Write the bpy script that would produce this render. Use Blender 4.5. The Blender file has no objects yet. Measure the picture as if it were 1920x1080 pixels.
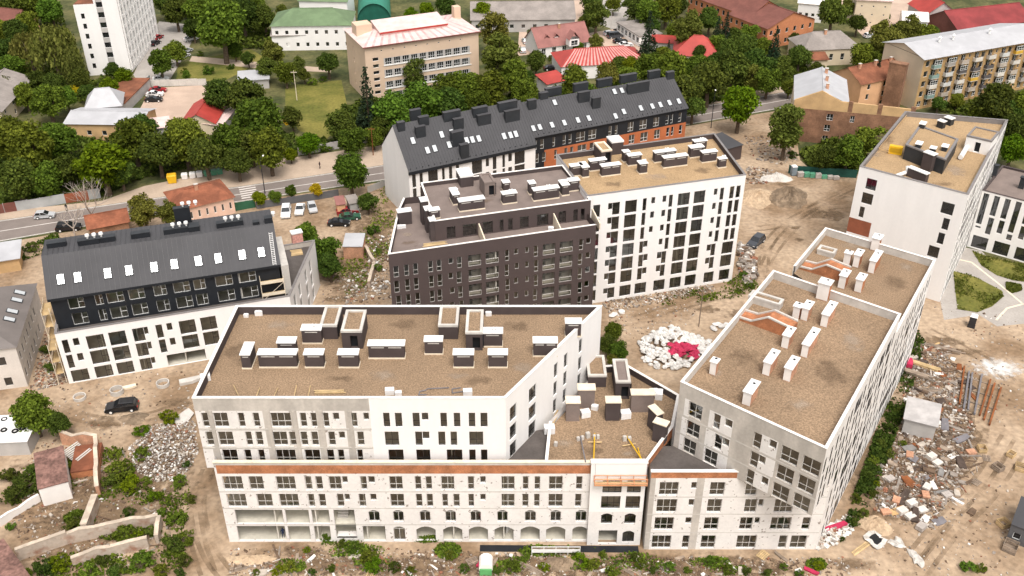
import bpy, bmesh, math, random, re
import numpy as np
from mathutils import Vector, Matrix
random.seed(7); RNG = np.random.default_rng(7)
sc = bpy.context.scene
COL = sc.collection
# ------------------------------------------------------------------ camera
FPX, PITCH, CAMH = 1837.0, math.radians(31.8), 93.0      # 1920-px focal length, pitch below horizon, height
cd = bpy.data.cameras.new('camera'); cam = bpy.data.objects.new('camera', cd); COL.objects.link(cam)
cd.sensor_width = 36; cd.lens = FPX/1920*36; cd.clip_start = 1; cd.clip_end = 4000
cam.location = (0, 0, CAMH); cam.rotation_euler = (math.pi/2-PITCH, 0, 0)
sc.camera = cam
# ------------------------------------------------------------------ light
SUN_EL, SUN_AZ = math.radians(62), math.radians(164)     # azimuth of the sun, clockwise from +Y
w = bpy.data.worlds.new('World'); sc.world = w; w.use_nodes = True
nt = w.node_tree; bg = nt.nodes['Background']
sky = nt.nodes.new('ShaderNodeTexSky'); sky.sky_type = 'NISHITA'; sky.sun_disc = False
sky.sun_elevation = SUN_EL; sky.sun_rotation = SUN_AZ; sky.air_density = 1.0; sky.dust_density = 4.0; sky.ozone_density = 0.6
# thin overcast: the clear-sky colour is mostly washed out
hs_ = nt.nodes.new('ShaderNodeHueSaturation'); hs_.inputs['Saturation'].default_value = .22; nt.links.new(sky.outputs[0], hs_.inputs['Color'])
wm_ = nt.nodes.new('ShaderNodeMix'); wm_.data_type = 'RGBA'; wm_.blend_type = 'MULTIPLY'; wm_.inputs[0].default_value = 1; wm_.inputs[7].default_value = (1.0, .97, .935, 1); nt.links.new(hs_.outputs[0], wm_.inputs[6])
nt.links.new(wm_.outputs[2], bg.inputs[0]); bg.inputs[1].default_value = 0.15
ld = bpy.data.lights.new('sun', 'SUN'); sun = bpy.data.objects.new('sun', ld); COL.objects.link(sun)
ld.energy = 1.2; ld.angle = math.radians(22); ld.color = (1.0, 0.95, 0.89)
sdir = Vector((math.sin(SUN_AZ)*math.cos(SUN_EL), math.cos(SUN_AZ)*math.cos(SUN_EL), math.sin(SUN_EL)))
sun.rotation_euler = sdir.to_track_quat('Z', 'Y').to_euler(); sun.location = sdir*300
vs = sc.view_settings
vs.view_transform = 'Standard'; vs.look = 'None'; vs.gamma = 1; vs.use_curve_mapping = False; vs.exposure = 0.75
sc.render.engine = 'CYCLES'; sc.cycles.max_bounces = 8; sc.cycles.transparent_max_bounces = 12

# ------------------------------------------------------------------ pixel -> place
CF = np.array([0, math.cos(PITCH), -math.sin(PITCH)]); CR = np.array([1., 0, 0]); CU = np.cross(CR, CF)
def P3(x, y, z=0.):
    d = CF*FPX+CR*(x-960)-CU*(y-540); t = (z-CAMH)/d[2]
    return np.array([0, 0, CAMH])+d*t
def P(x, y, z=0.): return P3(x, y, z)[:2]
def depth_at(x, y, z=0.): return float((P3(x, y, z)-np.array([0, 0, CAMH])) @ CF)
def u_at(a, e, px, z):
    # distance along the line a + e*u at height z whose picture column is px
    d0 = np.array([a[0], a[1], z-CAMH]); d1 = np.array([e[0], e[1], 0])
    k = px-960
    return -(FPX*(d0 @ CR)-k*(d0 @ CF))/(FPX*(d1 @ CR)-k*(d1 @ CF))
def unit(v): v = np.array(v, float); return v/np.linalg.norm(v)
def angdir(deg): r = math.radians(deg); return np.array([math.cos(r), math.sin(r)])
def perp(e): return np.array([-e[1], e[0]])

# ------------------------------------------------------------------ materials
MATS = {}
def mat(name, col, rough=.85, var=.12, scale=.6, fine=0., fscale=8., bump=0., bscale=10., spec=.3, metal=0., obj_rand=0., col2=None, ramp=(.4, .65), stretch=None, bdist=.05):
    if name in MATS: return MATS[name]
    m = bpy.data.materials.new(name); m.use_nodes = True; t = m.node_tree; n = t.nodes; L = t.links
    b = n['Principled BSDF']; b.inputs['Roughness'].default_value = rough; b.inputs['Metallic'].default_value = metal
    b.inputs['Specular IOR Level'].default_value = spec
    geo = n.new('ShaderNodeNewGeometry'); pos = geo.outputs['Position']
    if stretch:
        mp = n.new('ShaderNodeMapping'); mp.inputs['Scale'].default_value = stretch; L.new(pos, mp.inputs['Vector']); pos2 = mp.outputs[0]
    else: pos2 = pos
    nz = n.new('ShaderNodeTexNoise'); nz.inputs['Scale'].default_value = scale; nz.inputs['Detail'].default_value = 5; nz.inputs['Roughness'].default_value = .6
    L.new(pos2, nz.inputs['Vector'])
    rp = n.new('ShaderNodeValToRGB'); L.new(nz.outputs['Fac'], rp.inputs[0])
    c = np.array(col)
    if col2 is None: c1 = c*(1-var); c2 = np.minimum(c*(1+var), .92)
    else: c1 = c; c2 = np.array(col2)
    rp.color_ramp.elements[0].position = ramp[0]; rp.color_ramp.elements[1].position = ramp[1]
    rp.color_ramp.elements[0].color = (*c1, 1); rp.color_ramp.elements[1].color = (*c2, 1)
    out = rp.outputs[0]
    if fine > 0:
        fz = n.new('ShaderNodeTexNoise'); fz.inputs['Scale'].default_value = fscale; fz.inputs['Detail'].default_value = 3; L.new(pos, fz.inputs['Vector'])
        mr = n.new('ShaderNodeMapRange'); mr.inputs[1].default_value = .3; mr.inputs[2].default_value = .7; mr.inputs[3].default_value = 1-fine; mr.inputs[4].default_value = 1+fine
        L.new(fz.outputs['Fac'], mr.inputs[0])
        mx = n.new('ShaderNodeMix'); mx.data_type = 'RGBA'; mx.blend_type = 'MULTIPLY'; mx.inputs[0].default_value = 1
        L.new(out, mx.inputs[6]); L.new(mr.outputs[0], mx.inputs[7]); out = mx.outputs[2]
    if obj_rand > 0:
        oi = n.new('ShaderNodeObjectInfo'); mr = n.new('ShaderNodeMapRange'); mr.inputs[3].default_value = 1-obj_rand; mr.inputs[4].default_value = 1+obj_rand
        L.new(oi.outputs['Random'], mr.inputs[0])
        mx = n.new('ShaderNodeMix'); mx.data_type = 'RGBA'; mx.blend_type = 'MULTIPLY'; mx.inputs[0].default_value = 1
        L.new(out, mx.inputs[6]); L.new(mr.outputs[0], mx.inputs[7]); out = mx.outputs[2]
    L.new(out, b.inputs['Base Color'])
    if bump > 0:
        bz = n.new('ShaderNodeTexNoise'); bz.inputs['Scale'].default_value = bscale; bz.inputs['Detail'].default_value = 4; L.new(pos, bz.inputs['Vector'])
        bp = n.new('ShaderNodeBump'); bp.inputs['Strength'].default_value = bump; bp.inputs['Distance'].default_value = bdist
        L.new(bz.outputs['Fac'], bp.inputs['Height']); L.new(bp.outputs[0], b.inputs['Normal'])
    MATS[name] = m; return m

def speck_mat(name, col, spk, scale=2.2, thr=.66, var=.04):
    # light wall of hollow blocks with small dark holes and mortar smears
    m = mat(name, col, .9, var, .5, fine=.04, fscale=3)
    t = m.node_tree; n = t.nodes; L = t.links; b = n['Principled BSDF']
    src = b.inputs['Base Color'].links[0].from_socket
    geo = n.new('ShaderNodeNewGeometry'); nz = n.new('ShaderNodeTexNoise'); nz.inputs['Scale'].default_value = scale; nz.inputs['Detail'].default_value = 2
    L.new(geo.outputs['Position'], nz.inputs['Vector'])
    r = n.new('ShaderNodeValToRGB'); r.color_ramp.elements[0].position = thr; r.color_ramp.elements[1].position = thr+.05; L.new(nz.outputs['Fac'], r.inputs[0])
    mx = n.new('ShaderNodeMix'); mx.data_type = 'RGBA'; L.new(r.outputs[0], mx.inputs[0]); L.new(src, mx.inputs[6]); mx.inputs[7].default_value = (*spk, 1)
    L.new(mx.outputs[2], b.inputs['Base Color']); return m

def glass_mat(name, tint, refl, dark=None):
    m = bpy.data.materials.new(name); m.use_nodes = True; t = m.node_tree; n = t.nodes; L = t.links
    n.remove(n['Principled BSDF']); out = n['Material Output']
    gl = n.new('ShaderNodeBsdfGlossy'); gl.inputs['Roughness'].default_value = .03; gl.inputs['Color'].default_value = (.9, .93, .95, 1)
    if dark: ba = n.new('ShaderNodeBsdfDiffuse'); ba.inputs['Color'].default_value = (*dark, 1)
    else: ba = n.new('ShaderNodeBsdfTransparent'); ba.inputs['Color'].default_value = (*tint, 1)
    fr = n.new('ShaderNodeFresnel'); fr.inputs[0].default_value = 1.5
    ad = n.new('ShaderNodeMath'); ad.operation = 'ADD'; ad.inputs[1].default_value = refl; L.new(fr.outputs[0], ad.inputs[0])
    mx = n.new('ShaderNodeMixShader'); L.new(ad.outputs[0], mx.inputs[0]); L.new(ba.outputs[0], mx.inputs[1]); L.new(gl.outputs[0], mx.inputs[2])
    L.new(mx.outputs[0], out.inputs[0]); MATS[name] = m; return m

WHITE = mat('white_render', (.79, .77, .75), .8, .022, .5, fine=.012, fscale=2, stretch=(1, 1, .18))
BLOCK = speck_mat('hollow_block', (.70, .67, .64), (.30, .26, .23))
CONC = mat('raw_concrete', (.47, .43, .385), .9, .14, .5, fine=.06, fscale=3, stretch=(1, 1, .35))
CONCL = mat('light_concrete', (.52, .49, .45), .9, .1, .6, fine=.05, fscale=3)
SLAB = mat('interior_concrete', (.56, .53, .45), .9, .12, .7)
PARTI = mat('interior_plaster', (.60, .57, .50), .9, .12, .4)
BROWNR = mat('brown_render', (.076, .056, .053), .75, .05, .3)
BROWNIN = mat('brown_parapet', (.068, .052, .050), .8, .08, .5)
MEMBR = mat('brown_roof_membrane', (.20, .158, .14), .85, .10, .35, fine=.06, fscale=5)
DMEMBR = mat('dark_roof_membrane', (.095, .082, .075), .85, .16, .4, fine=.08, fscale=4)
GRAVEL = mat('roof_gravel', (.250, .172, .108), .95, .10, .13, fine=.38, fscale=5.5, bump=.4, bscale=7)
GRAVELY = mat('yellow_roof_gravel', (.355, .243, .135), .95, .09, .13, fine=.26, fscale=5.5, bump=.3, bscale=7)
COPW = mat('white_coping', (.78, .74, .70), .6, .05, .8)
COPC = mat('cream_coping', (.72, .62, .48), .7, .08, .8)
COPG = mat('grey_coping', (.20, .185, .18), .6, .08, .8)
BRICK = mat('orange_brick', (.40, .165, .078), .9, .22, .7, fine=.18, fscale=5)
BRICKP = mat('pale_brick', (.50, .27, .17), .9, .18, .9, fine=.16, fscale=5)
BRICKO = mat('old_brown_brick', (.235, .125, .075), .95, .25, .35, fine=.16, fscale=3)
ORANGE = mat('orange_panel', (.40, .125, .05), .7, .08, .5)
RUST = mat('rust_panel', (.26, .085, .045), .8, .12, .6)
DMETAL = mat('dark_metal_roof', (.066, .065, .069), .65, .08, .5, spec=.2, stretch=(.4, .4, .4))
DMETALS = mat('dark_metal_seam', (.050, .050, .054), .5, .05, spec=.4)
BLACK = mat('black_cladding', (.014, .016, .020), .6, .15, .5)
BLACKCH = mat('black_chimney_metal', (.030, .033, .037), .5, .12, .5)
FRW = mat('pale_window_frame', (.55, .53, .50), .5, .05)
FRD = mat('dark_window_frame', (.035, .03, .028), .45, .1)
FRPVC = mat('white_window_frame', (.72, .72, .70), .5, .03)
CAPW = mat('white_metal_cap', (.76, .75, .73), .5, .04, .8)
GLASS = glass_mat('clear_glass', (.88, .90, .86), .09)
GLASSD = glass_mat('dark_glass', None, .08, (.02, .021, .023))
GLASSK = glass_mat('skylight_glass', None, .12, (.50, .52, .53))

# ------------------------------------------------------------------ mesh helpers
WL = {}            # world location of every object that parents others
class MB:
    def __init__(s): s.v = []; s.f = []; s.m = []
    def poly(s, pts, mi=0):
        i = len(s.v); s.v += [tuple(map(float, p)) for p in pts]; s.f.append(tuple(range(i, i+len(pts)))); s.m.append(mi)
    def hexa(s, b, t, mi=0):
        # b, t: 4 bottom and 4 top points, counter-clockwise seen from above
        i = len(s.v); s.v += [tuple(map(float, p)) for p in list(b)+list(t)]
        for q in ((3, 2, 1, 0), (4, 5, 6, 7), (0, 1, 5, 4), (1, 2, 6, 5), (2, 3, 7, 6), (3, 0, 4, 7)):
            s.f.append(tuple(i+k for k in q)); s.m.append(mi)
    def box(s, x0, x1, y0, y1, z0, z1, mi=0):
        s.hexa([(x0, y0, z0), (x1, y0, z0), (x1, y1, z0), (x0, y1, z0)], [(x0, y0, z1), (x1, y0, z1), (x1, y1, z1), (x0, y1, z1)], mi)
    def obox(s, c, e, lx, ly, z0, z1, mi=0, corner=False):
        # oriented box, e = unit direction of its length; c is the centre, or the first corner
        c = np.array(c[:2], float); n = perp(e)
        if corner: q = [c, c+e*lx, c+e*lx+n*ly, c+n*ly]
        else: q = [c-e*lx/2-n*ly/2, c+e*lx/2-n*ly/2, c+e*lx/2+n*ly/2, c-e*lx/2+n*ly/2]
        s.hexa([(*p, z0) for p in q], [(*p, z1) for p in q], mi)
    def prism(s, pl, z0, z1, mi=0, top=True, bot=False):
        n = len(pl); i = len(s.v)
        s.v += [(float(p[0]), float(p[1]), z0) for p in pl]+[(float(p[0]), float(p[1]), z1) for p in pl]
        for k in range(n):
            s.f.append((i+k, i+(k+1) % n, i+n+(k+1) % n, i+n+k)); s.m.append(mi)
        if top: s.f.append(tuple(range(i+n, i+2*n))); s.m.append(mi)
        if bot: s.f.append(tuple(range(i+n-1, i-1, -1))); s.m.append(mi)
    def tube(s, p, q, r0, r1=None, k=6, mi=0, caps=True):
        r1 = r0 if r1 is None else r1
        p = Vector(p); q = Vector(q); d = (q-p)
        if d.length < 1e-6: return
        d.normalize(); a = d.orthogonal().normalized(); b = d.cross(a); i = len(s.v)
        for c, r in ((p, r0), (q, r1)):
            for j in range(k):
                t = 2*math.pi*j/k; s.v.append(tuple(c+a*(r*math.cos(t))+b*(r*math.sin(t))))
        for j in range(k):
            s.f.append((i+j, i+(j+1) % k, i+k+(j+1) % k, i+k+j)); s.m.append(mi)
        if caps:
            s.f.append(tuple(range(i+k-1, i-1, -1))); s.m.append(mi); s.f.append(tuple(range(i+k, i+2*k))); s.m.append(mi)
    def mesh(s, name, mats, off=(0, 0, 0)):
        me = bpy.data.meshes.new(name)
        o = np.array(off, float)
        me.from_pydata([tuple(np.array(v)-o) for v in s.v] if np.any(o) else s.v, [], s.f)
        mats = mats if isinstance(mats, (list, tuple)) else [mats]
        for m in mats: me.materials.append(m)
        if len(mats) > 1: me.polygons.foreach_set('material_index', [min(k, len(mats)-1) for k in s.m])
        me.update(); return me
def link(o): COL.objects.link(o); return o
LABELS = {}
def thing(name, label, cat, loc, group=None, kind=None, rz=0., sc_=None):
    o = link(bpy.data.objects.new(name, None)); o.empty_display_size = .3
    loc = (float(loc[0]), float(loc[1]), float(loc[2]) if len(loc) > 2 else 0.); o.location = loc; o.rotation_euler = (0, 0, rz)
    if sc_: o.scale = sc_
    WL[o.name] = np.array(loc); tag(o, label, cat, group, kind); return o
def tag(o, label=None, cat=None, group=None, kind=None):
    if label: o['label'] = label
    if cat: o['category'] = cat
    if group: o['group'] = group
    if kind: o['kind'] = kind
    return o
def part(name, mb, mats, parent, kind=None):
    # vertices of mb are world coordinates; the part sits in its parent's frame (parents are never rotated)
    base = WL[parent.name]
    o = link(bpy.data.objects.new(name, mb.mesh(name, mats, base))); o.parent = parent; WL[o.name] = base
    if kind: o['kind'] = kind
    return o
def solo(name, mb, mats, label, cat, group=None, base=None, kind=None):
    # a thing that is one mesh, its origin at its base
    v = np.array(mb.v); base = np.array([v[:, 0].mean(), v[:, 1].mean(), v[:, 2].min()]) if base is None else np.array(base)
    o = link(bpy.data.objects.new(name, mb.mesh(name, mats, base))); o.location = base; WL[o.name] = base
    tag(o, label, cat, group, kind); return o
def struct(name, mb, mats):
    o = link(bpy.data.objects.new(name, mb.mesh(name, mats))); o['kind'] = 'structure'; WL[o.name] = np.zeros(3); return o
def place(name, me, parent, loc, rz=0., scale=None):
    o = link(bpy.data.objects.new(name, me)); o.parent = parent; o.location = tuple(float(v) for v in np.array(loc)-WL[parent.name]); o.rotation_euler = (0, 0, rz)
    if scale: o.scale = scale
    WL[o.name] = np.array(loc, float); return o
def child(name, me, parent):
    o = link(bpy.data.objects.new(name, me)); o.parent = parent; return o
def copy_tree(o, parent=None):
    c = o.copy(); COL.objects.link(c); c.parent = parent
    for ch in o.children: copy_tree(ch, c)
    return c

def inset(pl, d):
    # move every edge of a counter-clockwise polygon inwards by d
    n = len(pl); out = []
    d = [d]*n if np.isscalar(d) else d
    for i in range(n):
        p0, p1, p2 = (np.array(pl[k % n], float) for k in (i-1, i, i+1))
        e0 = unit(p1-p0); e1 = unit(p2-p1); a = p1+perp(e0)*d[i-1]; b = p1+perp(e1)*d[i]
        M = np.array([e0, -e1]).T
        if abs(np.linalg.det(M)) < 1e-3: out.append(b)
        else: out.append(a+e0*np.linalg.solve(M, b-a)[0])
    return out

# ------------------------------------------------------------------ windows and walls
WMESH = {}; trnd = random.Random(99)
def window_mesh(kind, wd, ht, frame):
    key = (kind, round(wd, 1), round(ht, 1), frame.name)
    if key in WMESH: return WMESH[key]
    W, H = key[1], key[2]; t = .065; b = MB()
    b.box(0, t, 0, .07, 0, H); b.box(W-t, W, 0, .07, 0, H); b.box(t, W-t, 0, .07, 0, t); b.box(t, W-t, 0, .07, H-t, H)
    tr = H*.38
    if kind in 'TWV': b.box(t, W-t, .004, .066, tr-t/2, tr+t/2)
    if kind == 'W': b.box(W/2-t/2, W/2+t/2, .002, .068, t, H-t)
    if kind == 'V':
        for k in (1/3, 2/3): b.box(W*k-t/2, W*k+t/2, .002, .068, t, H-t)
    if kind == 'L': b.box(W*.62-t/2, W*.62+t/2, .002, .068, t, H-t); b.box(W*.62+t/2, W-t, .004, .066, H*.5-t/2, H*.5+t/2)
    if kind == 'A': b.box(W/2-t/2, W/2+t/2, .002, .068, t, H*.78); b.box(t, W-t, .003, .067, H*.78-t/2, H*.78+t/2)
    me = b.mesh('window', frame)
    p = MB(); p.poly([(t/2, .035, t/2), (W-t/2, .035, t/2), (W-t/2, .035, H-t/2), (t/2, .035, H-t/2)])
    WMESH[key] = (me, {}, p); return WMESH[key]
def put_window(parent, a, e, u0, u1, za, zb, kind, frame, glass, rec=.16, name='window'):
    wm = window_mesh(kind, u1-u0, zb-za, frame); q = np.array(a)+e*(u0)+perp(e)*rec
    W, H = round(u1-u0, 1), round(zb-za, 1)
    o = place(name, wm[0], parent, (q[0], q[1], za), math.atan2(e[1], e[0]), ((u1-u0)/W, 1, (zb-za)/H))
    if glass.name not in wm[1]: wm[1][glass.name] = wm[2].mesh('pane', glass)
    if parent.parent is not None:      # a window of a part: frame and pane side by side, no deeper level
        place('pane', wm[1][glass.name], parent, (q[0], q[1], za), math.atan2(e[1], e[0]), ((u1-u0)/W, 1, (zb-za)/H)); return o
    p_ = child('pane', wm[1][glass.name], o); p_.rotation_euler = (trnd.uniform(-.012, .012), 0, trnd.uniform(-.012, .012)); return o
SPEC = re.compile(r'([A-Z])(\d+\.?\d*)-(\d+\.?\d*)')
def parse_row(a, e, zb, zt, spec):
    # picture columns of a storey's openings -> distances along the wall
    out = []
    for k, x0, x1 in SPEC.findall(spec):
        zl = zb+(zt-zb)*.48 if k == 'S' else zb
        zm = (zl+zt)/2; u0, u1 = u_at(a, e, float(x0), zm), u_at(a, e, float(x1), zm)
        out.append((k, min(u0, u1), max(u0, u1), zl, zt))
    return out
def wall(parent, a, b, z0, z1, openings=(), mats=WHITE, zones=(), frame=FRD, glass=GLASS, depth=.28, rec=.16, name='wall', winname='window', solid_back=False):
    """wall from a to b (left to right seen from outside) with real openings, reveals and a window in each;
    opening = (kind, u0, u1, zb, zt); zones = (u0, u1, za, zb, material index); kind N is an empty opening, O an arch opening, A an arched window"""
    a = np.array(a, float); b = np.array(b, float); Lw = np.linalg.norm(b-a); e = (b-a)/Lw; n = perp(e)
    mats = mats if isinstance(mats, (list, tuple)) else [mats]
    ops = [(k, max(.02, u0), min(Lw-.02, u1), max(z0+.02, zb), min(z1-.02, zt)) for k, u0, u1, zb, zt in openings]
    ops = [o for o in ops if o[2]-o[1] > .15 and o[4]-o[3] > .15]
    zs = sorted({z0, z1, *[o[3] for o in ops], *[o[4] for o in ops], *[min(max(z[2], z0), z1) for z in zones], *[min(max(z[3], z0), z1) for z in zones]})
    mb = MB()
    def pt(u, z, d=0.): q = a+e*u+n*d; return (q[0], q[1], z)
    for za, zb in zip(zs[:-1], zs[1:]):
        if zb-za < 1e-4: continue
        zm = (za+zb)/2
        cuts = sorted((o[1], o[2]) for o in ops if o[3] < zm < o[4])
        us = sorted({0., Lw, *[u for c in cuts for u in c], *[min(max(u, 0), Lw) for z in zones if z[2] < zm < z[3] for u in z[:2]]})
        for ua, ub in zip(us[:-1], us[1:]):
            um = (ua+ub)/2
            if ub-ua < 1e-4 or any(c[0] < um < c[1] for c in cuts): continue
            mi = 0
            for z in zones:
                if z[0] < um < z[1] and z[2] < zm < z[3]: mi = z[4]
            mb.poly([pt(ua, za), pt(ub, za), pt(ub, zb), pt(ua, zb)], mi)
    for k, u0, u1, zb, zt in ops:
        um = (u0+u1)/2; mi = 0
        for z in zones:
            if z[0] < um < z[1] and z[2] < (zb+zt)/2 < z[3]: mi = z[4]
        mb.poly([pt(u0, zb), pt(u0, zb, depth), pt(u1, zb, depth), pt(u1, zb)][::-1], mi); mb.poly([pt(u0, zt), pt(u1, zt), pt(u1, zt, depth), pt(u0, zt, depth)][::-1], mi)
        mb.poly([pt(u0, zb), pt(u0, zt), pt(u0, zt, depth), pt(u0, zb, depth)][::-1], mi); mb.poly([pt(u1, zb), pt(u1, zb, depth), pt(u1, zt, depth), pt(u1, zt)][::-1], mi)
        if k in 'AO':
            rise = min(.55, (u1-u0)*.24); N = 8; prev = None
            for j in range(N+1):
                t = j/N; u = u0+(u1-u0)*t; z = zt-rise*(2*t-1)**2
                if prev: mb.poly([pt(prev[0], prev[1], .012), pt(u, z, .012), pt(u, zt, .012), pt(prev[0], zt, .012)], mi); mb.poly([pt(prev[0], prev[1], .012), pt(prev[0], prev[1], depth), pt(u, z, depth), pt(u, z, .012)], mi)
                prev = (u, z)
    w_ = part(name, mb, mats, parent)
    for k, u0, u1, zb, zt in ops:
        if k in 'NO': continue
        put_window(parent, a, e, u0, u1, zb, zt, {'S': 'T'}.get(k, k) if zt-zb > 1.5 else ('A' if k == 'A' else 'S'), frame, glass, rec, winname)
    return w_
def flat_top(parent, pl, ztop, par, roofm, innerm, copm, t=.3, cop=.07, skip=(), lip=.05):
    n = len(pl); ins = inset(pl, t); zr = ztop-par
    mb = MB(); mb.poly([(*p, zr) for p in inset(pl, t*.5)]); part('roof', mb, roofm, parent)
    mb = MB(); cb = MB(); outp = inset(pl, -lip); inp = inset(pl, t+lip)
    for i in range(n):
        j = (i+1) % n
        if i in skip: continue
        mb.poly([(*ins[j], zr-.02), (*ins[i], zr-.02), (*ins[i], ztop), (*ins[j], ztop)])
        cb.hexa([(*outp[i], ztop), (*outp[j], ztop), (*inp[j], ztop), (*inp[i], ztop)], [(*outp[i], ztop+cop), (*outp[j], ztop+cop), (*inp[j], ztop+cop), (*inp[i], ztop+cop)])
    if len(mb.f): part('parapet', mb, innerm, parent); part('coping', cb, copm, parent)
    return zr
def interior(parent, pl, zs, ins=.32, core=4.6, slabm=SLAB, corem=PARTI, ztop=None, cells=True):
    q = inset(pl, ins)
    for z in zs:
        mb = MB(); mb.prism(q, z-.24, z, bot=True); part('floor_slab', mb, slabm, parent)
    c = inset(pl, core); mb = MB(); mb.prism(c, zs[0]-.3, (ztop or zs[-1])-.26, top=False)
    if cells:   # cross walls between the rooms
        n = len(pl)
        for i in range(n):
            a, b = q[i], q[(i+1) % n]; L = np.linalg.norm(b-a); e = (b-a)/L; k = max(1, int(L/5.2))
            for j in range(1, k):
                p = a+e*(L*j/k+.35*math.sin(j*2.3)); mb.obox(p, perp(e), core-ins-.05, .14, zs[0]-.01, (ztop or zs[-1])-.27, corner=True)
    part('partition', mb, corem, parent)
def chimney(parent, xl, xr, yb, zr, dep, h, e, body, cap, ov=.1, ct=.14, plinth=None, name='chimney'):
    a = P(xl, yb, zr); wd = max(.4, u_at(a, e, xr, zr)); n = perp(e)
    mb = MB(); mb.obox(a, e, wd, dep, zr, zr+h, corner=True); o = part(name, mb, body, parent)
    mb = MB(); mb.obox(a-e*ov-n*ov, e, wd+2*ov, dep+2*ov, zr+h, zr+h+ct, corner=True)
    c = part('cap', mb, cap, o)
    if plinth:
        mb = MB(); mb.obox(a-e*.07-n*.07, e, wd+.14, dep+.14, zr+.005, zr+.2, corner=True); part('plinth', mb, plinth, o)
        for s_ in ((.18, .82),) if wd < 2.6 else ((.08, .44), (.56, .92)):
            mb = MB(); mb.obox(a+e*wd*s_[0]-n*.035, e, wd*(s_[1]-s_[0]), .03, zr+h-.34, zr+h-.22, corner=True); part('vent_slot', mb, CONCL, o)
        if (int(xl)*7+int(yb)) % 5 < 2:
            for k_ in range(2): q_ = a+e*(wd*.55+.42*k_)+n*dep*.5; mb = MB(); mb.tube((*q_, zr+h+ct), (*q_, zr+h+ct+.22), .1, .1, 6); mb.tube((*q_, zr+h+ct+.22), (*q_, zr+h+ct+.4), .2, .15, 8); part('vent_cowl', mb, CAPW, o)
    return o
def box_part(parent, name, c, e, lx, ly, z0, z1, m, corner=False):
    mb = MB(); mb.obox(c, e, lx, ly, z0, z1, corner=corner); return part(name, mb, m, parent)
# ================================================================== THE SITE'S MAIN BLOCKS
EX = np.array([1., 0.])
ZT = 22.0
ROWS3 = [(17.68, 19.86), (14.82, 17.0), (12.0, 14.2)]
# ---------------------------------------------------------------- front block (white and raw concrete, gravel roof)
a0 = P(360, 747, ZT); a1 = np.array([P(948, 745, ZT)[0], a0[1]]); a2 = P(1129, 573, ZT); a3 = np.array([P(443, 573, ZT)[0], a2[1]])
plA = [a0, a1, a2, a3]
A = thing('apartment_block', 'half-finished white apartment block with gravel roof and raw concrete upper left front', 'building', (*a0, 0))
sx = a0+EX*u_at(a0, EX, 692, 19)
rA = ['T379-391 W401-428 T447-459 T475-487 V508-546 T563-575 T583-594 T606-617 S624-636 T657-670 S681-692 T719-731 T741-754 T774-787 S791-803 T826-838 T851-863 T879-891 T901-914',
      'T387-400 W410-438 T461-473 T480-493 W512-539 T543-557 T564-577 T584-597 T616-629 S635-647 T670-683 S690-700 W722-748 T779-792 S792.5-805 T822-835 T845-857 W880-906',
      'W418-446 T459-472 T485-497 V518-555 W572-601 T613-627 T634-646 T670-681 T692-703 W729-757 W781-807 W838-867 T880-892 T902-914']
opsA = [o for (zb, zt), s in zip(ROWS3, rA) for o in parse_row(a0, EX, zb, zt, s)]
us = [u_at(a0, EX, x, 17) for x in (360, 394, 398.5, 500, 505, 549, 554, 598, 603, 652, 657, 700)]
zonesA = []
for i in range(1, 12, 2):
    for zb, zt in ((17.5, 20.15), (14.65, 17.2), (11.3, 14.3)):
        zonesA.append((us[i-1]+(.05 if i == 1 else .45), us[i]-.12, zb, zt, 1))
uw = u_at(a0, EX, 697, 17)
wall(A, a0, a0+EX*uw, 11.3, ZT, [o for o in opsA if o[2] < uw], [CONC, BLOCK], zonesA, FRW)
wall(A, a0+EX*uw, a1, 11.3, ZT, [(k, u-uw, v-uw, p, q) for k, u, v, p, q in opsA if u > uw], WHITE, frame=FRD)
for z in (17.28, 14.42):
    box_part(A, 'floor_beam', a0+EX*.3-np.array([0, .05]), EX, uw-.4, .1, z, z+.17, CONCL, True)
for i in range(1, 11, 2):
    um = (us[i]+us[i+1])/2+.1; box_part(A, 'column', a0+EX*um-np.array([0, .06]), EX, .42, .1, 11.3, 20.15, CONC, True)
eS = unit(a2-a1); opsS = []
for i, (zb, zt) in enumerate(ROWS3):
    for k, u, v in (('W', .9, 2.4), ('W', 5.2, 6.9), ('T', 11.2, 12.1), ('T', 13.7, 14.6), ('T', 17.6, 18.5)):
        opsS.append((k, u, v, zb, zt))
wall(A, a1, a2, 0, ZT, opsS, WHITE, frame=FRD)
wall(A, a2, a3, 0, ZT, (), WHITE); xi = np.array([P(399, 868, 13.3)[0]-a0[0]+.35, .9]); wall(A, np.array([a0[0]+xi[0], a3[1]]), a0+xi, 0, 11.35, (), CONCL, name='lower_wall'); wall(A, a3, a0, 11.3, ZT, [(k, u, u+1, zb, zt) for zb, zt in ROWS3 for k, u in (('T', 3), ('T', 8), ('T', 13))], WHITE)
interior(A, plA, [11.7, 14.55, 17.4, 20.3], ztop=20.3)
zr = flat_top(A, plA, ZT, 1.25, GRAVEL, BROWNIN, COPW)
for xl, xr, yb, dep, h in ((487, 558, 690, 1.1, 2.0), (573, 608, 690, 1.1, 2.0), (636, 673, 690, 1.1, 2.0), (692, 759, 673, 1.1, 2.0), (455, 472, 692, 2.6, 2.1), (523, 556, 668, 1.2, 2.0),
                           (568, 604, 645, 1.2, 2.1), (797, 830, 665, 1.1, 2.0), (851, 888, 690, 1.1, 2.0), (916, 951, 690, 1.1, 2.0), (905, 942, 651, 1.2, 2.1), (1000, 1044, 669, 1.2, 2.1), (1060, 1089, 632, 1.1, 2.1)):
    chimney(A, xl, xr, yb, zr, dep, h, EX, BROWNIN, CAPW, plinth=COPC)
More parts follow.
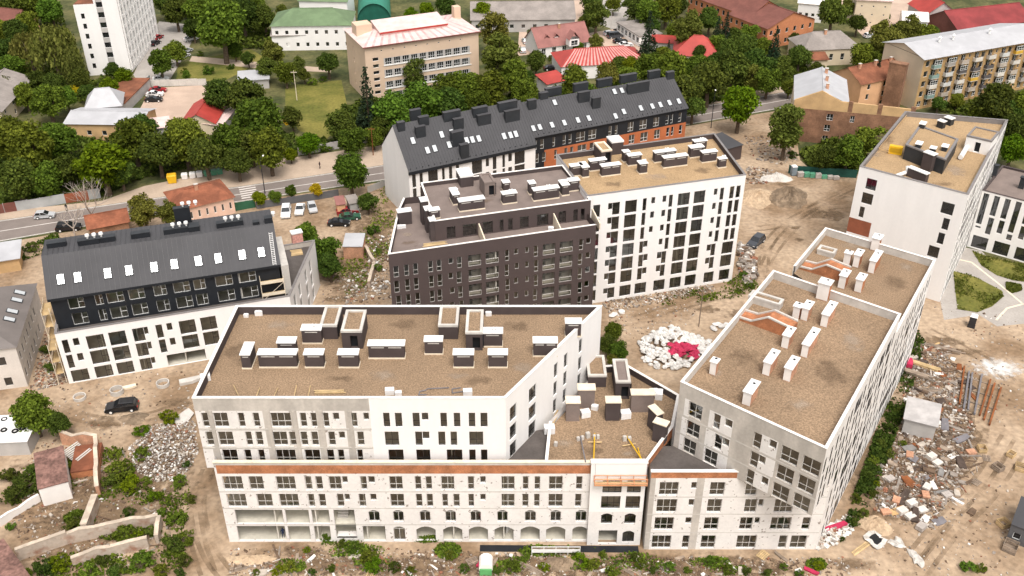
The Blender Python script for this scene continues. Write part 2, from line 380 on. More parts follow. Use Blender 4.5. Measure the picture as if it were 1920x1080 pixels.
def stair_house(parent, xl, xr, yb, z, e, dep, h, body, cop, topm, door=True, name='stair_house'):
    a = P(xl, yb, z); wd = u_at(a, e, xr, z); n = perp(e)
    q = [a, a+e*wd, a+e*wd+n*dep, a+n*dep]
    base = WL[parent.name]; mb = MB()
    o = wall(parent, q[0], q[1], z, z+h, [('N', wd*.4, wd*.4+.95, z+.1, z+2.)] if door and h > 2.1 else (), body, name=name, depth=.5)
    mb = MB(); mb.poly([(*q[1], z), (*q[2], z), (*q[2], z+h), (*q[1], z+h)]); mb.poly([(*q[2], z), (*q[3], z), (*q[3], z+h), (*q[2], z+h)]); mb.poly([(*q[3], z), (*q[0], z), (*q[0], z+h), (*q[3], z+h)])
    part('side_wall', mb, body, o)
    if door:
        mb = MB(); mb.poly([(*(a+e*wd*.3+n*.6), z), (*(a+e*(wd*.4+1.4)+n*.6), z), (*(a+e*(wd*.4+1.4)+n*.6), z+min(2.1, h)), (*(a+e*wd*.3+n*.6), z+min(2.1, h))]); part('door', mb, BLACK, o)  # black sheet behind the door opening: the recess's shade put in as colour
    ip = inset(q, .32); op = inset(q, -.05); mb = MB()
    for i in range(4):
        j = (i+1) % 4; mb.hexa([(*op[i], z+h), (*op[j], z+h), (*ip[j], z+h), (*ip[i], z+h)], [(*op[i], z+h+.3), (*op[j], z+h+.3), (*ip[j], z+h+.3), (*ip[i], z+h+.3)])
    part('coping', mb, cop, o); mb = MB(); mb.poly([(*p, z+h+.1) for p in inset(q, .25)]); part('roof', mb, topm, o)
    return o
for xl, xr, yb, dep, h in ((603, 634, 636, 4.6, 1.9), (643, 681, 654, 4.8, 2.5), (823, 859, 636, 4.6, 1.9), (874, 905, 657, 5.2, 2.5)):
    stair_house(A, xl, xr, yb, zr, EX, dep, h, BROWNIN, CONCL, GRAVEL)
# ---------------------------------------------------------------- front wing with the brick band and the link roof
zw = 13.3; yW = 88.79
w0 = np.array([P(399, 868, zw)[0], yW]); w1 = np.array([P(1213, 870, zw)[0], yW])
W = thing('apartment_wing', 'long low white block front with orange brick band, arched openings and gravel terrace roof', 'building', (*w0, 0))
rW = [(8.87, 11.13, 'V418-455 W467-494 V518-554 T572-585 T592-605 W617-640 S641-652 T676-688 S690-703 W730-755 T778-790 T798-810 W827-852 T877-889 S900-911 W940-965 T980-991 T1002-1013 W1029-1055 T1080-1092'),
      (6.02, 8.25, 'V426-462 W482-511 V524-560 T578-590 T598-611 T632-645 S646-656 T673-686 S694-706 W732-758 T780-792 T800-812 T829-840 T850-862 T878-889 S900-911 W940-965 T979-991 T1001-1012 W1028-1055 T1078-1090'),
      (3.5, 5.5, 'A691-712 A737-757 A787-807 A835-855 A882-902 A932-952 A984-1005 A1032-1052 A1079-1100'),
      (.25, 2.7, 'A738-760 O781-817 O831-867 O879-915 O927-963 O976-1012 O1024-1060 O1073-1106'),
      (3.15, 5.6, 'N442-531 N536-580 N585-618'), (.2, 2.8, 'N446-536 N541-582 N590-620 N681-723'), (.7, 5.6, 'N628-667')]
opsW = [o for zb, zt, s in rW for o in parse_row(w0, EX, zb, zt, s)]
ub = u_at(w0, EX, 1104, 7)
wall(W, w0, w0+EX*ub, 0, zw, opsW, [BLOCK, BRICK, CONCL], [(0.25, 99, 11.55, 12.9, 1), (0, 99, 12.9, zw, 2)] + [(0, 99, z, z+.16, 2) for z in (8.5, 5.72, 2.92)], FRW, rec=.2)
# the bay in front of the wing, under the painters' cradle
b0 = w0+EX*ub-np.array([0, .55]); b1 = np.array([w1[0], b0[1]])
opsB = [o for zb, zt, s in [(8.9, 10.95, 'V1130-1166 W1176-1202'), (6.3, 8.4, 'V1127-1163 W1173-1200'), (3.75, 5.5, 'A1127-1148 A1171-1192'), (.25, 2.6, 'N1122-1157'), (.5, 2.5, 'A1167-1189')] for o in parse_row(b0, EX, zb, zt, s)]
wall(W, b0, b1, 0, zw+.35, opsB, [WHITE, BLOCK, CONCL], [(0, 99, 0, 5.8, 1)], FRD, name='bay_wall')
for p, q in ((w0+EX*ub, b0), (b1, b1+np.array([0, 1.6]))):
    wall(W, p, q, 0, zw+.35, (), CONCL, name='bay_side')
wall(W, w0+np.array([0, 1.5]), w0, 0, zw, (), WHITE)
mb = MB(); mb.box(w0[0]-.05, w0[0]+ub, yW-.1, yW+.38, zw, zw+.12); part('coping', mb, COPC, W)
mb = MB(); mb.box(b0[0]-.05, b1[0]+.1, b0[1]-.06, b0[1]+.7, zw+.35, zw+.5); part('coping', mb, COPW, W)
# link roof between the two blocks
lc = [np.array([P(1022, 868, zw)[0], yW+.02]), np.array([w1[0], yW+.02]), P(1262, 800, zw), P(1274, 741, zw), P(1175, 684, zw), P(1128, 686, zw), P(1030, 790, zw)]
for i in (2, 3, 4, 5): wall(W, lc[i], lc[(i+1) % 7], 0, zw, (), WHITE)
zl = flat_top(W, lc, zw, 1.0, GRAVEL, BROWNIN, COPW, skip=(5,), t=.28)
interior(W, [w0+np.array([0, .02]), np.array([w1[0], yW+.02]), np.array([w1[0], 97.]), np.array([w0[0], 97.])], [.05, 2.95, 5.8, 8.65, 11.45], core=5.6, ztop=11.4)
mb = MB(); mb.poly([(w0[0], yW+.3, 11.6), (w1[0], yW+.3, 11.6), (w1[0], 90.5, 11.6), (w0[0], 90.5, 11.6)]); part('terrace', mb, DMEMBR, W)
mb = MB(); mb.poly([(a1[0]-.4, yW+.3, 12.2), (lc[0][0]+.1, yW+.3, 12.2), (*lc[6], 12.2), (*(a1+eS*7), 12.2), (*a1, 12.2)]); part('terrace', mb, DMEMBR, W)
wall(W, w1+np.array([0, .3]), lc[2], 11.6, zw, (), BRICK, name='brick_upstand')
# stair in the open bay
mb = MB()
xs0, xs1 = w0[0]+u_at(w0, EX, 630, 3), w0[0]+u_at(w0, EX, 650, 3)
for k in range(12): mb.box(xs0, xs1, yW+1.2+k*.3, yW+1.5+k*.3, 2.9, 3.07+k*.17)
part('stair', mb, CONCL, W); mb = MB(); mb.box(xs0-.1, xs0+2.9, yW+.02, yW+1.2, .0, .7); part('porch_wall', mb, BLOCK, W)
for xl, xr, yb, dep, h, m in ((1083, 1114, 765, 1.2, 2.9, MEMBR), (1061, 1086, 790, 1.3, 2.9, MEMBR), (1135, 1162, 789, 1.2, 2.9, BROWNIN), (1182, 1224, 773, 1.1, 2.8, MEMBR)):
    chimney(W, xl, xr, yb, zl, dep, h, EX, m, COPC)
chimney(W, 1213, 1229, 798, zl, .9, 3.0, angdir(-62), BROWNIN, COPC); chimney(W, 1222, 1245, 826, zl, 1.0, 2.9, angdir(-30), BROWNIN, COPC)
stair_house(W, 1102, 1136, 726, zl, EX, 4.6, 1.7, BROWNIN, CONCL, GRAVEL); stair_house(W, 1153, 1180, 748, zl, EX, 5., 2.6, BROWNIN, CONCL, MEMBR)
# ---------------------------------------------------------------- long right-hand block, two roof levels
e0 = P(1276, 716, ZT); e1 = P(1550, 842, ZT); dE = angdir(57.4); nE = perp(dE)
e2 = e1+dE*31.7; e3 = P(1450, 507, ZT); f0 = P(1488, 499, 19.); f2 = P(1755, 488, 19.); f2 = e1+dE*((f2-e1) @ dE); f3 = P(1548, 427, 19.)
E_ = thing('apartment_block', 'long right-hand apartment block with brick chimneys, raw concrete end wall and slit windows', 'building', (*e1, 0))
eF = unit(e1-e0)
rE = ['W1291-1316 T1337-1350 S1359-1373 T1412-1427 S1442-1456 W1464-1496 W1504-1537', 'W1287-1311 T1339-1353 S1353.5-1367 T1406-1421 S1422-1435 W1456-1487 W1496-1527', 'W1281-1304 W1320-1344 T1399-1413 S1427-1440 W1448-1478 W1487-1517']
opsE = [o for (zb, zt), s in zip(ROWS3, rE) for o in parse_row(e0, eF, zb, zt, s)]
zonesE = []
for (zb, zt), xs in zip(ROWS3, ([(1283, 1293), (1329, 1373), (1426, 1457)], [(1277, 1288), (1322, 1367), (1420, 1451)], [(1273, 1282), (1318, 1362), (1412, 1441)])):
    for x0, x1 in xs: zonesE.append((u_at(e0, eF, x0, zb+1), u_at(e0, eF, x1, zb+1), zb-.25, zt+.15, 1))
wall(E_, e0, e1, 12.0, ZT, opsE, [CONC, BLOCK, CONCL], zonesE+[(0, 99, 14.4, 14.6, 2), (0, 99, 17.25, 17.45, 2)], FRW)
# the lower front, flush with the wing
yR = 87.53; r0 = np.array([P(1207, 1030)[0], yR]); uo = (yR-e1[1])/dE[1]; r1 = e1+dE*uo; rw = [(9.2, 11.35, 'V1236-1272 S1296-1307 W1331-1359 W1398-1420 S1424-1434'), (6.36, 8.58, 'V1231-1269 S1291-1302 W1326-1353 W1396-1419 S1422-1432 V1452-1487'),
      (3.4, 5.55, 'V1227-1263 S1285-1297 W1320-1347 W1387-1411 S1415-1425 V1445-1483 T1504-1519'), (.2, 2.44, 'V1222-1258 T1279-1292 W1314-1341 V1381-1418 T1460-1475 W1482-1512')]
opsR = [o for zb, zt, s in rw for o in parse_row(r0, EX, zb, zt, s)]
uc = [u_at(r0, EX, x, 5) for x in (1207, 1222, 1297, 1311)]
ru = u_at(r0, EX, 1388, 12.5)
wall(E_, r0, r1, 0, 12.0, opsR, [BLOCK, CONC, CONCL], [(uc[0], uc[1], 0, 12, 1), (uc[2], uc[3], 0, 12, 1)]+[(0, 99, z, z+.14, 2) for z in (8.85, 6., 2.85)], FRW)
wall(E_, r0, r0+EX*ru, 12.0, 12.97, (), BRICK, name='brick_band')
mb = MB(); mb.box(r0[0]-.06, r0[0]+ru+.06, yR-.1, yR+.35, 12.97, 13.1); part('coping', mb, COPW, E_)
mb = MB(); mb.poly([(r0[0], yR+.3, 11.95), (r0[0]+ru+2.5, yR+.3, 11.95), (*e0, 11.95), (r0[0], 93.6, 11.95)]); part('terrace', mb, DMEMBR, E_)
wall(E_, r0+np.array([0, 2.]), r0, 0, 12.97, (), CONC)
# soffit under the projecting corner
mb = MB(); mb.poly([(*e0, 12.0), (*(r0+EX*ru), 12.0), (*e1, 12.0), (*(r1+np.array([0, 4.])), 12.0)][::-1]); part('soffit', mb, CONC, E_)
# long right side with the staggered slit windows
LE = float((f2-e1) @ dE); l1 = 31.7; ops = []; rr = random.Random(5)
floors = ROWS3+[(9.2, 11.35), (6.36, 8.58), (3.4, 5.55), (.2, 2.44)]
for i, (zb, zt) in enumerate(floors):
    u = .7+(i % 3)*.45
    while u < LE-1.3:
        if i > 0 or u < l1-1.4:
            wd = rr.choice((.75, .75, .8, 1.5)); ops.append(('T' if wd < 1 else 'W', u, u+wd, zb, zt))
        u += rr.choice((1.55, 1.75, 2.3))
fa = [o for o in ops if o[2] < l1-.1]; fb = [(k, u-l1, v-l1, p, q) for k, u, v, p, q in ops if u > l1+.1]
wall(E_, e1, e2, 12.0, ZT, [o for o in fa if o[3] > 11.9], [BLOCK, CONCL], [(0, 99, z, z+.16, 1) for z in (17.28, 14.42)], FRD, GLASSD, rec=.012)
wall(E_, e1+dE*uo, e2, 0, 12.0, [(k, u-uo, v-uo, p, q) for k, u, v, p, q in fa if p < 11.9 and u > uo+.3], [BLOCK, CONCL], [(0, 99, z, z+.16, 1) for z in (11.6, 8.8, 5.95, 2.9)], FRD, GLASSD, rec=.012)
wall(E_, e2, f2, 0, 19.0, [o for o in fb if o[4] < 18], [WHITE, BLOCK], [(0, 14, 0, 19, 1)], FRD, GLASSD, rec=.012)
wall(E_, e2, e3, 0, ZT, (), CONCL); wall(E_, e3, e0, 0, ZT, [('W', u, u+1.6, zb, zt) for zb, zt in ROWS3 for u in (3, 7, 11, 15, 19, 23)], WHITE)
wall(E_, f2, f3, 0, 19., (), CONCL); wall(E_, f3, f0, 0, 19., (), WHITE)
plE = [e0, e1, e2, e3]; plE2 = [f0, e2, f2, f3]
interior(E_, plE, [12.05, 14.55, 17.4, 20.3], ztop=20.3); interior(E_, [r0+np.array([0, .02]), r1+np.array([0, .02]), r1+dE*12, np.array([r0[0]+1, 96.])], [.05, 2.95, 6.1, 8.95], core=4.5, ztop=11.7)
zE = flat_top(E_, plE, ZT, 1.2, GRAVEL, CONCL, COPW, t=.25); zE2 = flat_top(E_, plE2, 19., 1.2, GRAVEL, CONCL, COPW, t=.25, skip=(0,))
def echim(px, py, z, ln, wd=.75, h=1.9, m=BRICKP):
    # brick stack lying along the block, near end at the pixel
    a = P(px, py, z); mb = MB(); mb.obox(a, dE, ln, wd, z, z+h, corner=True); o = part('chimney', mb, m, E_)
    mb = MB(); mb.obox(a-dE*.15-nE*.15, dE, ln+.3, wd+.3, z+h, z+h+.12, corner=True); part('cap', mb, CAPW, o)
    mb = MB(); mb.obox(a-dE*.03-nE*.03, dE, .05, wd+.06, z+.1, z+h-.02, corner=True); part('end_plaster', mb, COPW, o)
    mb = MB(); mb.obox(a+dE*ln*.7+nE*wd*.3, dE, .28, .28, z+h+.12, z+h+.17, corner=True); part('flue', mb, BLACK, o)
for px, py, ln, wd in ((1340, 705, .9, .7), (1405, 763, 2.6, .9), (1441, 706, 3.0, .8), (1480, 717, 2.7, .8), (1512, 672, 4.2, .75), (1476, 655, 2.2, .8), (1496, 600, 1., .8), (1512, 603, 2.0, .8), (1549, 615, 3.6, .8)):
    echim(px, py, zE, ln, wd)
echim(1550, 566, zE, 1.4, 1.5, 2.6, BRICK)
for px, py, ln, wd in ((1637, 514, 3.6, .8), (1608, 503, 1.9, .8), (1591, 500, .9, .9), (1645, 472, 1.6, 1.1), (1582, 543, 2., .9), (1613, 550, 1.9, .9)):
    echim(px, py, zE2, ln, wd, 2.1, BRICK)
def skew_stair(px0, py0, px1, py1, z):
    # brick stair head with a bent, sloping top
    a = P(px0, py0, z); b = P(px1, py1, z); L = np.linalg.norm(b-a); e = (b-a)/L; n = perp(e); prof = [(0, .35), (.25, .45), (.55, 1.9), (1, 1.5)]
    mb = MB(); tb = MB()
    for (t0, h0), (t1, h1) in zip(prof[:-1], prof[1:]):
        p, q = a+e*L*t0, a+e*L*t1
        mb.hexa([(*p, z), (*q, z), (*(q+n*2.2), z), (*(p+n*2.2), z)], [(*p, z+h0), (*q, z+h1), (*(q+n*2.2), z+h1), (*(p+n*2.2), z+h0)])
        for d0, d1 in ((-.06, .22), (1.98, 2.26)):
            tb.hexa([(*(p+n*d0), z+h0), (*(q+n*d0), z+h1), (*(q+n*d1), z+h1), (*(p+n*d1), z+h0)], [(*(p+n*d0), z+h0+.22), (*(q+n*d0), z+h1+.22), (*(q+n*d1), z+h1+.22), (*(p+n*d1), z+h0+.22)])
    o = part('stair_head', mb, BRICK, E_); part('coping', tb, CONCL, o); return o
skew_stair(1384, 600, 1480, 635, zE); skew_stair(1500, 505, 1583, 530, zE2)
stair_house(E_, 1402, 1460, 566, zE, angdir(-33), 1.6, .8, CONCL, CONCL, GRAVEL, False, 'lift_head'); stair_house(E_, 1531, 1562, 476, zE2, angdir(-33), 1.6, .6, CONCL, CONCL, GRAVEL, False, 'lift_head')
# ---------------------------------------------------------------- white block in the middle
zD = 21.2; d0 = P(1100, 368, zD); d1 = P(1399, 328, zD); d2 = P(1340, 250, zD); d3 = P(1043, 290, zD)
D = thing('apartment_block', 'tall white apartment block with yellow gravel roof standing in the middle of the site', 'building', (*d0, 0))
eD = unit(d1-d0)
FLD = [(17.0, 19.35), (14.2, 16.65), (11.5, 13.84), (8.75, 11.1), (6.0, 8.45), (3.35, 5.75), (.5, 2.7)]
colsD = {k: [u_at(d0, eD, x, 18.2) for x in v] for k, v in dict(a=(1112, 1125), b=(1140, 1162), c=(1172, 1194), d=(1205, 1212), f=(1221, 1228), g=(1242, 1249), h=(1254, 1261), i=(1271, 1293), j=(1301, 1322), k=(1338, 1344.5), l=(1350, 1357), m=(1368, 1376), n=(1380, 1388)).items()}
def dcol(k, key, fl, x0=0., x1=0.): return (k, colsD[key][0]+x0, colsD[key][1]+x1, fl[0]+((fl[1]-fl[0])*.48 if k == 'S' else 0), fl[1])
opsD = []
for i, fl in enumerate(FLD):
    opsD += [dcol('T', 'a', fl), dcol('L', 'c', fl), dcol('L', 'i', fl), dcol('L', 'j', fl)]
    # b: narrow upper light beside a full-height one
    opsD += [('S', colsD['b'][0], colsD['b'][0]+.75, fl[0]+(fl[1]-fl[0])*.48, fl[1]), ('T', colsD['b'][0]+.78, colsD['b'][1], *fl)]
    if i < 3: opsD += [dcol('T', 'd', fl), dcol('S', 'f', fl), dcol('S', 'g', fl), dcol('T', 'h', fl), dcol('S', 'k', fl), dcol('T', 'l', fl), dcol('T', 'm', fl), dcol('T', 'n', fl)]
    elif i == 3: opsD += [dcol('T', 'd', fl), ('S', colsD['d'][1]+.03, colsD['d'][1]+.8, fl[0]+1.1, fl[1]), dcol('S', 'g', fl), dcol('T', 'h', fl), dcol('S', 'k', fl), dcol('T', 'l', fl), dcol('T', 'm', fl), dcol('T', 'n', fl)]
    elif i in (4, 5):
        for key, s in (('d', 1), ('g', -1), ('k', -1)):
            u = colsD[key][0]; opsD += [('T', u+.75, u+1.6, *fl), ('S', u-.1, u+.72, fl[0]+1.1, fl[1])] if s < 0 else [('T', u, u+.85, *fl), ('S', u+.88, u+1.7, fl[0]+1.1, fl[1])]
        opsD += [('L', colsD['m'][0]-.1, colsD['n'][1], *fl)]
    else: opsD += [('W', colsD['d'][0]-.3, colsD['d'][1]+1.2, *fl), ('W', colsD['g'][0]-.3, colsD['h'][1], *fl), ('W', colsD['k'][0], colsD['l'][1], *fl), ('W', colsD['m'][0], colsD['n'][1], *fl)]
wall(D, d0, d1, 0, zD, opsD, WHITE, frame=FRD)
wall(D, d1, d2, 0, zD, [('T', u, u+.8, *fl) for fl in FLD for u in (3, 7, 12)], WHITE); wall(D, d2, d3, 0, zD, (), WHITE); wall(D, d3, d0, 0, zD, (), WHITE)
plD = [d0, d1, d2, d3]; interior(D, plD, [.3, 3.15, 5.85, 8.6, 11.3, 14.05, 16.8, 19.6], ztop=19.6)
zr = flat_top(D, plD, zD, .95, GRAVELY, BROWNIN, COPG)
for xl, xr, yb, dep, h in ((1070, 1092, 332, 1., 1.9), (1092, 1104, 334, 2.2, 1.9), (1106, 1136, 322, 1., 1.9), (1128, 1163, 332, 1., 1.9), (1169, 1180, 305, 1., 1.9), (1178, 1202, 312, 1., 1.9), (1199, 1213, 327, 1.3, 1.9), (1227, 1266, 306, 1., 1.9),
                           (1244, 1288, 316, 1., 1.9), (1294, 1318, 297, 1.2, 1.9), (1316, 1343, 306, 1., 1.9), (1347, 1361, 316, .8, 1.7), (1301, 1324, 284, 1., 1.8)):
    chimney(D, xl, xr, yb, zr, dep, h, eD, BROWNIN, CAPW, plinth=COPC)
stair_house(D, 1127, 1146, 307, zr, eD, 3.8, 2.2, BROWNIN, COPC, GRAVELY); stair_house(D, 1146, 1168, 291, zr, eD, 2.6, 2.3, BROWNIN, CAPW, CAPW, False, 'lift_head')
# ---------------------------------------------------------------- brown block with the roof terrace
zb_ = 18.6; b0 = P(728, 477, zb_); b1 = P(1118, 421.5, zb_); eB = unit(b1-b0); nB = perp(eB)
B = thing('apartment_block', 'dark brown apartment block with set-back top storey and long roof terrace', 'building', (*b0, 0))
bl = P(746, 395, zb_); b3 = P(757, 371, zb_); b2 = b1+nB*16.5
colsB = 'T738-748 T758-767 T775-784 T803-812 T819-828 S841-850 T857-866 B878-902 B911-935 T947-955 S964-972 S985-992 T1001-1009 B1018-1041 B1050-1074 T1086-1094 S1099-1108'
ops = []; FLB = [(14.3, 16.35), (11.5, 13.7), (8.75, 10.95), (6.0, 8.2), (3.3, 5.4), (.5, 2.6)]
cb = parse_row(b0, eB, *FLB[0], colsB); rr = random.Random(3)
balc = []
for i, (zb, zt) in enumerate(FLB):
    for k, u, v, p, q in cb:
        j = rr.uniform(-.12, .12) if i else 0
        if k == 'B': balc.append((u, v, zb, zt)); ops.append(('N', u, v, zb, zt))
        elif k == 'S': ops.append(('S', u+j, v+j, zb+(zt-zb)*.48, zt))
        else: ops.append(('T', u+j, v+j, zb, zt))
wall(B, b0, b1, 0, zb_, ops, BROWNR, frame=FRW)
for u, v, zb, zt in balc:      # loggias: side cheeks, glazed back wall, low glass front with a rail
    q = b0+eB*u; r_ = b0+eB*v; mb = MB(); mb.poly([(*(q+nB*.28), zb), (*(q+nB*1.5), zb), (*(q+nB*1.5), zt), (*(q+nB*.28), zt)]); mb.poly([(*(q+nB*.28), zb+.02), (*(r_+nB*.28), zb+.02), (*(r_+nB*1.5), zb+.02), (*(q+nB*1.5), zb+.02)]); mb.poly([(*(r_+nB*.28), zb), (*(r_+nB*1.5), zb), (*(r_+nB*1.5), zt), (*(r_+nB*.28), zt)][::-1])
    LOG = mat('loggia_plaster', (.34, .315, .27), .9, .08); lo = part('loggia', mb, LOG, B); WL[lo.name] = WL[B.name]
    wall(lo, q+nB*1.5, r_+nB*1.5, zb-.05, zt+.05, [('T', .25, .95, zb+.05, zt-.1), ('S', 1.0, min(1.7, v-u-.2), zb+.9, zt-.1)], LOG, frame=FRW, name='back_wall', winname='window')
    put_window(lo, b0, eB, u, v, zb, zb+.85, 'S', FRW, GLASS, .1, 'balustrade')
# left side with a kink, back and right
wall(B, bl, b0, 0, zb_, (), BROWNR); wall(B, b3, bl, 0, zb_, (), BROWNR); wall(B, b1, b2, 0, zb_, (), BROWNR); wall(B, b2, b3, 0, zb_, (), BROWNR)
plB = [b0, b1, b2, b3]
zt_ = flat_top(B, [b0, b1, b2, b3, bl], zb_, 1.15, MEMBR, BROWNIN, COPW, t=.22, skip=(1, 2))
interior(B, plB, [.3, 3.05, 5.75, 8.5, 11.25, 14.0, 16.7], ztop=16.7)
# set-back storey
zp = 21.0; p0 = P(815, 415, zp); p1 = p0+eB*u_at(p0, eB, 1108, zp); pd = nB*10.2
p3 = P(791, 369, zp); p2 = p1+nB*((p3-p0) @ nB); p4 = P(789, 343, zp); p5 = p1+nB*((p4-p0) @ nB)
rp = [('W', 838, 854), ('V', 868, 894), ('W', 905, 924), ('T', 937, 944), ('T', 953, 961), ('W', 975, 991), ('V', 1007, 1028), ('V', 1047, 1061), ('T', 1075, 1083), ('T', 1089, 1096)]
wall(B, p0, p1, zt_, zp, [(k, u_at(p0, eB, x0, 18.4), u_at(p0, eB, x1, 18.4), zt_+.15, zt_+2.2) for k, x0, x1 in rp], BROWNR, frame=FRD, name='upper_wall')
plP = [p0, p1, p5, p4]
wall(B, p1, p5, zt_, zp, (), BROWNR, name='upper_wall'); wall(B, p4, p0, zt_, zp, (), BROWNR, name='upper_wall'); wall(B, p5, p4, zt_, zp, (), BROWNR, name='upper_wall')
mb = MB(); mb.prism(inset(plP, 3.5), zt_, zp-.8, top=False); part('partition', mb, PARTI, B)
zr = flat_top(B, plP, zp, .7, MEMBR, BROWNIN, COPW, t=.22)
for x in (898, 1038, 1110):   # terrace dividers with a sloping white top
    p = p0+eB*u_at(p0, eB, x, 19); q = p-nB*((p-b0) @ nB-.25); mb = MB(); t = eB*.09
    mb.hexa([(*(q-t), zt_), (*(q+t), zt_), (*(p+t), zt_), (*(p-t), zt_)], [(*(q-t), zb_), (*(q+t), zb_), (*(p+t), zt_+2.1), (*(p-t), zt_+2.1)]); part('terrace_divider', mb, COPC, B)
for xl, xr, yb, dep, h in ((862, 909, 398, 1.2, 1.8), (850, 862, 385, 2.6, 1.8), (943, 969, 384, 1.1, 1.8), (944, 956, 360, 1.2, 1.6), (1001, 1048, 378, 1.1, 1.9), (993, 1004, 366, 1.2, 2.0), (1054, 1067, 368, 2., 1.9), (1067, 1086, 360, 1.1, 1.9), (806, 825, 412, 1., 1.5)):
    chimney(B, xl, xr, yb, zr, dep, h, eB, BROWNIN, CAPW, plinth=COPC)
for xl, xr, yb, dep, h in ((748, 773, 423, 1.2, 2.3), (792, 805, 422, 1.5, 4.2), (800, 813, 437, 1.4, 4.0), (808, 818, 453, 1.2, 3.6)):
    chimney(B, xl, xr, yb, zt_, dep, h, eB, BROWNIN, CAPW)
stair_house(B, 909, 929, 370, zr, eB, 3.4, 2.4, MEMBR, MEMBR, MEMBR); stair_house(B, 864, 888, 352, zr, eB, 3.2, 1.8, BROWNIN, CAPW, CAPW, False, 'lift_head')
# ---------------------------------------------------------------- white tower at the right
zF = 21.0; g0 = P(1612, 312, zF); g1 = P(1816, 365, zF); g2 = P(1890, 225, zF); g3 = P(1697, 209, zF)
F = thing('apartment_block', 'white apartment block at right with blank end wall, rust panel and gravel roof', 'building', (*g0, 0))
eFf = unit(g1-g0); zs7 = [z-.3 for z in (18.6, 15.8, 13., 10.2, 7.4, 4.6, 1.6)]
o = []
for (x0, x1, i) in ((1624, 1643, 0), (1616, 1636, 1), (1611, 1620, 2)): o.append(('W', u_at(g0, eFf, x0, zs7[i]), u_at(g0, eFf, x1, zs7[i]), zs7[i]-1.1, zs7[i]+1.))
for (x0, x1, y) in ((1765, 1788, 391), (1767, 1779, 420), (1758, 1770, 447), (1740, 1760, 472)):
    a_ = g0; z = 0
    # storey from the picture row, on the wall's plane
    d = CF*FPX+CR*((x0+x1)/2-960)-CU*(y-540); s = np.linalg.solve(np.array([[d[0], -eFf[0]], [d[1], -eFf[1]]]), g0); z = CAMH+d[2]*s[0]
    o.append(('W', u_at(g0, eFf, x0, z), u_at(g0, eFf, x1, z), z-1.1, z+1.05))
ur = u_at(g0, eFf, 1588+45, 10.5)
wall(F, g0, g1, 0, zF, o, [WHITE, RUST], [(0, ur, 8.2, 11.1, 1)], FRD)
LF = np.linalg.norm(g2-g1); o = []; rr = random.Random(9)
for i, z in enumerate(zs7):
    u = 1.2+(i % 2)*.8
    while u < LF-1.5:
        o.append(('T', u, u+rr.choice((.75, .8, 1.3)), z-1.1, z+1.05)); u += rr.choice((1.7, 2.1, 2.6))
wall(F, g1, g2, 0, zF, o, WHITE, frame=FRD, glass=GLASSD, rec=.012); wall(F, g2, g3, 0, zF, (), WHITE); wall(F, g3, g0, 0, zF, [('T', u, u+.9, z-1.1, z+1) for z in zs7 for u in (4, 9, 14, 19)], WHITE, frame=FRD, glass=GLASSD)
zr = flat_top(F, [g0, g1, g2, g3], zF, .9, GRAVELY, COPG, COPG, t=.35)
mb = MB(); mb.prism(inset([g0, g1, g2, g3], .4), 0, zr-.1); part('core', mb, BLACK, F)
dF = unit(g2-g1); nF = -eFf
ph = [P(1692, 298, zr), P(1766, 327, zr)]; phe = unit(ph[1]-ph[0]); ln = np.linalg.norm(ph[1]-ph[0])
q = [ph[0], ph[1], ph[1]+dF*10.5, ph[0]+dF*10.5]
mb = MB(); mb.prism(q, zr, zr+2.6, top=False); pho = part('plant_room', mb, BLACKCH, F)
ip = inset(q, .35); op = inset(q, -.08); mb = MB()
for i in range(4):
    j = (i+1) % 4; mb.hexa([(*op[i], zr+2.6), (*op[j], zr+2.6), (*ip[j], zr+2.6), (*ip[i], zr+2.6)], [(*op[i], zr+2.85), (*op[j], zr+2.85), (*ip[j], zr+2.85), (*ip[i], zr+2.85)])
part('coping', mb, COPG, pho); mb = MB(); mb.poly([(*p, zr+2.65) for p in inset(q, .2)]); part('roof', mb, GRAVELY, pho)
zz = zr+2.65
for px, py, ln_ in ((1725, 280, 1.5), (1752, 288, 1.1), (1774, 285, 1.4), (1732, 242, 1.5)):
    a_ = P(px, py, zz); mb = MB(); mb.obox(a_, dF, ln_, .9, zz, zz+.8, corner=True); c_ = part('roof_vent', mb, BLACKCH, pho); mb = MB(); mb.obox(a_-dF*.12-perp(dF)*.12, dF, ln_+.24, 1.14, zz+.8, zz+.92, corner=True); part('cap', mb, CAPW, pho)
for px, py, lx, ly, h, m in ((1699, 330, 3.6, .9, 1.6, BROWNIN), (1725, 316, 1.9, 1.2, 3.1, BROWNIN), (1755, 238, 1.3, 1., 1.3, BLACKCH), (1768, 232, 1.5, 1.2, 1.3, BLACKCH)):
    a_ = P(px, py, zr); mb = MB(); mb.obox(a_, phe, lx, ly, zr, zr+h, corner=True); c_ = part('chimney', mb, m, F); mb = MB(); mb.obox(a_-phe*.1-perp(phe)*.1, phe, lx+.2, ly+.2, zr+h, zr+h+.14, corner=True); part('cap', mb, CAPW, c_)
a_ = P(1806, 290, zr); sh = stair_house(F, 1806, 1852, 281, zr, eFf, 5.2, 2.6, WHITE, COPG, GRAVELY)
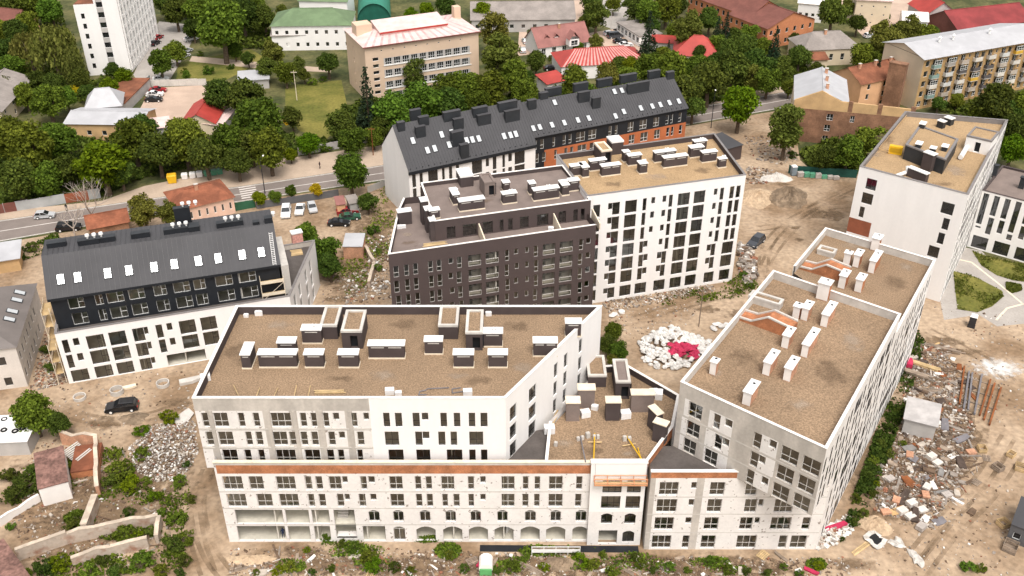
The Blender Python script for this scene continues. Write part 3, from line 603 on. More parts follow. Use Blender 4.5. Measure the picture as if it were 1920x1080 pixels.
# ---------------------------------------------------------------- striped low block at the far right
zK = 12.; k0 = P(1842, 357, zK); eK = eFf; k1 = k0+eK*16; k2 = k1+perp(eK)*14; k3 = k0+perp(eK)*14
K = thing('office_block', 'low white block with tall dark window stripes at the right edge', 'building', (*k0, 0)); o = []
u = .4; i = 0
while u < 15:
    top = (5.2, 11.6) if i % 3 == 0 else (7.5, 11.6); o.append(('T', u, u+1., *top)); o.append(('T', u+.1, u+1.05, 3.6 if i % 2 else 4.4, top[0]-.4))
    u += 1.9; i += 1
for j in range(4): o.append(('L', .6+j*3.9, 3.4+j*3.9, .2, 2.8))
wall(K, k0, k1, 0, zK, o, WHITE, frame=FRD, glass=GLASSD); wall(K, k3, k0, 0, zK, (), WHITE); wall(K, k1, k2, 0, zK, (), WHITE); wall(K, k2, k3, 0, zK, (), WHITE)
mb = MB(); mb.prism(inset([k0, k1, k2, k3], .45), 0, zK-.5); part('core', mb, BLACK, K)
zr = flat_top(K, [k0, k1, k2, k3], zK, .35, MEMBR, BROWNIN, BROWNIN)
chimney(K, 1858, 1866, 332, zr, .9, 2.4, eK, BLACKCH, BLACKCH); chimney(K, 1908, 1918, 353, zr, .8, 2.2, eK, BLACKCH, BLACKCH)
# ---------------------------------------------------------------- dark standing-seam roofs
def seams(parent, p, q, r, s, step=.62, m=DMETALS, name='roof_seam'):
    # raised seams from edge p-q up to edge s-r (3-D points)
    p, q, r, s = (np.array(v, float) for v in (p, q, r, s)); n = int(np.linalg.norm(q-p)/step); nn = np.cross(q-p, s-p); nn /= np.linalg.norm(nn); t = (q-p)/np.linalg.norm(q-p)*.03
    mb = MB()
    for k in range(n+1):
        a = p+(q-p)*k/n; b = s+(r-s)*k/n; mb.hexa([a-t, a+t, b+t, b-t], [a-t+nn*.06, a+t+nn*.06, b+t+nn*.06, b-t+nn*.06])
    return part(name, mb, m, parent, 'stuff')
SKYW = MB()
def skylight(parent, c, e, up, nn, w=.75, h=1.15):
    # roof window lying in the slope: c centre, e along the eave, up along the slope
    c = np.array(c, float)+np.array(nn)*.02; e = np.array(e); up = np.array(up); nn = np.array(nn); mb = MB()
    def fr(w_, h_, z0, z1): return [c+e*sx*w_/2+up*sy*h_/2+nn*z for z in (z0, z1) for sx, sy in ((-1, -1), (1, -1), (1, 1), (-1, 1))]
    k = fr(w+.24, h+.24, 0, .1); mb.hexa(k[:4], k[4:]); o = part('skylight', mb, BLACKCH, parent)
    k = fr(w, h, .1, .13); mb = MB(); mb.hexa(k[:4], k[4:]); part('pane', mb, GLASSK, o)
def on_slope(px, py, p, e3, up3):
    # picture point -> point of the sloping plane through p
    d = CF*FPX+CR*(px-960)-CU*(py-540); nn = np.cross(e3, up3); o = np.array([0, 0, CAMH]); t = ((np.array(p)-o) @ nn)/(d @ nn); return o+d*t
# left block: white storeys, black storeys set back, steep dark roof
H0 = P(102, 626, 9.4); H1 = P(440, 572, 9.4); eH = unit(H1-H0); nH = perp(eH); h1 = H0+eH*35.0
hb1 = P(590, 450, 9.4); hb0 = H0+nH*16.
Hh = thing('apartment_block', 'low white block with black upper storeys and steep dark metal roof at left', 'building', (*H0, 0))
FH = [(5.57, 8.05), (2.75, 5.25), (.1, 2.3)]
o = []
for i, (zb, zt) in enumerate(FH):
    sp = [('T', 118.5, 130), ('S', 139, 150), ('L', 163.5, 196.5), ('L', 205.5, 237), ('L', 250, 271), ('S', 271.5, 279), ('T', 293.5, 305.5), ('S', 314, 324), ('L', 337, 367), ('L', 377, 406)]
    for k, x0, x1 in sp:
        if i == 2 and x0 > 285: continue
        zm = 6.8; uu = [u_at(H0, eH, x, zm) for x in (x0, x1)]
        if i == 2 and k == 'T': uu = [uu[0], uu[1]+1.6]; k = 'L'
        if i == 2 and x0 == 139: continue
        o.append((k, uu[0], uu[1], zb+((zt-zb)*.45 if k == 'S' else 0), zt))
o.append(('N', u_at(H0, eH, 294, 6.8)+.6, u_at(H0, eH, 377, 6.8)-.2, -.2, 2.2))
o += [('L', u, u+2.2, *f) for f in FH for u in (31.3,)]+[('L', 28.2, 30.3, *f) for f in FH]
wall(Hh, H0, h1, 0, 9.4, o, WHITE, frame=FRD); Lh = np.linalg.norm(hb1-h1)
wall(Hh, h1, hb1, 0, 9.4, [('W', u, u+1.5, *f) for f in FH for u in (2., 5.3, 9.8, 13.1)], WHITE, frame=FRW); wall(Hh, hb1, hb0, 0, 9.4, (), CONCL); wall(Hh, hb0, H0, 0, 9.4, (), CONCL)
flat_top(Hh, [H0, h1, hb1, hb0], 9.4, .9, DMEMBR, CONC, COPG, t=.3)
interior(Hh, [H0, h1, hb1, hb0], [.05, 2.7, 5.5, 8.45], ztop=8.4, core=4.2)
q0 = H0+nH*2.5+eH*.2; q1 = q0+eH*33.9; o = []
xs = [(128, 158), (178, 193), (200, 232), (241, 271), (288, 312), (325, 356), (363, 385), (404, 436), (447, 480)]
for zb, zt in ((11.6, 13.7), (8.75, 10.9)):
    for x0, x1 in xs: o.append(('L', u_at(q0, eH, x0, 12.6), u_at(q0, eH, x1, 12.6), zb, zt))
wall(Hh, q0, q1, 8.5, 14.25, o, BLACK, frame=FRPVC, name='upper_wall', depth=.5, rec=.3)
q3 = q0+nH*10.; q2 = q1+nH*10.
for a_, b_ in ((q1, q2), (q2, q3), (q3, q0)): wall(Hh, a_, b_, 8.5, 14.25, (), CONCL, name='upper_wall')
interior(Hh, [q0, q1, q2, q3], [8.6, 11.5, 14.2], ztop=14.2, core=3.4)
k = q0-eH*.3; r0_ = np.array([*(k-nH*.35), 14.15]); r1_ = np.array([*(k+eH*34.5-nH*.35), 14.15]); t0_ = np.array([*(k+nH*4.5), 19.1]); t1_ = np.array([*(k+eH*34.5+nH*4.5), 19.1]); bk0 = np.array([*(k+nH*10.3), 18.8]); bk1 = np.array([*(k+eH*34.5+nH*10.3), 18.8]); eb0 = np.array([*(k+nH*10.8), 14.2]); eb1 = np.array([*(k+eH*34.5+nH*10.8), 14.2])
mb = MB(); mb.poly([r0_, r1_, t1_, t0_]); mb.poly([t0_, t1_, bk1, bk0]); mb.poly([bk0, bk1, eb1, eb0]); mb.poly([r0_, t0_, bk0, eb0]); mb.poly([r1_, eb1, bk1, t1_]); part('roof', mb, DMETAL, Hh)
seams(Hh, r0_, r1_, t1_, t0_, .75); seams(Hh, t0_, t1_, bk1, bk0, .75)
up = unit(t0_-r0_); e3 = np.array([*eH, 0]); nn = np.cross(e3, up)
for x, y in ((114, 524), (146, 520), (202, 512.5), (242, 507), (289, 501), (327, 495.5), (372, 489.5), (409, 484.5), (454, 478), (490, 473)): skylight(Hh, on_slope(x, y, r0_, e3, up), e3, up, nn, .95, 1.5)
mb = MB(); a_ = np.array([*(k-nH*.4), 13.75]); b_ = np.array([*(k+eH*34.5-nH*.4), 13.75]); mb.hexa([a_, b_, b_+np.array([*nH*.3, 0]), a_+np.array([*nH*.3, 0])], [a_+[0, 0, .42], b_+[0, 0, .42], b_+np.array([*nH*.3, .42]), a_+np.array([*nH*.3, .42])]); part('fascia', mb, BLACK, Hh)
for x0, x1, y, d, h in ((89, 125, 467, 1., .8), (147, 188, 463, 1., .9), (189, 217, 457, 1., .9), (247, 282, 450, 1., .9), (308, 355, 442, 1., .9), (355, 375, 437, 1.6, .9), (330, 360, 420, .9, 2.6), (407, 457, 430, 1., .9), (475, 487, 424, .8, .6), (497, 512, 421, 1., 1.0)):
    c_ = chimney(Hh, x0, x1, y, 18.95, d, h, eH, BLACK, BLACKCH, .04, .06)
    if x0 in (147, 330, 308, 407, 497):   # bright vent cowls on top
        a_ = P(x0, y, 18.95)
        for j in range(3 if x0 != 497 else 1):
            mb = MB(); w_ = .5; qq = a_+eH*(1.5+j*1.0)+nH*.6; mb.tube((*qq, 18.95+h), (*qq, 18.95+h+.45), .16, .16, 8); mb.tube((*qq, 18.95+h+.45), (*qq, 18.95+h+.75), .34, .3, 10); part('vent_cowl', mb, CAPW, c_)
mb = MB()
for j in range(18):
    c_ = on_slope(507+(515-507)*j/17, 438+(495-438)*j/17, r0_, e3, up); mb.hexa([c_-e3*.22-up*.03, c_+e3*.22-up*.03, c_+e3*.22+up*.03, c_-e3*.22+up*.03], [c_-e3*.22-up*.03+nn*.14, c_+e3*.22-up*.03+nn*.14, c_+e3*.22+up*.03+nn*.14, c_-e3*.22+up*.03+nn*.14])
for s in (-.25, .25):
    a_ = on_slope(507, 436, r0_, e3, up)+e3*s; b_ = on_slope(515, 497, r0_, e3, up)+e3*s; mb.tube(a_+nn*.12, b_+nn*.12, .035)
part('roof_ladder', mb, CAPW, Hh)
mb = MB(); mb.prism([*([q1+eH*.35-nH*.3, q1+eH*1.5-nH*.3, q1+eH*1.5+nH*9.6, q1+eH*.35+nH*9.6])], 8.6, 13.9); part('gable_wall', mb, CONCL, Hh)
# long dark roof behind the brown block: white left half, black and orange right half
def dark_roof_house(name, label, A_, e, L, dep, ze, zrg, roff, walls, wins, sky_px, chims, zfas=.9):
    n = perp(e); t = thing(name, label, 'building', (*A_, 0)); B_ = A_+e*L; C_ = B_+n*dep; D_ = A_+n*dep
    wall(t, A_, B_, 0, ze, wins, walls[0], walls[1], FRPVC if walls[2] else FRD, GLASSD)
    for p_, q_ in ((B_, C_), (C_, D_), (D_, A_)): wall(t, p_, q_, 0, ze, (), walls[3])
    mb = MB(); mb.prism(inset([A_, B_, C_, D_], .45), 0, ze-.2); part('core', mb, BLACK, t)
    R0, R1 = A_+n*roff, B_+n*roff
    for p_, q_, r_ in ((A_, D_, R0), (B_, C_, R1)): mb = MB(); mb.poly([(*p_, ze), (*q_, ze), (*r_, zrg-.1)]); part('gable', mb, walls[3], t)
    o3 = lambda p_, z: np.array([*p_, z]); ov = .35; sl = (zrg-ze)/roff
    a3_, b3_, r1, r0 = o3(A_-n*ov-e*.1, ze-sl*ov+.1), o3(B_-n*ov+e*.1, ze-sl*ov+.1), o3(R1+e*.1, zrg+.1), o3(R0-e*.1, zrg+.1)
    c3_, d3_ = o3(C_+n*ov+e*.1, ze+.1-(zrg-ze)/(dep-roff)*ov), o3(D_+n*ov-e*.1, ze+.1-(zrg-ze)/(dep-roff)*ov)
    mb = MB(); mb.poly([a3_, b3_, r1, r0]); mb.poly([r0, r1, c3_, d3_]); part('roof', mb, DMETAL, t); seams(t, a3_, b3_, r1, r0, .62)
    mb = MB(); mb.obox(A_-n*(ov+.04)-e*.1, e, L+.2, ov, ze-zfas, ze-sl*ov+.06, corner=True); part('fascia', mb, BLACK, t)
    up = unit(r0-a3_); e3 = np.array([*e, 0]); nn = np.cross(e3, up)
    for x, y in sky_px: skylight(t, on_slope(x, y, a3_, e3, up), e3, up, nn, .8, 1.35)
    mb = MB()
    for j in range(int(L/1.3)):     # snow guards along the eave
        c_ = a3_+e3*(j*1.3+.5)+up*.5+nn*.02; mb.hexa([c_-e3*.08, c_+e3*.08, c_+e3*.08+up*.1, c_-e3*.08+up*.1], [c_-e3*.08+nn*.25, c_+e3*.08+nn*.25, c_+e3*.08+up*.1+nn*.25, c_-e3*.08+up*.1+nn*.25])
    part('snow_guard', mb, BLACK, t, 'stuff')
    for x0, x1, y, d, h in chims:
        p_ = on_slope(x0, y, a3_, e3, up); 
        if p_[2] > zrg: p_ = np.array([*P(x0, y, zrg-.5), zrg-.5])
        w_ = max(.7, u_at(p_[:2], e, x1, p_[2])); mb = MB(); h = h+d*sl*.75; mb.obox(p_[:2], e, w_, d, p_[2]-.3, p_[2]+h, corner=True); c_ = part('chimney', mb, BLACKCH, t)
        mb = MB(); mb.obox(p_[:2]-e*.06-n*.06, e, w_+.12, d+.12, p_[2]+h, p_[2]+h+.08, corner=True); part('cap', mb, DMETAL, c_)
    return t
GA = P(766, 320, 11.5); gB = P(987, 272, 11.5); eG = unit(gB-GA)
wG = [(k, u_at(GA, eG, x0, 9.2), u_at(GA, eG, x1, 9.2), zb, 10.4) for k, x0, x1, zb in (('T', 773, 780, 7.6), ('T', 787, 793, 7.6), ('W', 803, 821, 7.6), ('T', 829, 834, 7.6), ('T', 842, 848, 7.6), ('T', 855, 861, 7.6), ('W', 885, 904, 7.6), ('T', 911, 917, 8.6), ('T', 924, 931, 7.6), ('T', 942, 947, 7.6), ('T', 953, 960, 8.6), ('W', 965, 984, 7.6))]
wG += [(k, u, v, zb-3, zt-3) for k, u, v, zb, zt in wG]
dark_roof_house('terraced_block', 'white-fronted half of the long block with dark seamed metal roof and skylights', GA, eG, 28.5, 14, 11.5, 18.4, 7, (WHITE, (), False, WHITE), wG,
    ((774, 264), (801.5, 282), (815, 278.5), (828, 252.5), (847, 249), (842, 271.5), (875, 263.5), (885.5, 262), (897.5, 260), (945, 255.5), (957, 253.5), (967, 251.5)),
    ((771, 790, 226, .8, 1.4), (747, 760, 248, .9, 1.2), (787, 805, 238, .9, 1.2), (781, 799, 260, .8, 1.7), (833, 864, 230, .9, 1.3), (852, 870, 245, .8, 1.7), (888, 915, 222, .9, 1.3), (897, 921, 237, .8, 1.6), (936, 970, 212, .9, 1.3), (948, 975, 231, .8, 1.8), (849, 870, 277, 1.2, 2.2), (865, 880, 299, 1., 2.2)))
GR = P(986, 259, 10.5); eR = unit(P(1289, 201, 10.5)-GR); LR = 41.
wR = [(k, u_at(GR, eR, x0, 8.4), u_at(GR, eR, x1, 8.4), 7.3, 9.5) for k, x0, x1 in (('T', 1001, 1007), ('T', 1013, 1020), ('T', 1036, 1041), ('T', 1055, 1061), ('T', 1066, 1072), ('W', 1080, 1097), ('W', 1103, 1118), ('T', 1141, 1147), ('T', 1153, 1158), ('W', 1177, 1188), ('W', 1199, 1213), ('W', 1225, 1236), ('T', 1248, 1254), ('T', 1257, 1262), ('T', 1272, 1278))]
wR += [(k, u+.5, v+.5, 4.2, 6.4) for k, u, v, zb, zt in wR]
dark_roof_house('terraced_block', 'right half of the long dark-roofed block, black above orange walls', GR, eR, LR, 14, 10.5, 15.6, 7, ([BLACK, ORANGE], [(4.5, 99, 0, 6.9, 1)], True, ORANGE), wR,
    ((988, 243), (1000, 241), (1012, 238.5), (1035, 234.5), (1058, 230.5), (1083.5, 225.5), (1104, 222), (1154, 218), (1169.5, 209.5), (1201.5, 203), (1223, 199.5), (1238, 196.5), (1255, 193), (1272.5, 190), (1040, 192.5), (1152, 172), (1166, 170)),
    ((991, 1006, 207, .9, 1.6), (1013, 1028, 188, .9, 1.0), (1024, 1053, 180, .9, 1.0), (1077, 1103, 171, .9, 1.0), (1121, 1148, 163, .9, 1.), (1164, 1194, 155, .9, 1.), (1085, 1106, 194, .8, 1.9), (1111, 1126, 205, .8, 2.0), (1177, 1217, 178, .8, 1.9), (1217, 1238, 147, .9, 1.), (1251, 1264, 150, .9, 1.2)), zfas=.3)
# ================================================================== GROUND
def sheet(name, px, z, m):
    mb = MB(); mb.poly([(*P(x, y), z) for x, y in px]); return struct(name, mb, m)
EARTH = mat('rough_grass_earth', (.045, .055, .016), .95, .0, .12, fine=.3, fscale=1.0, col2=(.125, .115, .045), ramp=(.40, .62), bump=.5, bscale=2)
SAND = mat('site_sand', (.225, .15, .09), .95, .0, .09, fine=.22, fscale=1.3, col2=(.40, .30, .208), ramp=(.37, .61), bump=.6, bscale=1.6, bdist=.12)
ASPH = mat('asphalt', (.20, .168, .15), .9, .10, .15, fine=.06, fscale=3)
PAVE = mat('sandy_paving', (.43, .335, .255), .92, .10, .15, fine=.07, fscale=3)
LOT = mat('car_park_surface', (.46, .345, .27), .92, .10, .15, fine=.06, fscale=3)
GREYP = mat('grey_paving', (.36, .33, .30), .9, .08, .3, fine=.08, fscale=3)
LAWN = mat('dry_lawn', (.085, .095, .015), .95, .0, .10, fine=.22, fscale=1.5, col2=(.185, .165, .038), ramp=(.38, .62))
PAINTW = mat('road_paint', (.60, .56, .52), .8, .1, 1.)
mb = MB(); mb.poly([(-1500, -200, -.02), (1500, -200, -.02), (1500, 2600, -.02), (-1500, 2600, -.02)]); struct('ground', mb, EARTH)
sheet('construction_ground', [(-700, 1500), (-500, 560), (0, 456), (480, 376), (720, 341), (1290, 236), (1485, 203), (1500, 300), (1520, 318), (1640, 330), (1720, 480), (2300, 600), (2800, 1500)], .0, SAND)
far = [(-300, 466), (0, 415), (240, 380), (480, 347), (720, 311), (1000, 262), (1290, 205), (1450, 178), (1600, 150)]; near = [(-300, 500), (0, 452), (240, 410), (480, 373), (720, 337), (1000, 290), (1290, 233), (1450, 205), (1600, 178)]
sheet('road', far+near[::-1], .004, ASPH)
sheet('pavement', [(-300, 445), (0, 397), (190, 378), (270, 350), (480, 306), (720, 272), (1000, 235), (1290, 190), (1450, 165), (1600, 140)]+[(x, y-1) for x, y in far[::-1]], .12, PAVE)
# kerbs and the centre line
def ribbon(pts, wd, z0, z1, mb):
    q = [P(*p) for p in pts]
    for a, b in zip(q[:-1], q[1:]): mb.obox((a+b)/2, unit(b-a), np.linalg.norm(b-a), wd, z0, z1)
mb = MB(); ribbon(far, .22, 0, .135, mb); struct('kerb', mb, CONCL)
mb = MB(); ribbon([(x, y+.4) for x, y in near], .22, 0, .13, mb); struct('kerb', mb, CONCL)
mb = MB(); mid = [((a[0]+b[0])/2, (a[1]+b[1])/2) for a, b in zip(far, near)]
ribbon(mid, .22, .006, .009, mb); struct('road_marking', mb, PAINTW)
for k in range(6):
    mb = MB(); a = P(446+6*k, 351+3*k); ribbon([(447+k*1.2, 352+k*4), (478+k*1.2, 347+k*4)], .5, .008, .012, mb); struct('road_marking', mb, PAINTW)
sheet('car_park', [(283, 165), (378, 160), (392, 172), (345, 222), (318, 238), (262, 205)], .01, LOT)
sheet('asphalt_yard', [(298, 40), (372, 48), (352, 95), (318, 150), (262, 160), (250, 140)], .01, GREYP)
sheet('lawn', [(535, 160), (640, 150), (655, 215), (612, 262), (560, 245), (535, 200)], .01, LAWN)
sheet('lawn', [(335, 118), (470, 92), (500, 110), (420, 152), (330, 152)], .01, LAWN)
sheet('yard', [(1105, 62), (1165, 52), (1215, 95), (1150, 112), (1100, 100)], .01, LOT)
sheet('lane', [(1138, -60), (1168, -60), (1180, 30), (1160, 60), (1125, 45)], .01, GREYP)
sheet('yard', [(975, 40), (1010, 38), (1012, 100), (970, 105)], .01, LOT)
sheet('yard', [(1075, 0), (1105, 0), (1108, 40), (1075, 42)], .01, LOT)
sheet('yard', [(1560, -20), (1760, -20), (1740, 62), (1620, 70), (1590, 40)], .01, LOT)
sheet('footpath', [(360, 105), (500, 118), (620, 128), (620, 136), (480, 128), (355, 115)], .014, PAVE)
sheet('paved_court', [(1770, 600), (1762, 560), (1800, 462), (1840, 470), (1870, 500), (1960, 520), (1990, 600), (1870, 612), (1835, 590)], .006, GREYP)
for px in ([(1822, 470), (1848, 480), (1935, 500), (1945, 532), (1900, 526), (1868, 516), (1840, 498)], [(1787, 508), (1830, 520), (1878, 545), (1882, 556), (1860, 575), (1832, 586), (1795, 580)], [(1886, 530), (1914, 537), (1916, 545), (1898, 550), (1887, 543)]):
    sheet('planting_bed', px, .05, LAWN)
mb = MB(); ribbon([(1800, 487), (1822, 492), (1870, 530), (1918, 570), (1888, 578), (1868, 600)], .35, .007, .02, mb); struct('path_edging', mb, COPC)
DIRTD = mat('damp_earth', (.15, .10, .06), .95, .0, .35, fine=.25, fscale=1.5, col2=(.26, .18, .11), bump=.5, bscale=2)
def ragged(m):
    # patch fades out raggedly towards its rim
    t = m.node_tree; n = t.nodes; L = t.links; b = n['Principled BSDF']; tc = n.new('ShaderNodeTexCoord'); vm = n.new('ShaderNodeVectorMath'); vm.operation = 'SUBTRACT'; vm.inputs[1].default_value = (.5, .5, .5); L.new(tc.outputs['Generated'], vm.inputs[0])
    sp = n.new('ShaderNodeVectorMath'); sp.operation = 'MULTIPLY'; sp.inputs[1].default_value = (1, 1, 0); L.new(vm.outputs[0], sp.inputs[0]); ln = n.new('ShaderNodeVectorMath'); ln.operation = 'LENGTH'; L.new(sp.outputs[0], ln.inputs[0])
    g = n.new('ShaderNodeNewGeometry'); nz = n.new('ShaderNodeTexNoise'); nz.inputs['Scale'].default_value = .9; nz.inputs['Detail'].default_value = 6; L.new(g.outputs['Position'], nz.inputs['Vector'])
    ma = n.new('ShaderNodeMath'); ma.operation = 'MULTIPLY_ADD'; ma.inputs[1].default_value = .9; L.new(nz.outputs['Fac'], ma.inputs[0]); L.new(ln.outputs['Value'], ma.inputs[2])
    mr = n.new('ShaderNodeMapRange'); mr.inputs[1].default_value = .55; mr.inputs[2].default_value = .85; mr.inputs[3].default_value = .85; mr.inputs[4].default_value = 0; L.new(ma.outputs[0], mr.inputs[0]); L.new(mr.outputs[0], b.inputs['Alpha'])
ragged(DIRTD)
rr = random.Random(21)
def blob_patch(cx, cy, rx, ry, z, m, name='bare_earth'):
    sheet(name, [(cx+rx*math.cos(t)*(1+.25*math.sin(3*t+cx)+rr.uniform(-.12, .12)), cy+ry*math.sin(t)*(1+.25*math.cos(2*t+cy)+rr.uniform(-.12, .12))) for t in [2*math.pi*k/18 for k in range(18)]], z, m)
for i, (cx, cy, rx, ry) in enumerate(((200, 795, 40, 14), (330, 755, 40, 10), (640, 560, 30, 10), (1390, 590, 45, 12), (1330, 580, 30, 8), (1530, 400, 28, 12), (1480, 375, 22, 8), (1490, 427, 14, 5), (1500, 450, 10, 4), (1560, 405, 24, 14), (1760, 640, 55, 14), (1800, 660, 40, 9), (620, 520, 25, 10), (725, 430, 12, 30), (70, 985, 40, 12), (1465, 345, 20, 5), (560, 1035, 60, 16), (830, 1040, 70, 12), (1060, 1060, 50, 14), (1600, 1060, 60, 14), (1290, 1060, 60, 12))):
    blob_patch(cx, cy, rx, ry, .004+.0004*i, DIRTD)
blob_patch(1730, 830, 110, 150, .003, DIRTD); blob_patch(800, 1062, 400, 34, .0032, DIRTD); blob_patch(1300, 1066, 320, 30, .0034, DIRTD); blob_patch(230, 960, 160, 110, .0036, DIRTD); blob_patch(1640, 880, 60, 130, .0038, DIRTD); blob_patch(690, 460, 60, 90, .0042, DIRTD)
for i_, (cx, cy, rx, ry) in enumerate(((1720, 705, 70, 50), (1735, 880, 85, 100), (1680, 955, 60, 45), (1790, 800, 50, 70), (110, 900, 110, 70), (300, 885, 75, 75), (600, 1056, 170, 30), (1000, 1060, 170, 26), (1350, 1062, 170, 24), (120, 1020, 120, 60), (1180, 560, 60, 14), (1300, 548, 60, 14), (660, 530, 60, 30))): blob_patch(cx, cy, rx, ry, .0055+.0004*i_, DIRTD)
TRACK = mat('tyre_track', (.20, .135, .08), .95, .1, .5, fine=.2, fscale=2)
t_ = TRACK.node_tree; g_ = t_.nodes.new('ShaderNodeNewGeometry'); z_ = t_.nodes.new('ShaderNodeTexNoise'); z_.inputs['Scale'].default_value = .22; z_.inputs['Detail'].default_value = 5; r_ = t_.nodes.new('ShaderNodeMapRange'); r_.inputs[1].default_value = .42; r_.inputs[2].default_value = .62; r_.inputs[3].default_value = 0; r_.inputs[4].default_value = .42
t_.links.new(g_.outputs['Position'], z_.inputs['Vector']); t_.links.new(z_.outputs['Fac'], r_.inputs[0]); t_.links.new(r_.outputs[0], t_.nodes['Principled BSDF'].inputs['Alpha'])
def track(px, off=(-.85, .85)):
    # pair of wheel ruts along a smoothed line
    q = [P(*p) for p in px]; fine = []
    for i in range(len(q)-1):
        p0, p1, p2, p3 = q[max(i-1, 0)], q[i], q[i+1], q[min(i+2, len(q)-1)]
        for k in range(8): t = k/8; fine.append(.5*((2*p1)+(p2-p0)*t+(2*p0-5*p1+4*p2-p3)*t*t+(3*p1-p0-3*p2+p3)*t**3))
    fine.append(q[-1])
    for o in off:
        mb = MB(); L_, R_ = [], []
        for i in range(len(fine)):
            e = unit(fine[min(i+1, len(fine)-1)]-fine[max(i-1, 0)]); c = fine[i]+perp(e)*o; L_.append(c+perp(e)*.3); R_.append(c-perp(e)*.3)
        for i in range(len(fine)-1): mb.poly([(*R_[i], .0165), (*R_[i+1], .0165), (*L_[i+1], .0165), (*L_[i], .0165)])
        struct('tyre_track', mb, TRACK)
for px in ([(392, 880), (372, 930), (375, 985), (395, 1040), (425, 1080)], [(385, 890), (364, 945), (370, 1010), (390, 1075)], [(110, 770), (200, 790), (300, 775), (385, 735)], [(1395, 430), (1470, 420), (1540, 380), (1600, 350)], [(1430, 520), (1440, 460), (1490, 410), (1580, 365)], [(1420, 545), (1450, 470), (1520, 400), (1590, 385)], [(1150, 610), (1220, 590), (1330, 560), (1420, 540)], [(1740, 620), (1800, 650), (1870, 690), (1915, 740)], [(1720, 1080), (1780, 1000), (1850, 930), (1905, 850)], [(1690, 1075), (1760, 990), (1840, 900), (1890, 820)], [(610, 540), (680, 525), (725, 530)]): track(px)
# ================================================================== BACKGROUND HOUSES
ROOFR = mat('red_metal_roof', (.36, .045, .035), .55, .12, .3, spec=.4)
ROOFM = mat('maroon_roof', (.17, .065, .05), .75, .15, .3, fine=.08, fscale=2)
ROOFB = mat('rusty_brown_roof', (.20, .075, .04), .85, .25, .3, fine=.1, fscale=2)
ROOFO = mat('weathered_orange_roof', (.24, .085, .045), .85, .25, .3, fine=.12, fscale=2)
ROOFS = mat('silver_metal_roof', (.41, .41, .425), .5, .08, .25, spec=.5, fine=.03)
ROOFG = mat('grey_sheet_roof', (.255, .225, .205), .9, .14, .3, fine=.08, fscale=2)
ROOFGR = mat('green_sheet_roof', (.13, .19, .10), .75, .12, .3)
ROOFPK = mat('pink_brown_tile', (.27, .12, .105), .8, .12, .4, fine=.06)
PINK = mat('pale_pink_roof', (.66, .50, .47), .6, .12, .4)
BEIGE = mat('beige_render', (.60, .45, .33), .85, .05, .2)
CREAM = mat('cream_render', (.62, .52, .38), .9, .06, .2)
OCHRE = mat('ochre_render', (.52, .34, .17), .9, .14, .25, fine=.05)
YBRICK = mat('yellow_brick', (.42, .27, .125), .9, .12, .2, fine=.08, fscale=3)
OBRICK = mat('orange_brick_wall', (.50, .20, .095), .9, .10, .3, fine=.08, fscale=3)
PEACH = mat('peach_render', (.62, .36, .20), .9, .08, .3)
GREYW = mat('grey_render', (.42, .40, .38), .9, .1, .3)
TEAL = mat('green_tarp', (.02, .19, .125), .5, .12, .3)
def roof_quads(kind, A, B, C, D, ze, rh, ov, hip):
    e = unit(B-A); n = unit(D-A); L = np.linalg.norm(B-A); d = np.linalg.norm(D-A)
    if kind == 'gabley': A, B, C, D, e, n, L, d = B, C, D, A, n, -e, d, L; 
    sl = rh/(d/2); zo = ze-sl*ov
    a = np.array([*(A-e*ov-n*ov), zo]); b = np.array([*(B+e*ov-n*ov), zo]); c = np.array([*(C+e*ov+n*ov), zo]); dd = np.array([*(D-e*ov+n*ov), zo])
    h = hip*(d/2); r0 = np.array([*(A+n*d/2+e*(h-ov if hip == 0 else h)), ze+rh]); r1 = np.array([*(B+n*d/2-e*(h-ov if hip == 0 else h)), ze+rh])
    q = [[a, b, r1, r0], [c, dd, r0, r1]]
    if hip > 0: q += [[b, c, r1], [dd, a, r0]]
    g = [] if hip > 0 else [[(*A, ze), (*D, ze), (*(A+n*d/2), ze+rh)], [(*B, ze), (*C, ze), (*(B+n*d/2), ze+rh)]]
    return q, g
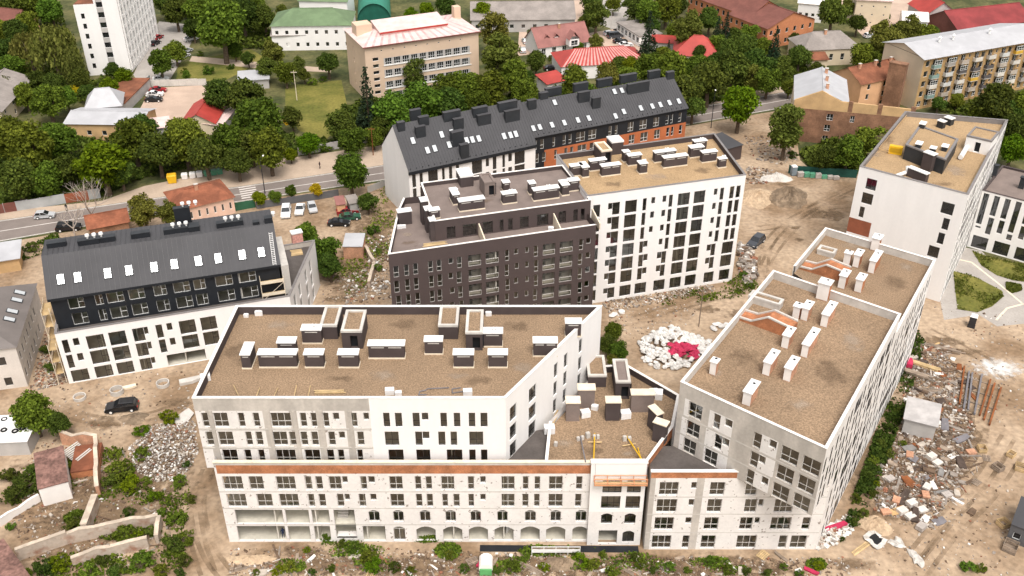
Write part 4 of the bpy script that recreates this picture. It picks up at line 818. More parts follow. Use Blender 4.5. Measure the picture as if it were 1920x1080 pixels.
def house(name, label, c0, c1, ze, dep, rh, kind, wm, rm, wins=(), ov=.4, hip=0., cat='house', group=None, px=True, stripes=None, chim=0, frame=FRPVC, doors=0):
    A = P(*c0, ze) if px else np.array(c0, float); B = P(*c1, ze) if px else np.array(c1, float); e = unit(B-A); n = perp(e); C = B+n*dep; D = A+n*dep
    t = thing(name, label, cat, (*A, 0), group); sides = [(A, B), (B, C), (C, D), (D, A)]
    for i, (p, q) in enumerate(sides):
        L = np.linalg.norm(q-p); ops = []
        for sd, rows, cols, wd, ht in wins:
            if sd != i: continue
            fl = (ze-.3)/rows
            for r in range(rows):
                for c in range(cols):
                    u = L*(c+.5)/cols; z = r*fl+fl*.32; ops.append(('W' if wd > 1.2 else 'T', u-wd/2, u+wd/2, z, min(z+ht, r*fl+fl*.95)))
        wall(t, p, q, 0, ze, ops, wm, frame=frame, glass=GLASSD, depth=.2, rec=.1)
        if any(w[0] == i for w in wins):
            mb = MB(); nn = perp(unit(q-p)); mb.poly([(*(p+nn*.22), .05), (*(q+nn*.22), .05), (*(q+nn*.22), ze-.05), (*(p+nn*.22), ze-.05)]); part('inner_wall', mb, BLACK, t)
    if kind == 'flat':
        mb = MB(); mb.obox(A-e*ov-n*ov, e, np.linalg.norm(B-A)+2*ov, dep+2*ov, ze, ze+.25, corner=True); part('roof', mb, rm, t)
    elif kind == 'shed':
        mb = MB(); o = [A-e*ov-n*ov, B+e*ov-n*ov, C+e*ov+n*ov, D-e*ov+n*ov]; z = [ze, ze, ze+rh, ze+rh]; mb.hexa([(*p, h+.02) for p, h in zip(o, z)], [(*p, h+.14) for p, h in zip(o, z)]); part('roof', mb, rm, t)
        mb = MB(); mb.poly([(*B, ze), (*C, ze), (*C, ze+rh)]); part('gable', mb, wm if not isinstance(wm, list) else wm[0], t)
    else:
        q, g = roof_quads(kind, A, B, C, D, ze, rh, ov, hip)
        for k in g:
            mb = MB(); mb.poly(k); part('gable', mb, wm if not isinstance(wm, list) else wm[0], t)
        mb = MB()
        if stripes:
            for k in q:
                if len(k) == 4:
                    a, b, c, d = k; N = max(4, int(np.linalg.norm(b-a)/stripes[1]))
                    for j in range(N): mb.poly([a+(b-a)*j/N, a+(b-a)*(j+1)/N, d+(c-d)*(j+1)/N, d+(c-d)*j/N], j % 2)
                else: mb.poly(k, 0)
            ro = part('roof', mb, [rm, stripes[0]], t)
        else:
            for k in q: mb.poly(k)
            ro = part('roof', mb, rm, t)
        k = q[0]; up = unit((np.array(k[-1])-np.array(k[0]))); 
        mb = MB(); mb.tube(np.array(q[0][3])+[0, 0, .04], np.array(q[0][2])+[0, 0, .04], .12, .12, 5); part('ridge_cap', mb, rm, ro)
        for j in range(chim):
            s = (j+.6)/(chim+.2); c_ = np.array(k[3])*(1-s)+np.array(k[2])*s; c_ = c_+(np.array(k[0])-np.array(k[3]))*.15
            mb = MB(); mb.obox(c_[:2], e, .7, .5, c_[2]-.8, c_[2]+1.2); ch = part('chimney', mb, BRICKP, t); mb = MB(); mb.obox(c_[:2], e, .86, .66, c_[2]+1.2, c_[2]+1.3); part('cap', mb, CONCL, ch)
    return t
# --- white tower top left
t0, t1, t2 = P(168, 142), P(247, 137), P(299, 67); t3 = t0+(t2-t1)
T = thing('office_tower', 'tall white tower block at top left with a ribbed window side', 'building', (*t0, 0)); et = unit(t1-t0); ul = 5.2
rows = [2.0+2.75*k for k in range(10)]
wall(T, t0, t0+et*ul, 0, 19.6, [('T', 1.4, 2.3, z, z+1.4) for z in rows[:6]], WHITE, frame=FRD, glass=GLASSD)
wall(T, t0+et*ul, t1, 0, 28, [('V', .5, 2.2, z, z+1.5) for z in rows[:9]], [WHITE, GREYW], [(.5, 2.2, 3, 27, 1)], FRPVC, GLASSD)
Lt = np.linalg.norm(t2-t1); o = [('T', 1.2+k*3.1+d, 1.2+k*3.1+d+1.1, z-.3, z+1.6) for z in rows[:9] for k in range(10) for d in (0, 1.4)]
wall(T, t1, t2, 0, 28, o, WHITE, frame=FRPVC, glass=GLASSD); wall(T, t2, t3, 0, 28, (), WHITE); wall(T, t3, t0, 0, 19.6, (), WHITE)
n_ = perp(unit(t2-t1))
for k in range(11): box_part(T, 'fin', t1+unit(t2-t1)*(.6+k*3.1)-n_*.35, unit(t2-t1), .16, .3, 1, 27.4, WHITE, True)
m_ = t0+et*ul; wall(T, m_+(t3-t0), m_, 19.6, 28, (), WHITE)
mb = MB(); mb.poly([(*p, 19.62) for p in (t0, m_, m_+(t3-t0), t3)]); part('roof', mb, ROOFB, T); mb = MB(); mb.poly([(*p, 28.) for p in (m_, t1, t2, m_+(t3-t0))]); part('roof', mb, DMEMBR, T)
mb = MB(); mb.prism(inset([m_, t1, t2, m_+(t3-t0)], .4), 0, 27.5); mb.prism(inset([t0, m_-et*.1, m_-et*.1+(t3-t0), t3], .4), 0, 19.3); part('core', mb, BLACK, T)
# --- the beige office block
bA = P(683, 88, 15); bB = P(897, 58, 15); eb = unit(bB-bA); Lb = np.linalg.norm(bB-bA); nb = perp(eb); dpt = 16.5
BG = thing('office_block', 'beige five-storey office block with pale pink striped metal roof', 'building', (*bA, 0)); o = []
for z in (9.6, 6.5, 3.4, .5):
    for k in range(10): u = 5.2+k*2.35; o.append(('V', u, u+1.75, z, z+1.7))
for k in range(6): o.append(('W', 1.9, 3.5, 2.2+k*1.75, 3.1+k*1.75))
for k in range(8): o.append(('S', 4.2+k*3.1, 4.6+k*3.1, 13.2, 13.6))
wall(BG, bA, bB, 0, 15, o, [BEIGE, GREYW], [(4.8, 28.6, z-.05, z+1.8, 1) for z in (9.6, 6.5, 3.4, .5)], FRPVC, GLASSD, depth=.3)
c_ = [bA, bB, bB+nb*dpt, bA+nb*dpt]
wall(BG, c_[3], c_[0], 0, 15, [('T', 6., 6.7, z, z+1.2) for z in (2, 5, 8, 11)], BEIGE, frame=FRPVC, glass=GLASSD)
for i in (1, 2): wall(BG, c_[i], c_[i+1], 0, 15, (), BEIGE)
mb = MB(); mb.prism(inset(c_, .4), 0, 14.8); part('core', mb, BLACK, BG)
for z in (9.35, 6.25, 3.15): box_part(BG, 'sill', bA+eb*4.7-nb*.16, eb, 24.2, .16, z, z+.2, FRPVC, True)
q, g = roof_quads('hip', *c_, 15.05, 1.3, .5, .6); STRP = mat('faded_red_stripe', (.56, .36, .35), .6, .2, .6)
mb = MB()
for k in q:
    if len(k) == 4:
        a, b, c, d = k; N = 44
        for j in range(N): mb.poly([a+(b-a)*j/N, a+(b-a)*(j+1)/N, d+(c-d)*(j+1)/N, d+(c-d)*j/N], 1 if j % 3 == 0 else 0)
    else: mb.poly(k)
part('roof', mb, [PINK, STRP], BG)
mb = MB(); a = c_[0]+eb*6+nb*4.6; mb.hexa([(*p, 15.3) for p in (a, a+eb*18, a+eb*18+nb*7, a+nb*7)], [(*p, z) for p, z in zip((a-eb*.3-nb*.3, a+eb*18.3-nb*.3, a+eb*18.3+nb*7.3, a-eb*.3+nb*7.3), (16.6, 16.6, 17.8, 17.8))]); mo = part('roof_monitor', mb, PINK, BG)
mb = MB(); mb.obox(a-eb*.36-nb*.36, eb, 18.7, .1, 16.2, 16.66, corner=True); part('trim', mb, ROOFR, mo)
mb = MB(); mb.obox(c_[0]-eb*.55-nb*.58, eb, Lb+1.1, .12, 14.7, 15.0, corner=True); part('gutter', mb, ROOFM, BG)
box_part(BG, 'lift_room', c_[0]+eb*.6+nb*8, eb, 4.2, 4, 15, 18., BEIGE, True); box_part(BG, 'lift_room', c_[1]-eb*2.2+nb*11, eb, 1.8, 2., 15, 18.6, BEIGE, True)
# --- houses round the edge of the site
H = house
H('cottage', 'grey-roofed cream house at the left edge below the willow', (0, 207), (57, 145), 5, 12, 2.5, 'gable', CREAM, ROOFG, [(0, 2, 4, 1.1, 1.3)], .6)
H('cottage', 'maroon-roofed house in the top left corner', (-40, 46), (22, 53), 5, 11, 4, 'gable', PEACH, ROOFM, [(0, 2, 4, 1., 1.2)])
H('workshop', 'long low workshop with silver sheet roof beside the car park', (121, 231), (263, 233), 4.2, 10, 1.2, 'gable', OCHRE, ROOFS, [(0, 1, 5, 1.1, 1.2)], cat='building')
H('workshop', 'small silver hip-roofed annex behind the long workshop', (160, 202), (226, 196), 4.6, 9, 3, 'gable', GREYW, ROOFS, hip=.5, cat='building')
H('shed', 'small lean-to shed with striped pale roof at the workshop end', (272, 243), (316, 238), 2.6, 5, .6, 'shed', GREYW, PINK, cat='shed')
gr = H('garage_row', 'row of grey garages with a brown roof along the car park', (233, 195), (280, 148), 2.6, 8, .5, 'flat', GREYW, ROOFB, cat='garage', ov=.15)
ga, gb_ = P(233, 195, 1.2), P(280, 148, 1.2); ge = unit(gb_-ga)
for k in range(9):
    mb = MB(); mb.obox(ga+ge*(.6+k*np.linalg.norm(gb_-ga)/9)-perp(ge)*.06, ge, 2.0, .05, .1, 2.2, corner=True); part('garage_door', mb, mat('garage_door', (.33, .36, .36), .6, .1, obj_rand=.3), gr)
H('shed', 'bright red gable-roofed shed by the car park', (402, 230), (425, 193), 3, 8, 2.2, 'gable', CREAM, ROOFR, [(0, 1, 2, .8, .9)], cat='shed')
H('shed', 'low lean-to with pale sheets beside the red-roofed shed', (414, 236), (440, 205), 2.2, 4, .5, 'shed', GREYW, PINK, cat='shed')
H('school_building', 'white building with large green hipped roof', (508, 48), (657, 46), 7.5, 14, 3, 'gable', WHITE, ROOFGR, [(0, 2, 8, 1., 1.2)], hip=.8, cat='building')
H('annex', 'white annex with grey lean-to roof below the green hipped roof', (509, 68), (574, 66), 4.4, 5, 1., 'shed', WHITE, ROOFG, [(0, 1, 4, 1., 1.2)], cat='building')
H('house', 'white house cut by the top edge behind the green hipped roof', (560, 0), (650, 2), 6, 10, 3, 'gable', WHITE, ROOFGR, [(0, 1, 6, 1., 1.2)])
mb = MB(); hc = P(702, 40); he = angdir(97); hn = perp(he); N = 14; R = 5.4
for k in range(N):
    a0_, a1_ = math.pi*k/N, math.pi*(k+1)/N
    f = lambda a, s: (*(hc+he*s-hn*R*math.cos(a)), R*1.05*math.sin(a)); mb.poly([f(a0_, 0), f(a0_, 26), f(a1_, 26), f(a1_, 0)][::-1])
hg = thing('sports_tent', 'green arched fabric hall behind the beige office block', 'tent', (*hc, 0)); part('canopy', mb, TEAL, hg)
mb = MB(); mb.poly([f(math.pi*k/N, .5) for k in range(N+1)]); part('end_wall', mb, mat('dark_green_tarp', (.012, .10, .07), .6, .1), hg)
H('barn', 'long barn with weathered grey sheet roof at the top edge', (884, 37), (1078, 35), 4, 17, 3.2, 'gable', GREYW, ROOFG, [(0, 1, 9, 1.3, 1.2)], cat='building')
ct = H('cottage', 'pink-brown tiled cottage with dormers and arched white front', (1010, 88), (1106, 75), 3.4, 9.5, 4.2, 'gable', WHITE, ROOFPK, [(0, 1, 5, 1.3, 1.7)], chim=1)
for x, y, s in ((1025, 74, 1.2), (1043, 72, 1.2), (1077, 80, 2.6)):
    a = P(x, y, 4.6); e = unit(P(1106, 75, 3.4)-P(1010, 88, 3.4)); n = perp(e); mb = MB(); mb.prism([a-e*s*.6, a+e*s*.6, a+e*s*.6+n*2.4, a-e*s*.6+n*2.4], 3.6, 4.6+s*.4, top=False); d_ = part('dormer', mb, WHITE, ct)
    z = 4.6+s*.4; mb = MB(); mb.poly([(*(a-e*(s*.6+.2)-n*.3), z-.1), (*(a-n*.3), z+s*.8), (*(a+n*3), z+s*.8), (*(a-e*(s*.6+.2)+n*2.6), z-.1)][::-1]); mb.poly([(*(a+e*(s*.6+.2)-n*.3), z-.1), (*(a-n*.3), z+s*.8), (*(a+n*3), z+s*.8), (*(a+e*(s*.6+.2)+n*2.6), z-.1)]); part('dormer_roof', mb, ROOFPK, d_)
    put_window(d_, a-e*s*.4, e, 0, s*.8, 3.9, 4.7+s*.25, 'W', FRPVC, GLASSD, -.05)
H('garage_row', 'flat-roofed white garages beside the parked cars at the top', (1157, 43), (1199, 69), 3, 7.5, 0, 'flat', WHITE, ROOFG, [(0, 1, 6, 1.6, 1.9)], cat='garage', ov=.2)
H('hall', 'red and white striped metal roof hall half hidden by trees', (1053, 124), (1212, 114), 4, 12, 2.6, 'gable', WHITE, ROOFR, hip=.8, stripes=(mat('faded_pink', (.52, .27, .25), .6, .15), .55), cat='building')
H('porch', 'small red roof beside the striped hall', (1026, 158), (1062, 150), 3, 5, 1., 'shed', WHITE, ROOFR, cat='shed')
H('canopy', 'small flat red canopy roof in front of a spruce', (1222, 79), (1268, 82), 2.8, 5, .6, 'shed', GREYW, ROOFR, cat='canopy')
H('bungalow', 'bright red hip-roofed bungalow among the trees', (1263, 101), (1350, 106), 3.6, 11, 4., 'gable', CREAM, ROOFR, hip=.9)
H('brick_house', 'long orange brick building with maroon roof at the top', (1292, -10), (1406, 30), 7, 14, 3.6, 'gable', OBRICK, ROOFM, [(0, 2, 11, 1.1, 1.5)], cat='building', frame=FRPVC)
H('brick_house', 'orange brick gable-ended building with maroon roof at top right', (1440, 53), (1528, 35), 6.4, 17, 3.4, 'gabley', OBRICK, ROOFM, [(0, 2, 6, 1.1, 1.4), (3, 2, 7, 1.1, 1.4)], cat='building')
H('villa', 'old cream villa with grey hipped roof and round dormers', (1508, 93), (1614, 88), 5, 11, 3.2, 'gable', CREAM, ROOFG, [(0, 1, 5, 1.1, 1.9)], hip=.75, chim=1)
H('porch', 'rusty red porch roof on the cream villa', (1520, 113), (1552, 112), 3.2, 3.4, 1., 'shed', CREAM, ROOFB, cat='porch')
# corner house with the silver roof and its long bare fire wall
sA = P(1490, 188, 10); sB = P(1712, 207, 10); es = unit(sB-sA); ns = perp(es); Ls = np.linalg.norm(sB-sA); us_ = u_at(sA, es, 1592, 10)
SH = H('corner_house', 'old corner house with silver metal roof behind the brown brick fire wall', tuple(sA+ns*.5), tuple(sA+ns*.5+es*us_), 10, 17, 2.6, 'gabley', CREAM, ROOFS, [(3, 3, 6, 1., 1.7)], ov=.2, px=False, chim=3)
o = [('W', u_at(sA, es, x0, z), u_at(sA, es, x1, z), z-.8, z+.8) for x0, x1, z in ((1550, 1562, 6.6), (1545, 1556, 3.9), (1541, 1552, 1.2), (1594, 1602, 6.6), (1575, 1581, 1.3))]
wall(SH, sA, sB, 0, 8.2, o, BRICKO, frame=FRPVC, glass=GLASSD, name='fire_wall')
mb = MB(); pk = sA+es*us_*.48; pts = [(*sA, 8.2), (*sB, 8.2), (*sB, 10.2), (*(sA+es*us_*.85), 10.6), (*pk, 12.8), (*sA, 10.1)]; mb.poly(pts); nn = np.array([*ns*.45, 0]); mb.poly([np.array(p)+nn for p in pts][::-1])
for a, b in zip(pts, pts[1:]+pts[:1]): mb.poly([a, np.array(a)+nn, np.array(b)+nn, b])
part('fire_wall_top', mb, OCHRE, SH)
for x in (1590, 1645, 1707):
    u = u_at(sA, es, x, 9.2); mb = MB(); mb.obox(sA+es*u-ns*.03, es, 1.0, .5, 8.3, 10.75, corner=True); part('brick_pier', mb, BRICKO, SH)
mb = MB(); mb.prism([sA+ns*.4+es*.2, sB+ns*.4, sB+ns*.6, sA+ns*.6+es*.2], 0, 8.1); part('inner_wall', mb, BLACK, SH)
H('house', 'orange house with rusty brown roof beside the yellow apartment block', (1616, 157), (1705, 137), 8, 10, 2.6, 'gable', PEACH, ROOFB, [(0, 3, 3, 1., 1.4)], chim=3)
# yellow brick apartment block
yA = P(1734, 110, 13.5); ey = angdir(23.8); ny = perp(ey); Ly = 40
Y = thing('apartment_block', 'yellow brick apartment block with silver roof and cluttered balconies', 'building', (*yA, 0)); o = []; rr = random.Random(4); bal = []
for f in range(5):
    z = .6+2.62*f
    for k in range(17):
        u = .8+k*2.3
        if k % 4 in (1, 3) and f: bal.append((u, z)); o.append(('L', u, u+1.5, z-.2, z+1.7))
        elif k % 4 == 2: o.append(('T', u+.3, u+1.0, z+.7, z+1.6))
        else: o.append(('W', u, u+1.3, z+.1, z+1.6))
wall(Y, yA, yA+ey*Ly, 0, 13.5, o, YBRICK, frame=FRPVC, glass=GLASSD); cy = [yA, yA+ey*Ly, yA+ey*Ly+ny*14, yA+ny*14]
for i in (1, 2, 3): wall(Y, cy[i], cy[(i+1) % 4], 0, 13.5, (), CREAM)
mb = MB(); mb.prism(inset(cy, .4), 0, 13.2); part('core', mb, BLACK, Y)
BALM = [mat('balcony_%d' % i, c, .8, .1) for i, c in enumerate([(.55, .55, .53), (.33, .30, .27), (.60, .36, .05), (.22, .31, .28), (.62, .58, .52), (.10, .09, .09), (.42, .36, .30)])]
for u, z in bal:
    p = yA+ey*(u-.4)-ny*1.0; m = rr.choice(BALM[:2]+BALM[:2]+BALM+[BALM[4], BALM[6]]*3); mb = MB(); mb.obox(p, ey, 2.5, 1.0, z-.45, z-.3, corner=True); b_ = part('balcony', mb, CONCL, Y); mb = MB(); mb.obox(p, ey, 2.5, .07, z-.3, z+.6, corner=True); mb.obox(p, ey, .07, .95, z-.3, z+.6, corner=True); mb.obox(p+ey*2.43, ey, .07, .95, z-.3, z+.6, corner=True); part('railing', mb, m, b_)
    if rr.random() < .45: put_window(b_, p+np.zeros(2), ey, .05, 2.45, z+.6, z+1.75, 'V', FRPVC, GLASSD, .02, 'glazing')
q, g = roof_quads('gable', *cy, 13.6, 1.9, .7, 0.); mb = MB(); [mb.poly(k) for k in q]; part('roof', mb, ROOFS, Y)
for k in g: mb = MB(); mb.poly(k); part('gable', mb, CREAM, Y)
mb = MB()
for k in range(52): mb.obox(yA+ey*(.3+k*.77)-ny*.5, ey, .22, .5, 13.05, 13.4, corner=True)
part('eaves_bracket', mb, OCHRE, Y, 'stuff')
for u in (9, 9.6+4, 26): mb = MB(); c_ = yA+ey*u+ny*5; mb.tube((*c_, 15), (*c_, 16.2), .28, .28, 8); v_ = part('roof_vent', mb, CAPW, Y); mb = MB(); mb.tube((*c_, 16.2), (*c_, 16.6), .5, .2, 8); part('cap', mb, CAPW, v_)
H('chimney_stack', 'brick chimney stacks rising between the yellow and rusty-roofed houses', (1668, 118), (1700, 124), 12.6, 2., 0, 'flat', BRICKO, BRICKO, cat='chimney', ov=.08)
H('house', 'red-roofed gable house at top right', (1738, 26), (1793, 24), 5, 12, 3.4, 'gabley', GREYW, ROOFR, [(0, 2, 3, .9, 1.1)])
H('market_hall', 'long red-roofed building at the top right corner', (1796, 54), (1935, 38), 4, 14, 3.6, 'gable', ROOFM, mat('dark_red_roof', (.22, .035, .035), .6, .2, .2), [(0, 1, 8, 1., 1.)], cat='building')
H('warehouse', 'cream blank-walled building at the top edge on the right', (1607, 0), (1673, 3), 8, 9, 0, 'flat', CREAM, PINK, [(0, 3, 3, .5, .5)], cat='building')
H('ruin', 'peeling white half-ruined house beside the red-roofed gable', (1694, 37), (1740, 40), 4.5, 9, 1.4, 'gable', WHITE, COPW, [(0, 1, 3, 1., 1.5)], cat='house')
H('house', 'pale house cut by the top edge above the orange brick gable', (1498, 4), (1545, 8), 6, 9, 2.5, 'gable', WHITE, COPW, [(0, 1, 4, 1., 1.)])
H('cottage', 'small pink house with weathered orange roof beside the street', (334, 393), (437, 368), 3.8, 9.5, 1.7, 'gable', mat('pink_render', (.66, .46, .36), .9, .06), ROOFO, [(0, 1, 7, .5, 1.5)], hip=.6, chim=1)
H('shed', 'small rust-red roofed shed behind the bare tree', (166, 428), (240, 414), 3, 6, 1.3, 'gable', BRICKO, ROOFO, cat='shed')
H('shed', 'pale sheet-roofed shed at the left edge by the street', (-30, 494), (34, 484), 2.6, 6, .5, 'shed', OCHRE, ROOFS, cat='shed')
H('shed', 'tin-roofed shelter on posts between car park and brown block', (643, 463), (679, 463), 2.6, 4.2, .5, 'shed', BRICKP, ROOFS, cat='shed', ov=.1)
H('kiosk', 'small brown-roofed kiosk under the street tree', (632, 385), (647, 383), 2.4, 3, .4, 'shed', PEACH, ROOFPK, cat='shed', ov=.2); H('kiosk', 'small grey-roofed kiosk beside the street tree', (656, 383), (673, 380), 2.4, 3, .4, 'shed', GREYW, ROOFG, cat='shed', ov=.2)
H('shed', 'dark grey flat-roofed substation right of the orange walled block', (1345, 285), (1392, 272), 3.4, 7, .4, 'shed', BROWNR, DMETAL, cat='shed', ov=.2)
H('shed', 'silver roofed shed beside the small lawn trees', (448, 152), (503, 148), 2.6, 6, .5, 'shed', GREYW, ROOFS, cat='shed')
H('shed', 'rusty sheet-roofed shed among ruins at the lower left', (72, 918), (127, 903), 3., 6.5, .9, 'shed', COPW, mat('mossy_tile', (.19, .105, .085), .95, .3, .5, fine=.35, fscale=2.5), cat='shed', ov=.1)
H('shed', 'tin-roofed hut cut by the lower left corner', (62, 1094), (5, 1014), 3.0, 8, .5, 'shed', GREYW, mat('mossy_tile', (.2, .1, .09)), cat='shed', ov=.2)
H('site_hut', 'grey corrugated tin hut beside the long right-hand block', (1697, 785), (1756, 800), 2.6, 4.6, .5, 'shed', GREYW, mat('tin_sheet', (.42, .40, .39), .6, .14, .6), cat='shed', ov=.25)
H('site_cabin', 'dark grey site cabin at the right edge', (1896, 985), (1960, 1010), 2.6, 6, 0, 'flat', mat('cabin_grey', (.10, .10, .105), .6, .1), DMETAL, [(0, 1, 2, .9, 1.)], cat='cabin', ov=.05)
# grey hip-roofed block at the left edge
iB = P(28, 649, 7.6); iC = P(66, 532, 7.6); ei = -perp(unit(iC-iB)); iA = iB-ei*11; LI = np.linalg.norm(iC-iB)
I = thing('apartment_block', 'pale block with grey hipped roof and skylights at the left edge', 'building', (*iB, 0)); IBL = mat('pale_block_wall', (.60, .55, .50), .9, .06, .5, fine=.05)
wall(I, iA, iB, 0, 7.6, [('T', u, u+1.1, z, z+1.5) for z in (.6, 4.4) for u in (2, 5, 8)], IBL, frame=FRD, glass=GLASSD); wall(I, iB, iC, 0, 7.6, [('T', 1+k*2.05, 1.75+k*2.05, z, z+1.6) for z in (1.1, 4.3) for k in range(7)], [IBL, CONCL], [(0, 99, 3.5, 3.65, 1)], FRD, GLASSD)
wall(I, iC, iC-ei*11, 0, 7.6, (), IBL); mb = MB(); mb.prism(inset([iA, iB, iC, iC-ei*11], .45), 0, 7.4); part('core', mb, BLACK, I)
q, g = roof_quads('gabley', iA, iB, iC, iC-ei*11, 7.65, 2.6, .3, .8); mb = MB(); [mb.poly(k) for k in q]; IR = mat('grey_flat_sheet', (.16, .14, .13), .6, .08, .4); part('roof', mb, IR, I)
k = q[0]; e3 = unit(np.array(k[1])-np.array(k[0])); up = unit(np.array(k[3])-np.array(k[0])-e3*((np.array(k[3])-np.array(k[0])) @ e3)); nn = np.cross(e3, up)
for x, y in ((37, 549), (31.5, 563), (23, 584), (17.5, 599)): skylight(I, on_slope(x, y, k[0], e3, up), e3, up, nn, .9, 1.5)
# --- walls and fences
def fence(name, label, pts, h, m, step, panel='panel', pm=None, post=True, t=.06, cat='fence', z=0., special={}):
    a = P(*pts[0]); th = thing(name, label, cat, (*a, z)); idx = 0
    for p, q in zip(pts[:-1], pts[1:]):
        p, q = P(*p), P(*q); L = np.linalg.norm(q-p); e = (q-p)/L; n = max(1, round(L/step))
        for k in range(n):
            mb = MB(); mb.obox(p+e*(L*k/n+.04), e, L/n-.08, t, z+.03, z+h*(1+.03*math.sin(idx*2.1)), corner=True); part(panel, mb, special.get(idx, m), th)
            if post: mb = MB(); mb.obox(p+e*(L*k/n-.05), e, .1, t+.06, z, z+h+.08, corner=True); part('post', mb, pm or m, th)
            idx += 1
    return th
GALV = mat('galvanised_sheet', (.36, .37, .37), .5, .12, .3, spec=.4)
fence('metal_fence', 'grey sheet metal fence with red gates along the far pavement', [(-60, 412), (10, 400), (190, 371)], 2.2, GALV, 2.2, special={2: ROOFM, 3: ROOFM, 8: RUST, 9: RUST})
fence('slab_fence', 'grey concrete slab fence behind the car park', [(284, 163), (388, 160)], 1.9, CONCL, 2.4, t=.12, pm=CONC)
fence('slab_fence', 'concrete slab fence below the trees along the wide pavement', [(560, 292), (640, 278), (722, 262)], 1.9, GREYW, 2.5, t=.12, pm=CONC)
fence('mesh_fence', 'dark green panel fence beside the pink house', [(440, 396), (480, 389)], 1.8, mat('green_mesh', (.03, .11, .06), .7, .1), 1.6)
fence('mesh_fence', 'dark grey panel fence behind the small trees', [(482, 392), (560, 380), (636, 368)], 1.6, mat('dark_mesh', (.11, .11, .115), .7, .1), 2.4)
fence('mesh_fence', 'dark green site fence in front of the brick fire wall', [(1478, 325), (1530, 330), (1606, 334)], 2., mat('dark_green_sheet', (.015, .07, .055), .6, .1), 2.4)
fence('road_fence', 'pale panel fence beside the white gable along the street', [(690, 362), (728, 347)], 1.5, GREYW, 2., pm=CONC)
# ================================================================== TREES
def leaf_mat(name, c1, c2, rnd=.33):
    m = bpy.data.materials.new(name); m.use_nodes = True; t = m.node_tree; n = t.nodes; L = t.links; b = n['Principled BSDF']; out = n['Material Output']
    geo = n.new('ShaderNodeNewGeometry'); oi = n.new('ShaderNodeObjectInfo'); rp = n.new('ShaderNodeValToRGB')
    rp.color_ramp.elements[0].color = (*c1, 1); rp.color_ramp.elements[1].color = (*c2, 1); L.new(geo.outputs['Random Per Island'], rp.inputs[0])
    mr = n.new('ShaderNodeMapRange'); mr.inputs[3].default_value = 1-rnd; mr.inputs[4].default_value = 1+rnd; L.new(oi.outputs['Random'], mr.inputs[0])
    mx = n.new('ShaderNodeMix'); mx.data_type = 'RGBA'; mx.blend_type = 'MULTIPLY'; mx.inputs[0].default_value = 1; L.new(rp.outputs[0], mx.inputs[6]); L.new(mr.outputs[0], mx.inputs[7])
    hs = n.new('ShaderNodeHueSaturation'); m2 = n.new('ShaderNodeMath'); m2.operation = 'MULTIPLY_ADD'; m2.inputs[1].default_value = .06; m2.inputs[2].default_value = .466
    wn = n.new('ShaderNodeTexWhiteNoise'); wn.noise_dimensions = '1D'; L.new(oi.outputs['Random'], wn.inputs['W']); L.new(wn.outputs['Value'], m2.inputs[0]); L.new(m2.outputs[0], hs.inputs['Hue']); L.new(mx.outputs[2], hs.inputs['Color'])
    L.new(hs.outputs[0], b.inputs['Base Color']); b.inputs['Roughness'].default_value = .7; b.inputs['Specular IOR Level'].default_value = .06
    tr = n.new('ShaderNodeBsdfTranslucent'); L.new(hs.outputs[0], tr.inputs[0]); ms = n.new('ShaderNodeMixShader'); ms.inputs[0].default_value = .22; L.new(b.outputs[0], ms.inputs[1]); L.new(tr.outputs[0], ms.inputs[2]); L.new(ms.outputs[0], out.inputs[0])
    MATS[name] = m; return m
LEAF = leaf_mat('leaf_green', (.036, .060, .007), (.142, .198, .022)); LEAFL = leaf_mat('leaf_light', (.040, .075, .003), (.155, .225, .008), .15); LEAFD = leaf_mat('leaf_dark', (.027, .046, .008), (.104, .142, .022), .3)
LEAFY = leaf_mat('leaf_yellow', (.30, .24, .008), (.55, .44, .015), .1); LEAFO = leaf_mat('leaf_olive', (.055, .068, .010), (.17, .185, .034), .18); LEAFS = leaf_mat('leaf_spruce', (.010, .022, .012), (.032, .055, .026), .15); LEAFW = leaf_mat('leaf_willow', (.062, .078, .014), (.165, .175, .038), .15)
BARK = mat('bark', (.11, .08, .055), .95, .25, 2.); BARKG = mat('pale_dead_wood', (.42, .36, .31), .9, .15, 2.)
def leaf_mesh(name, pts, nrm, size, m, rs, flat=.45, droop=0.):
    N = len(pts); rd = RNG.normal(size=(N, 3)); nv = nrm*(1-flat)+rd*flat; nv /= np.linalg.norm(nv, axis=1)[:, None]
    a = np.cross(nv, RNG.normal(size=(N, 3))); a /= np.linalg.norm(a, axis=1)[:, None]; b = np.cross(nv, a)
    if droop: b = b*(1-droop)+np.array([0, 0, -1.])*droop*1.6
    s = size*RNG.uniform(.55, 1.25, size=(N, 1)); k = RNG.uniform(.5, .9, size=(N, 1))
    v = np.stack([pts-a*s*k-b*s*.35, pts+a*s*.25-b*s, pts+a*s*k+b*s*.35, pts-a*s*.2+b*s], 1).reshape(-1, 3)
    me = bpy.data.meshes.new(name); me.vertices.add(4*N); me.vertices.foreach_set('co', v.ravel()); me.loops.add(4*N); me.loops.foreach_set('vertex_index', np.arange(4*N)); me.polygons.add(N); me.polygons.foreach_set('loop_start', np.arange(0, 4*N, 4)); me.polygons.foreach_set('loop_total', np.full(N, 4)); me.materials.append(m); me.update(); return me
def crown_blobs(rs, n, rx, rz, zc, br):
    out = []
    for k in range(n):
        d = rs.normal(size=3); d /= np.linalg.norm(d); r = rs.uniform(.25, .78)**.6; p = d*r*np.array([rx, rx, rz])+np.array([0, 0, zc]); out.append((p, br*rs.uniform(.6, 1.2)*(1.1-.35*r)))
    return out
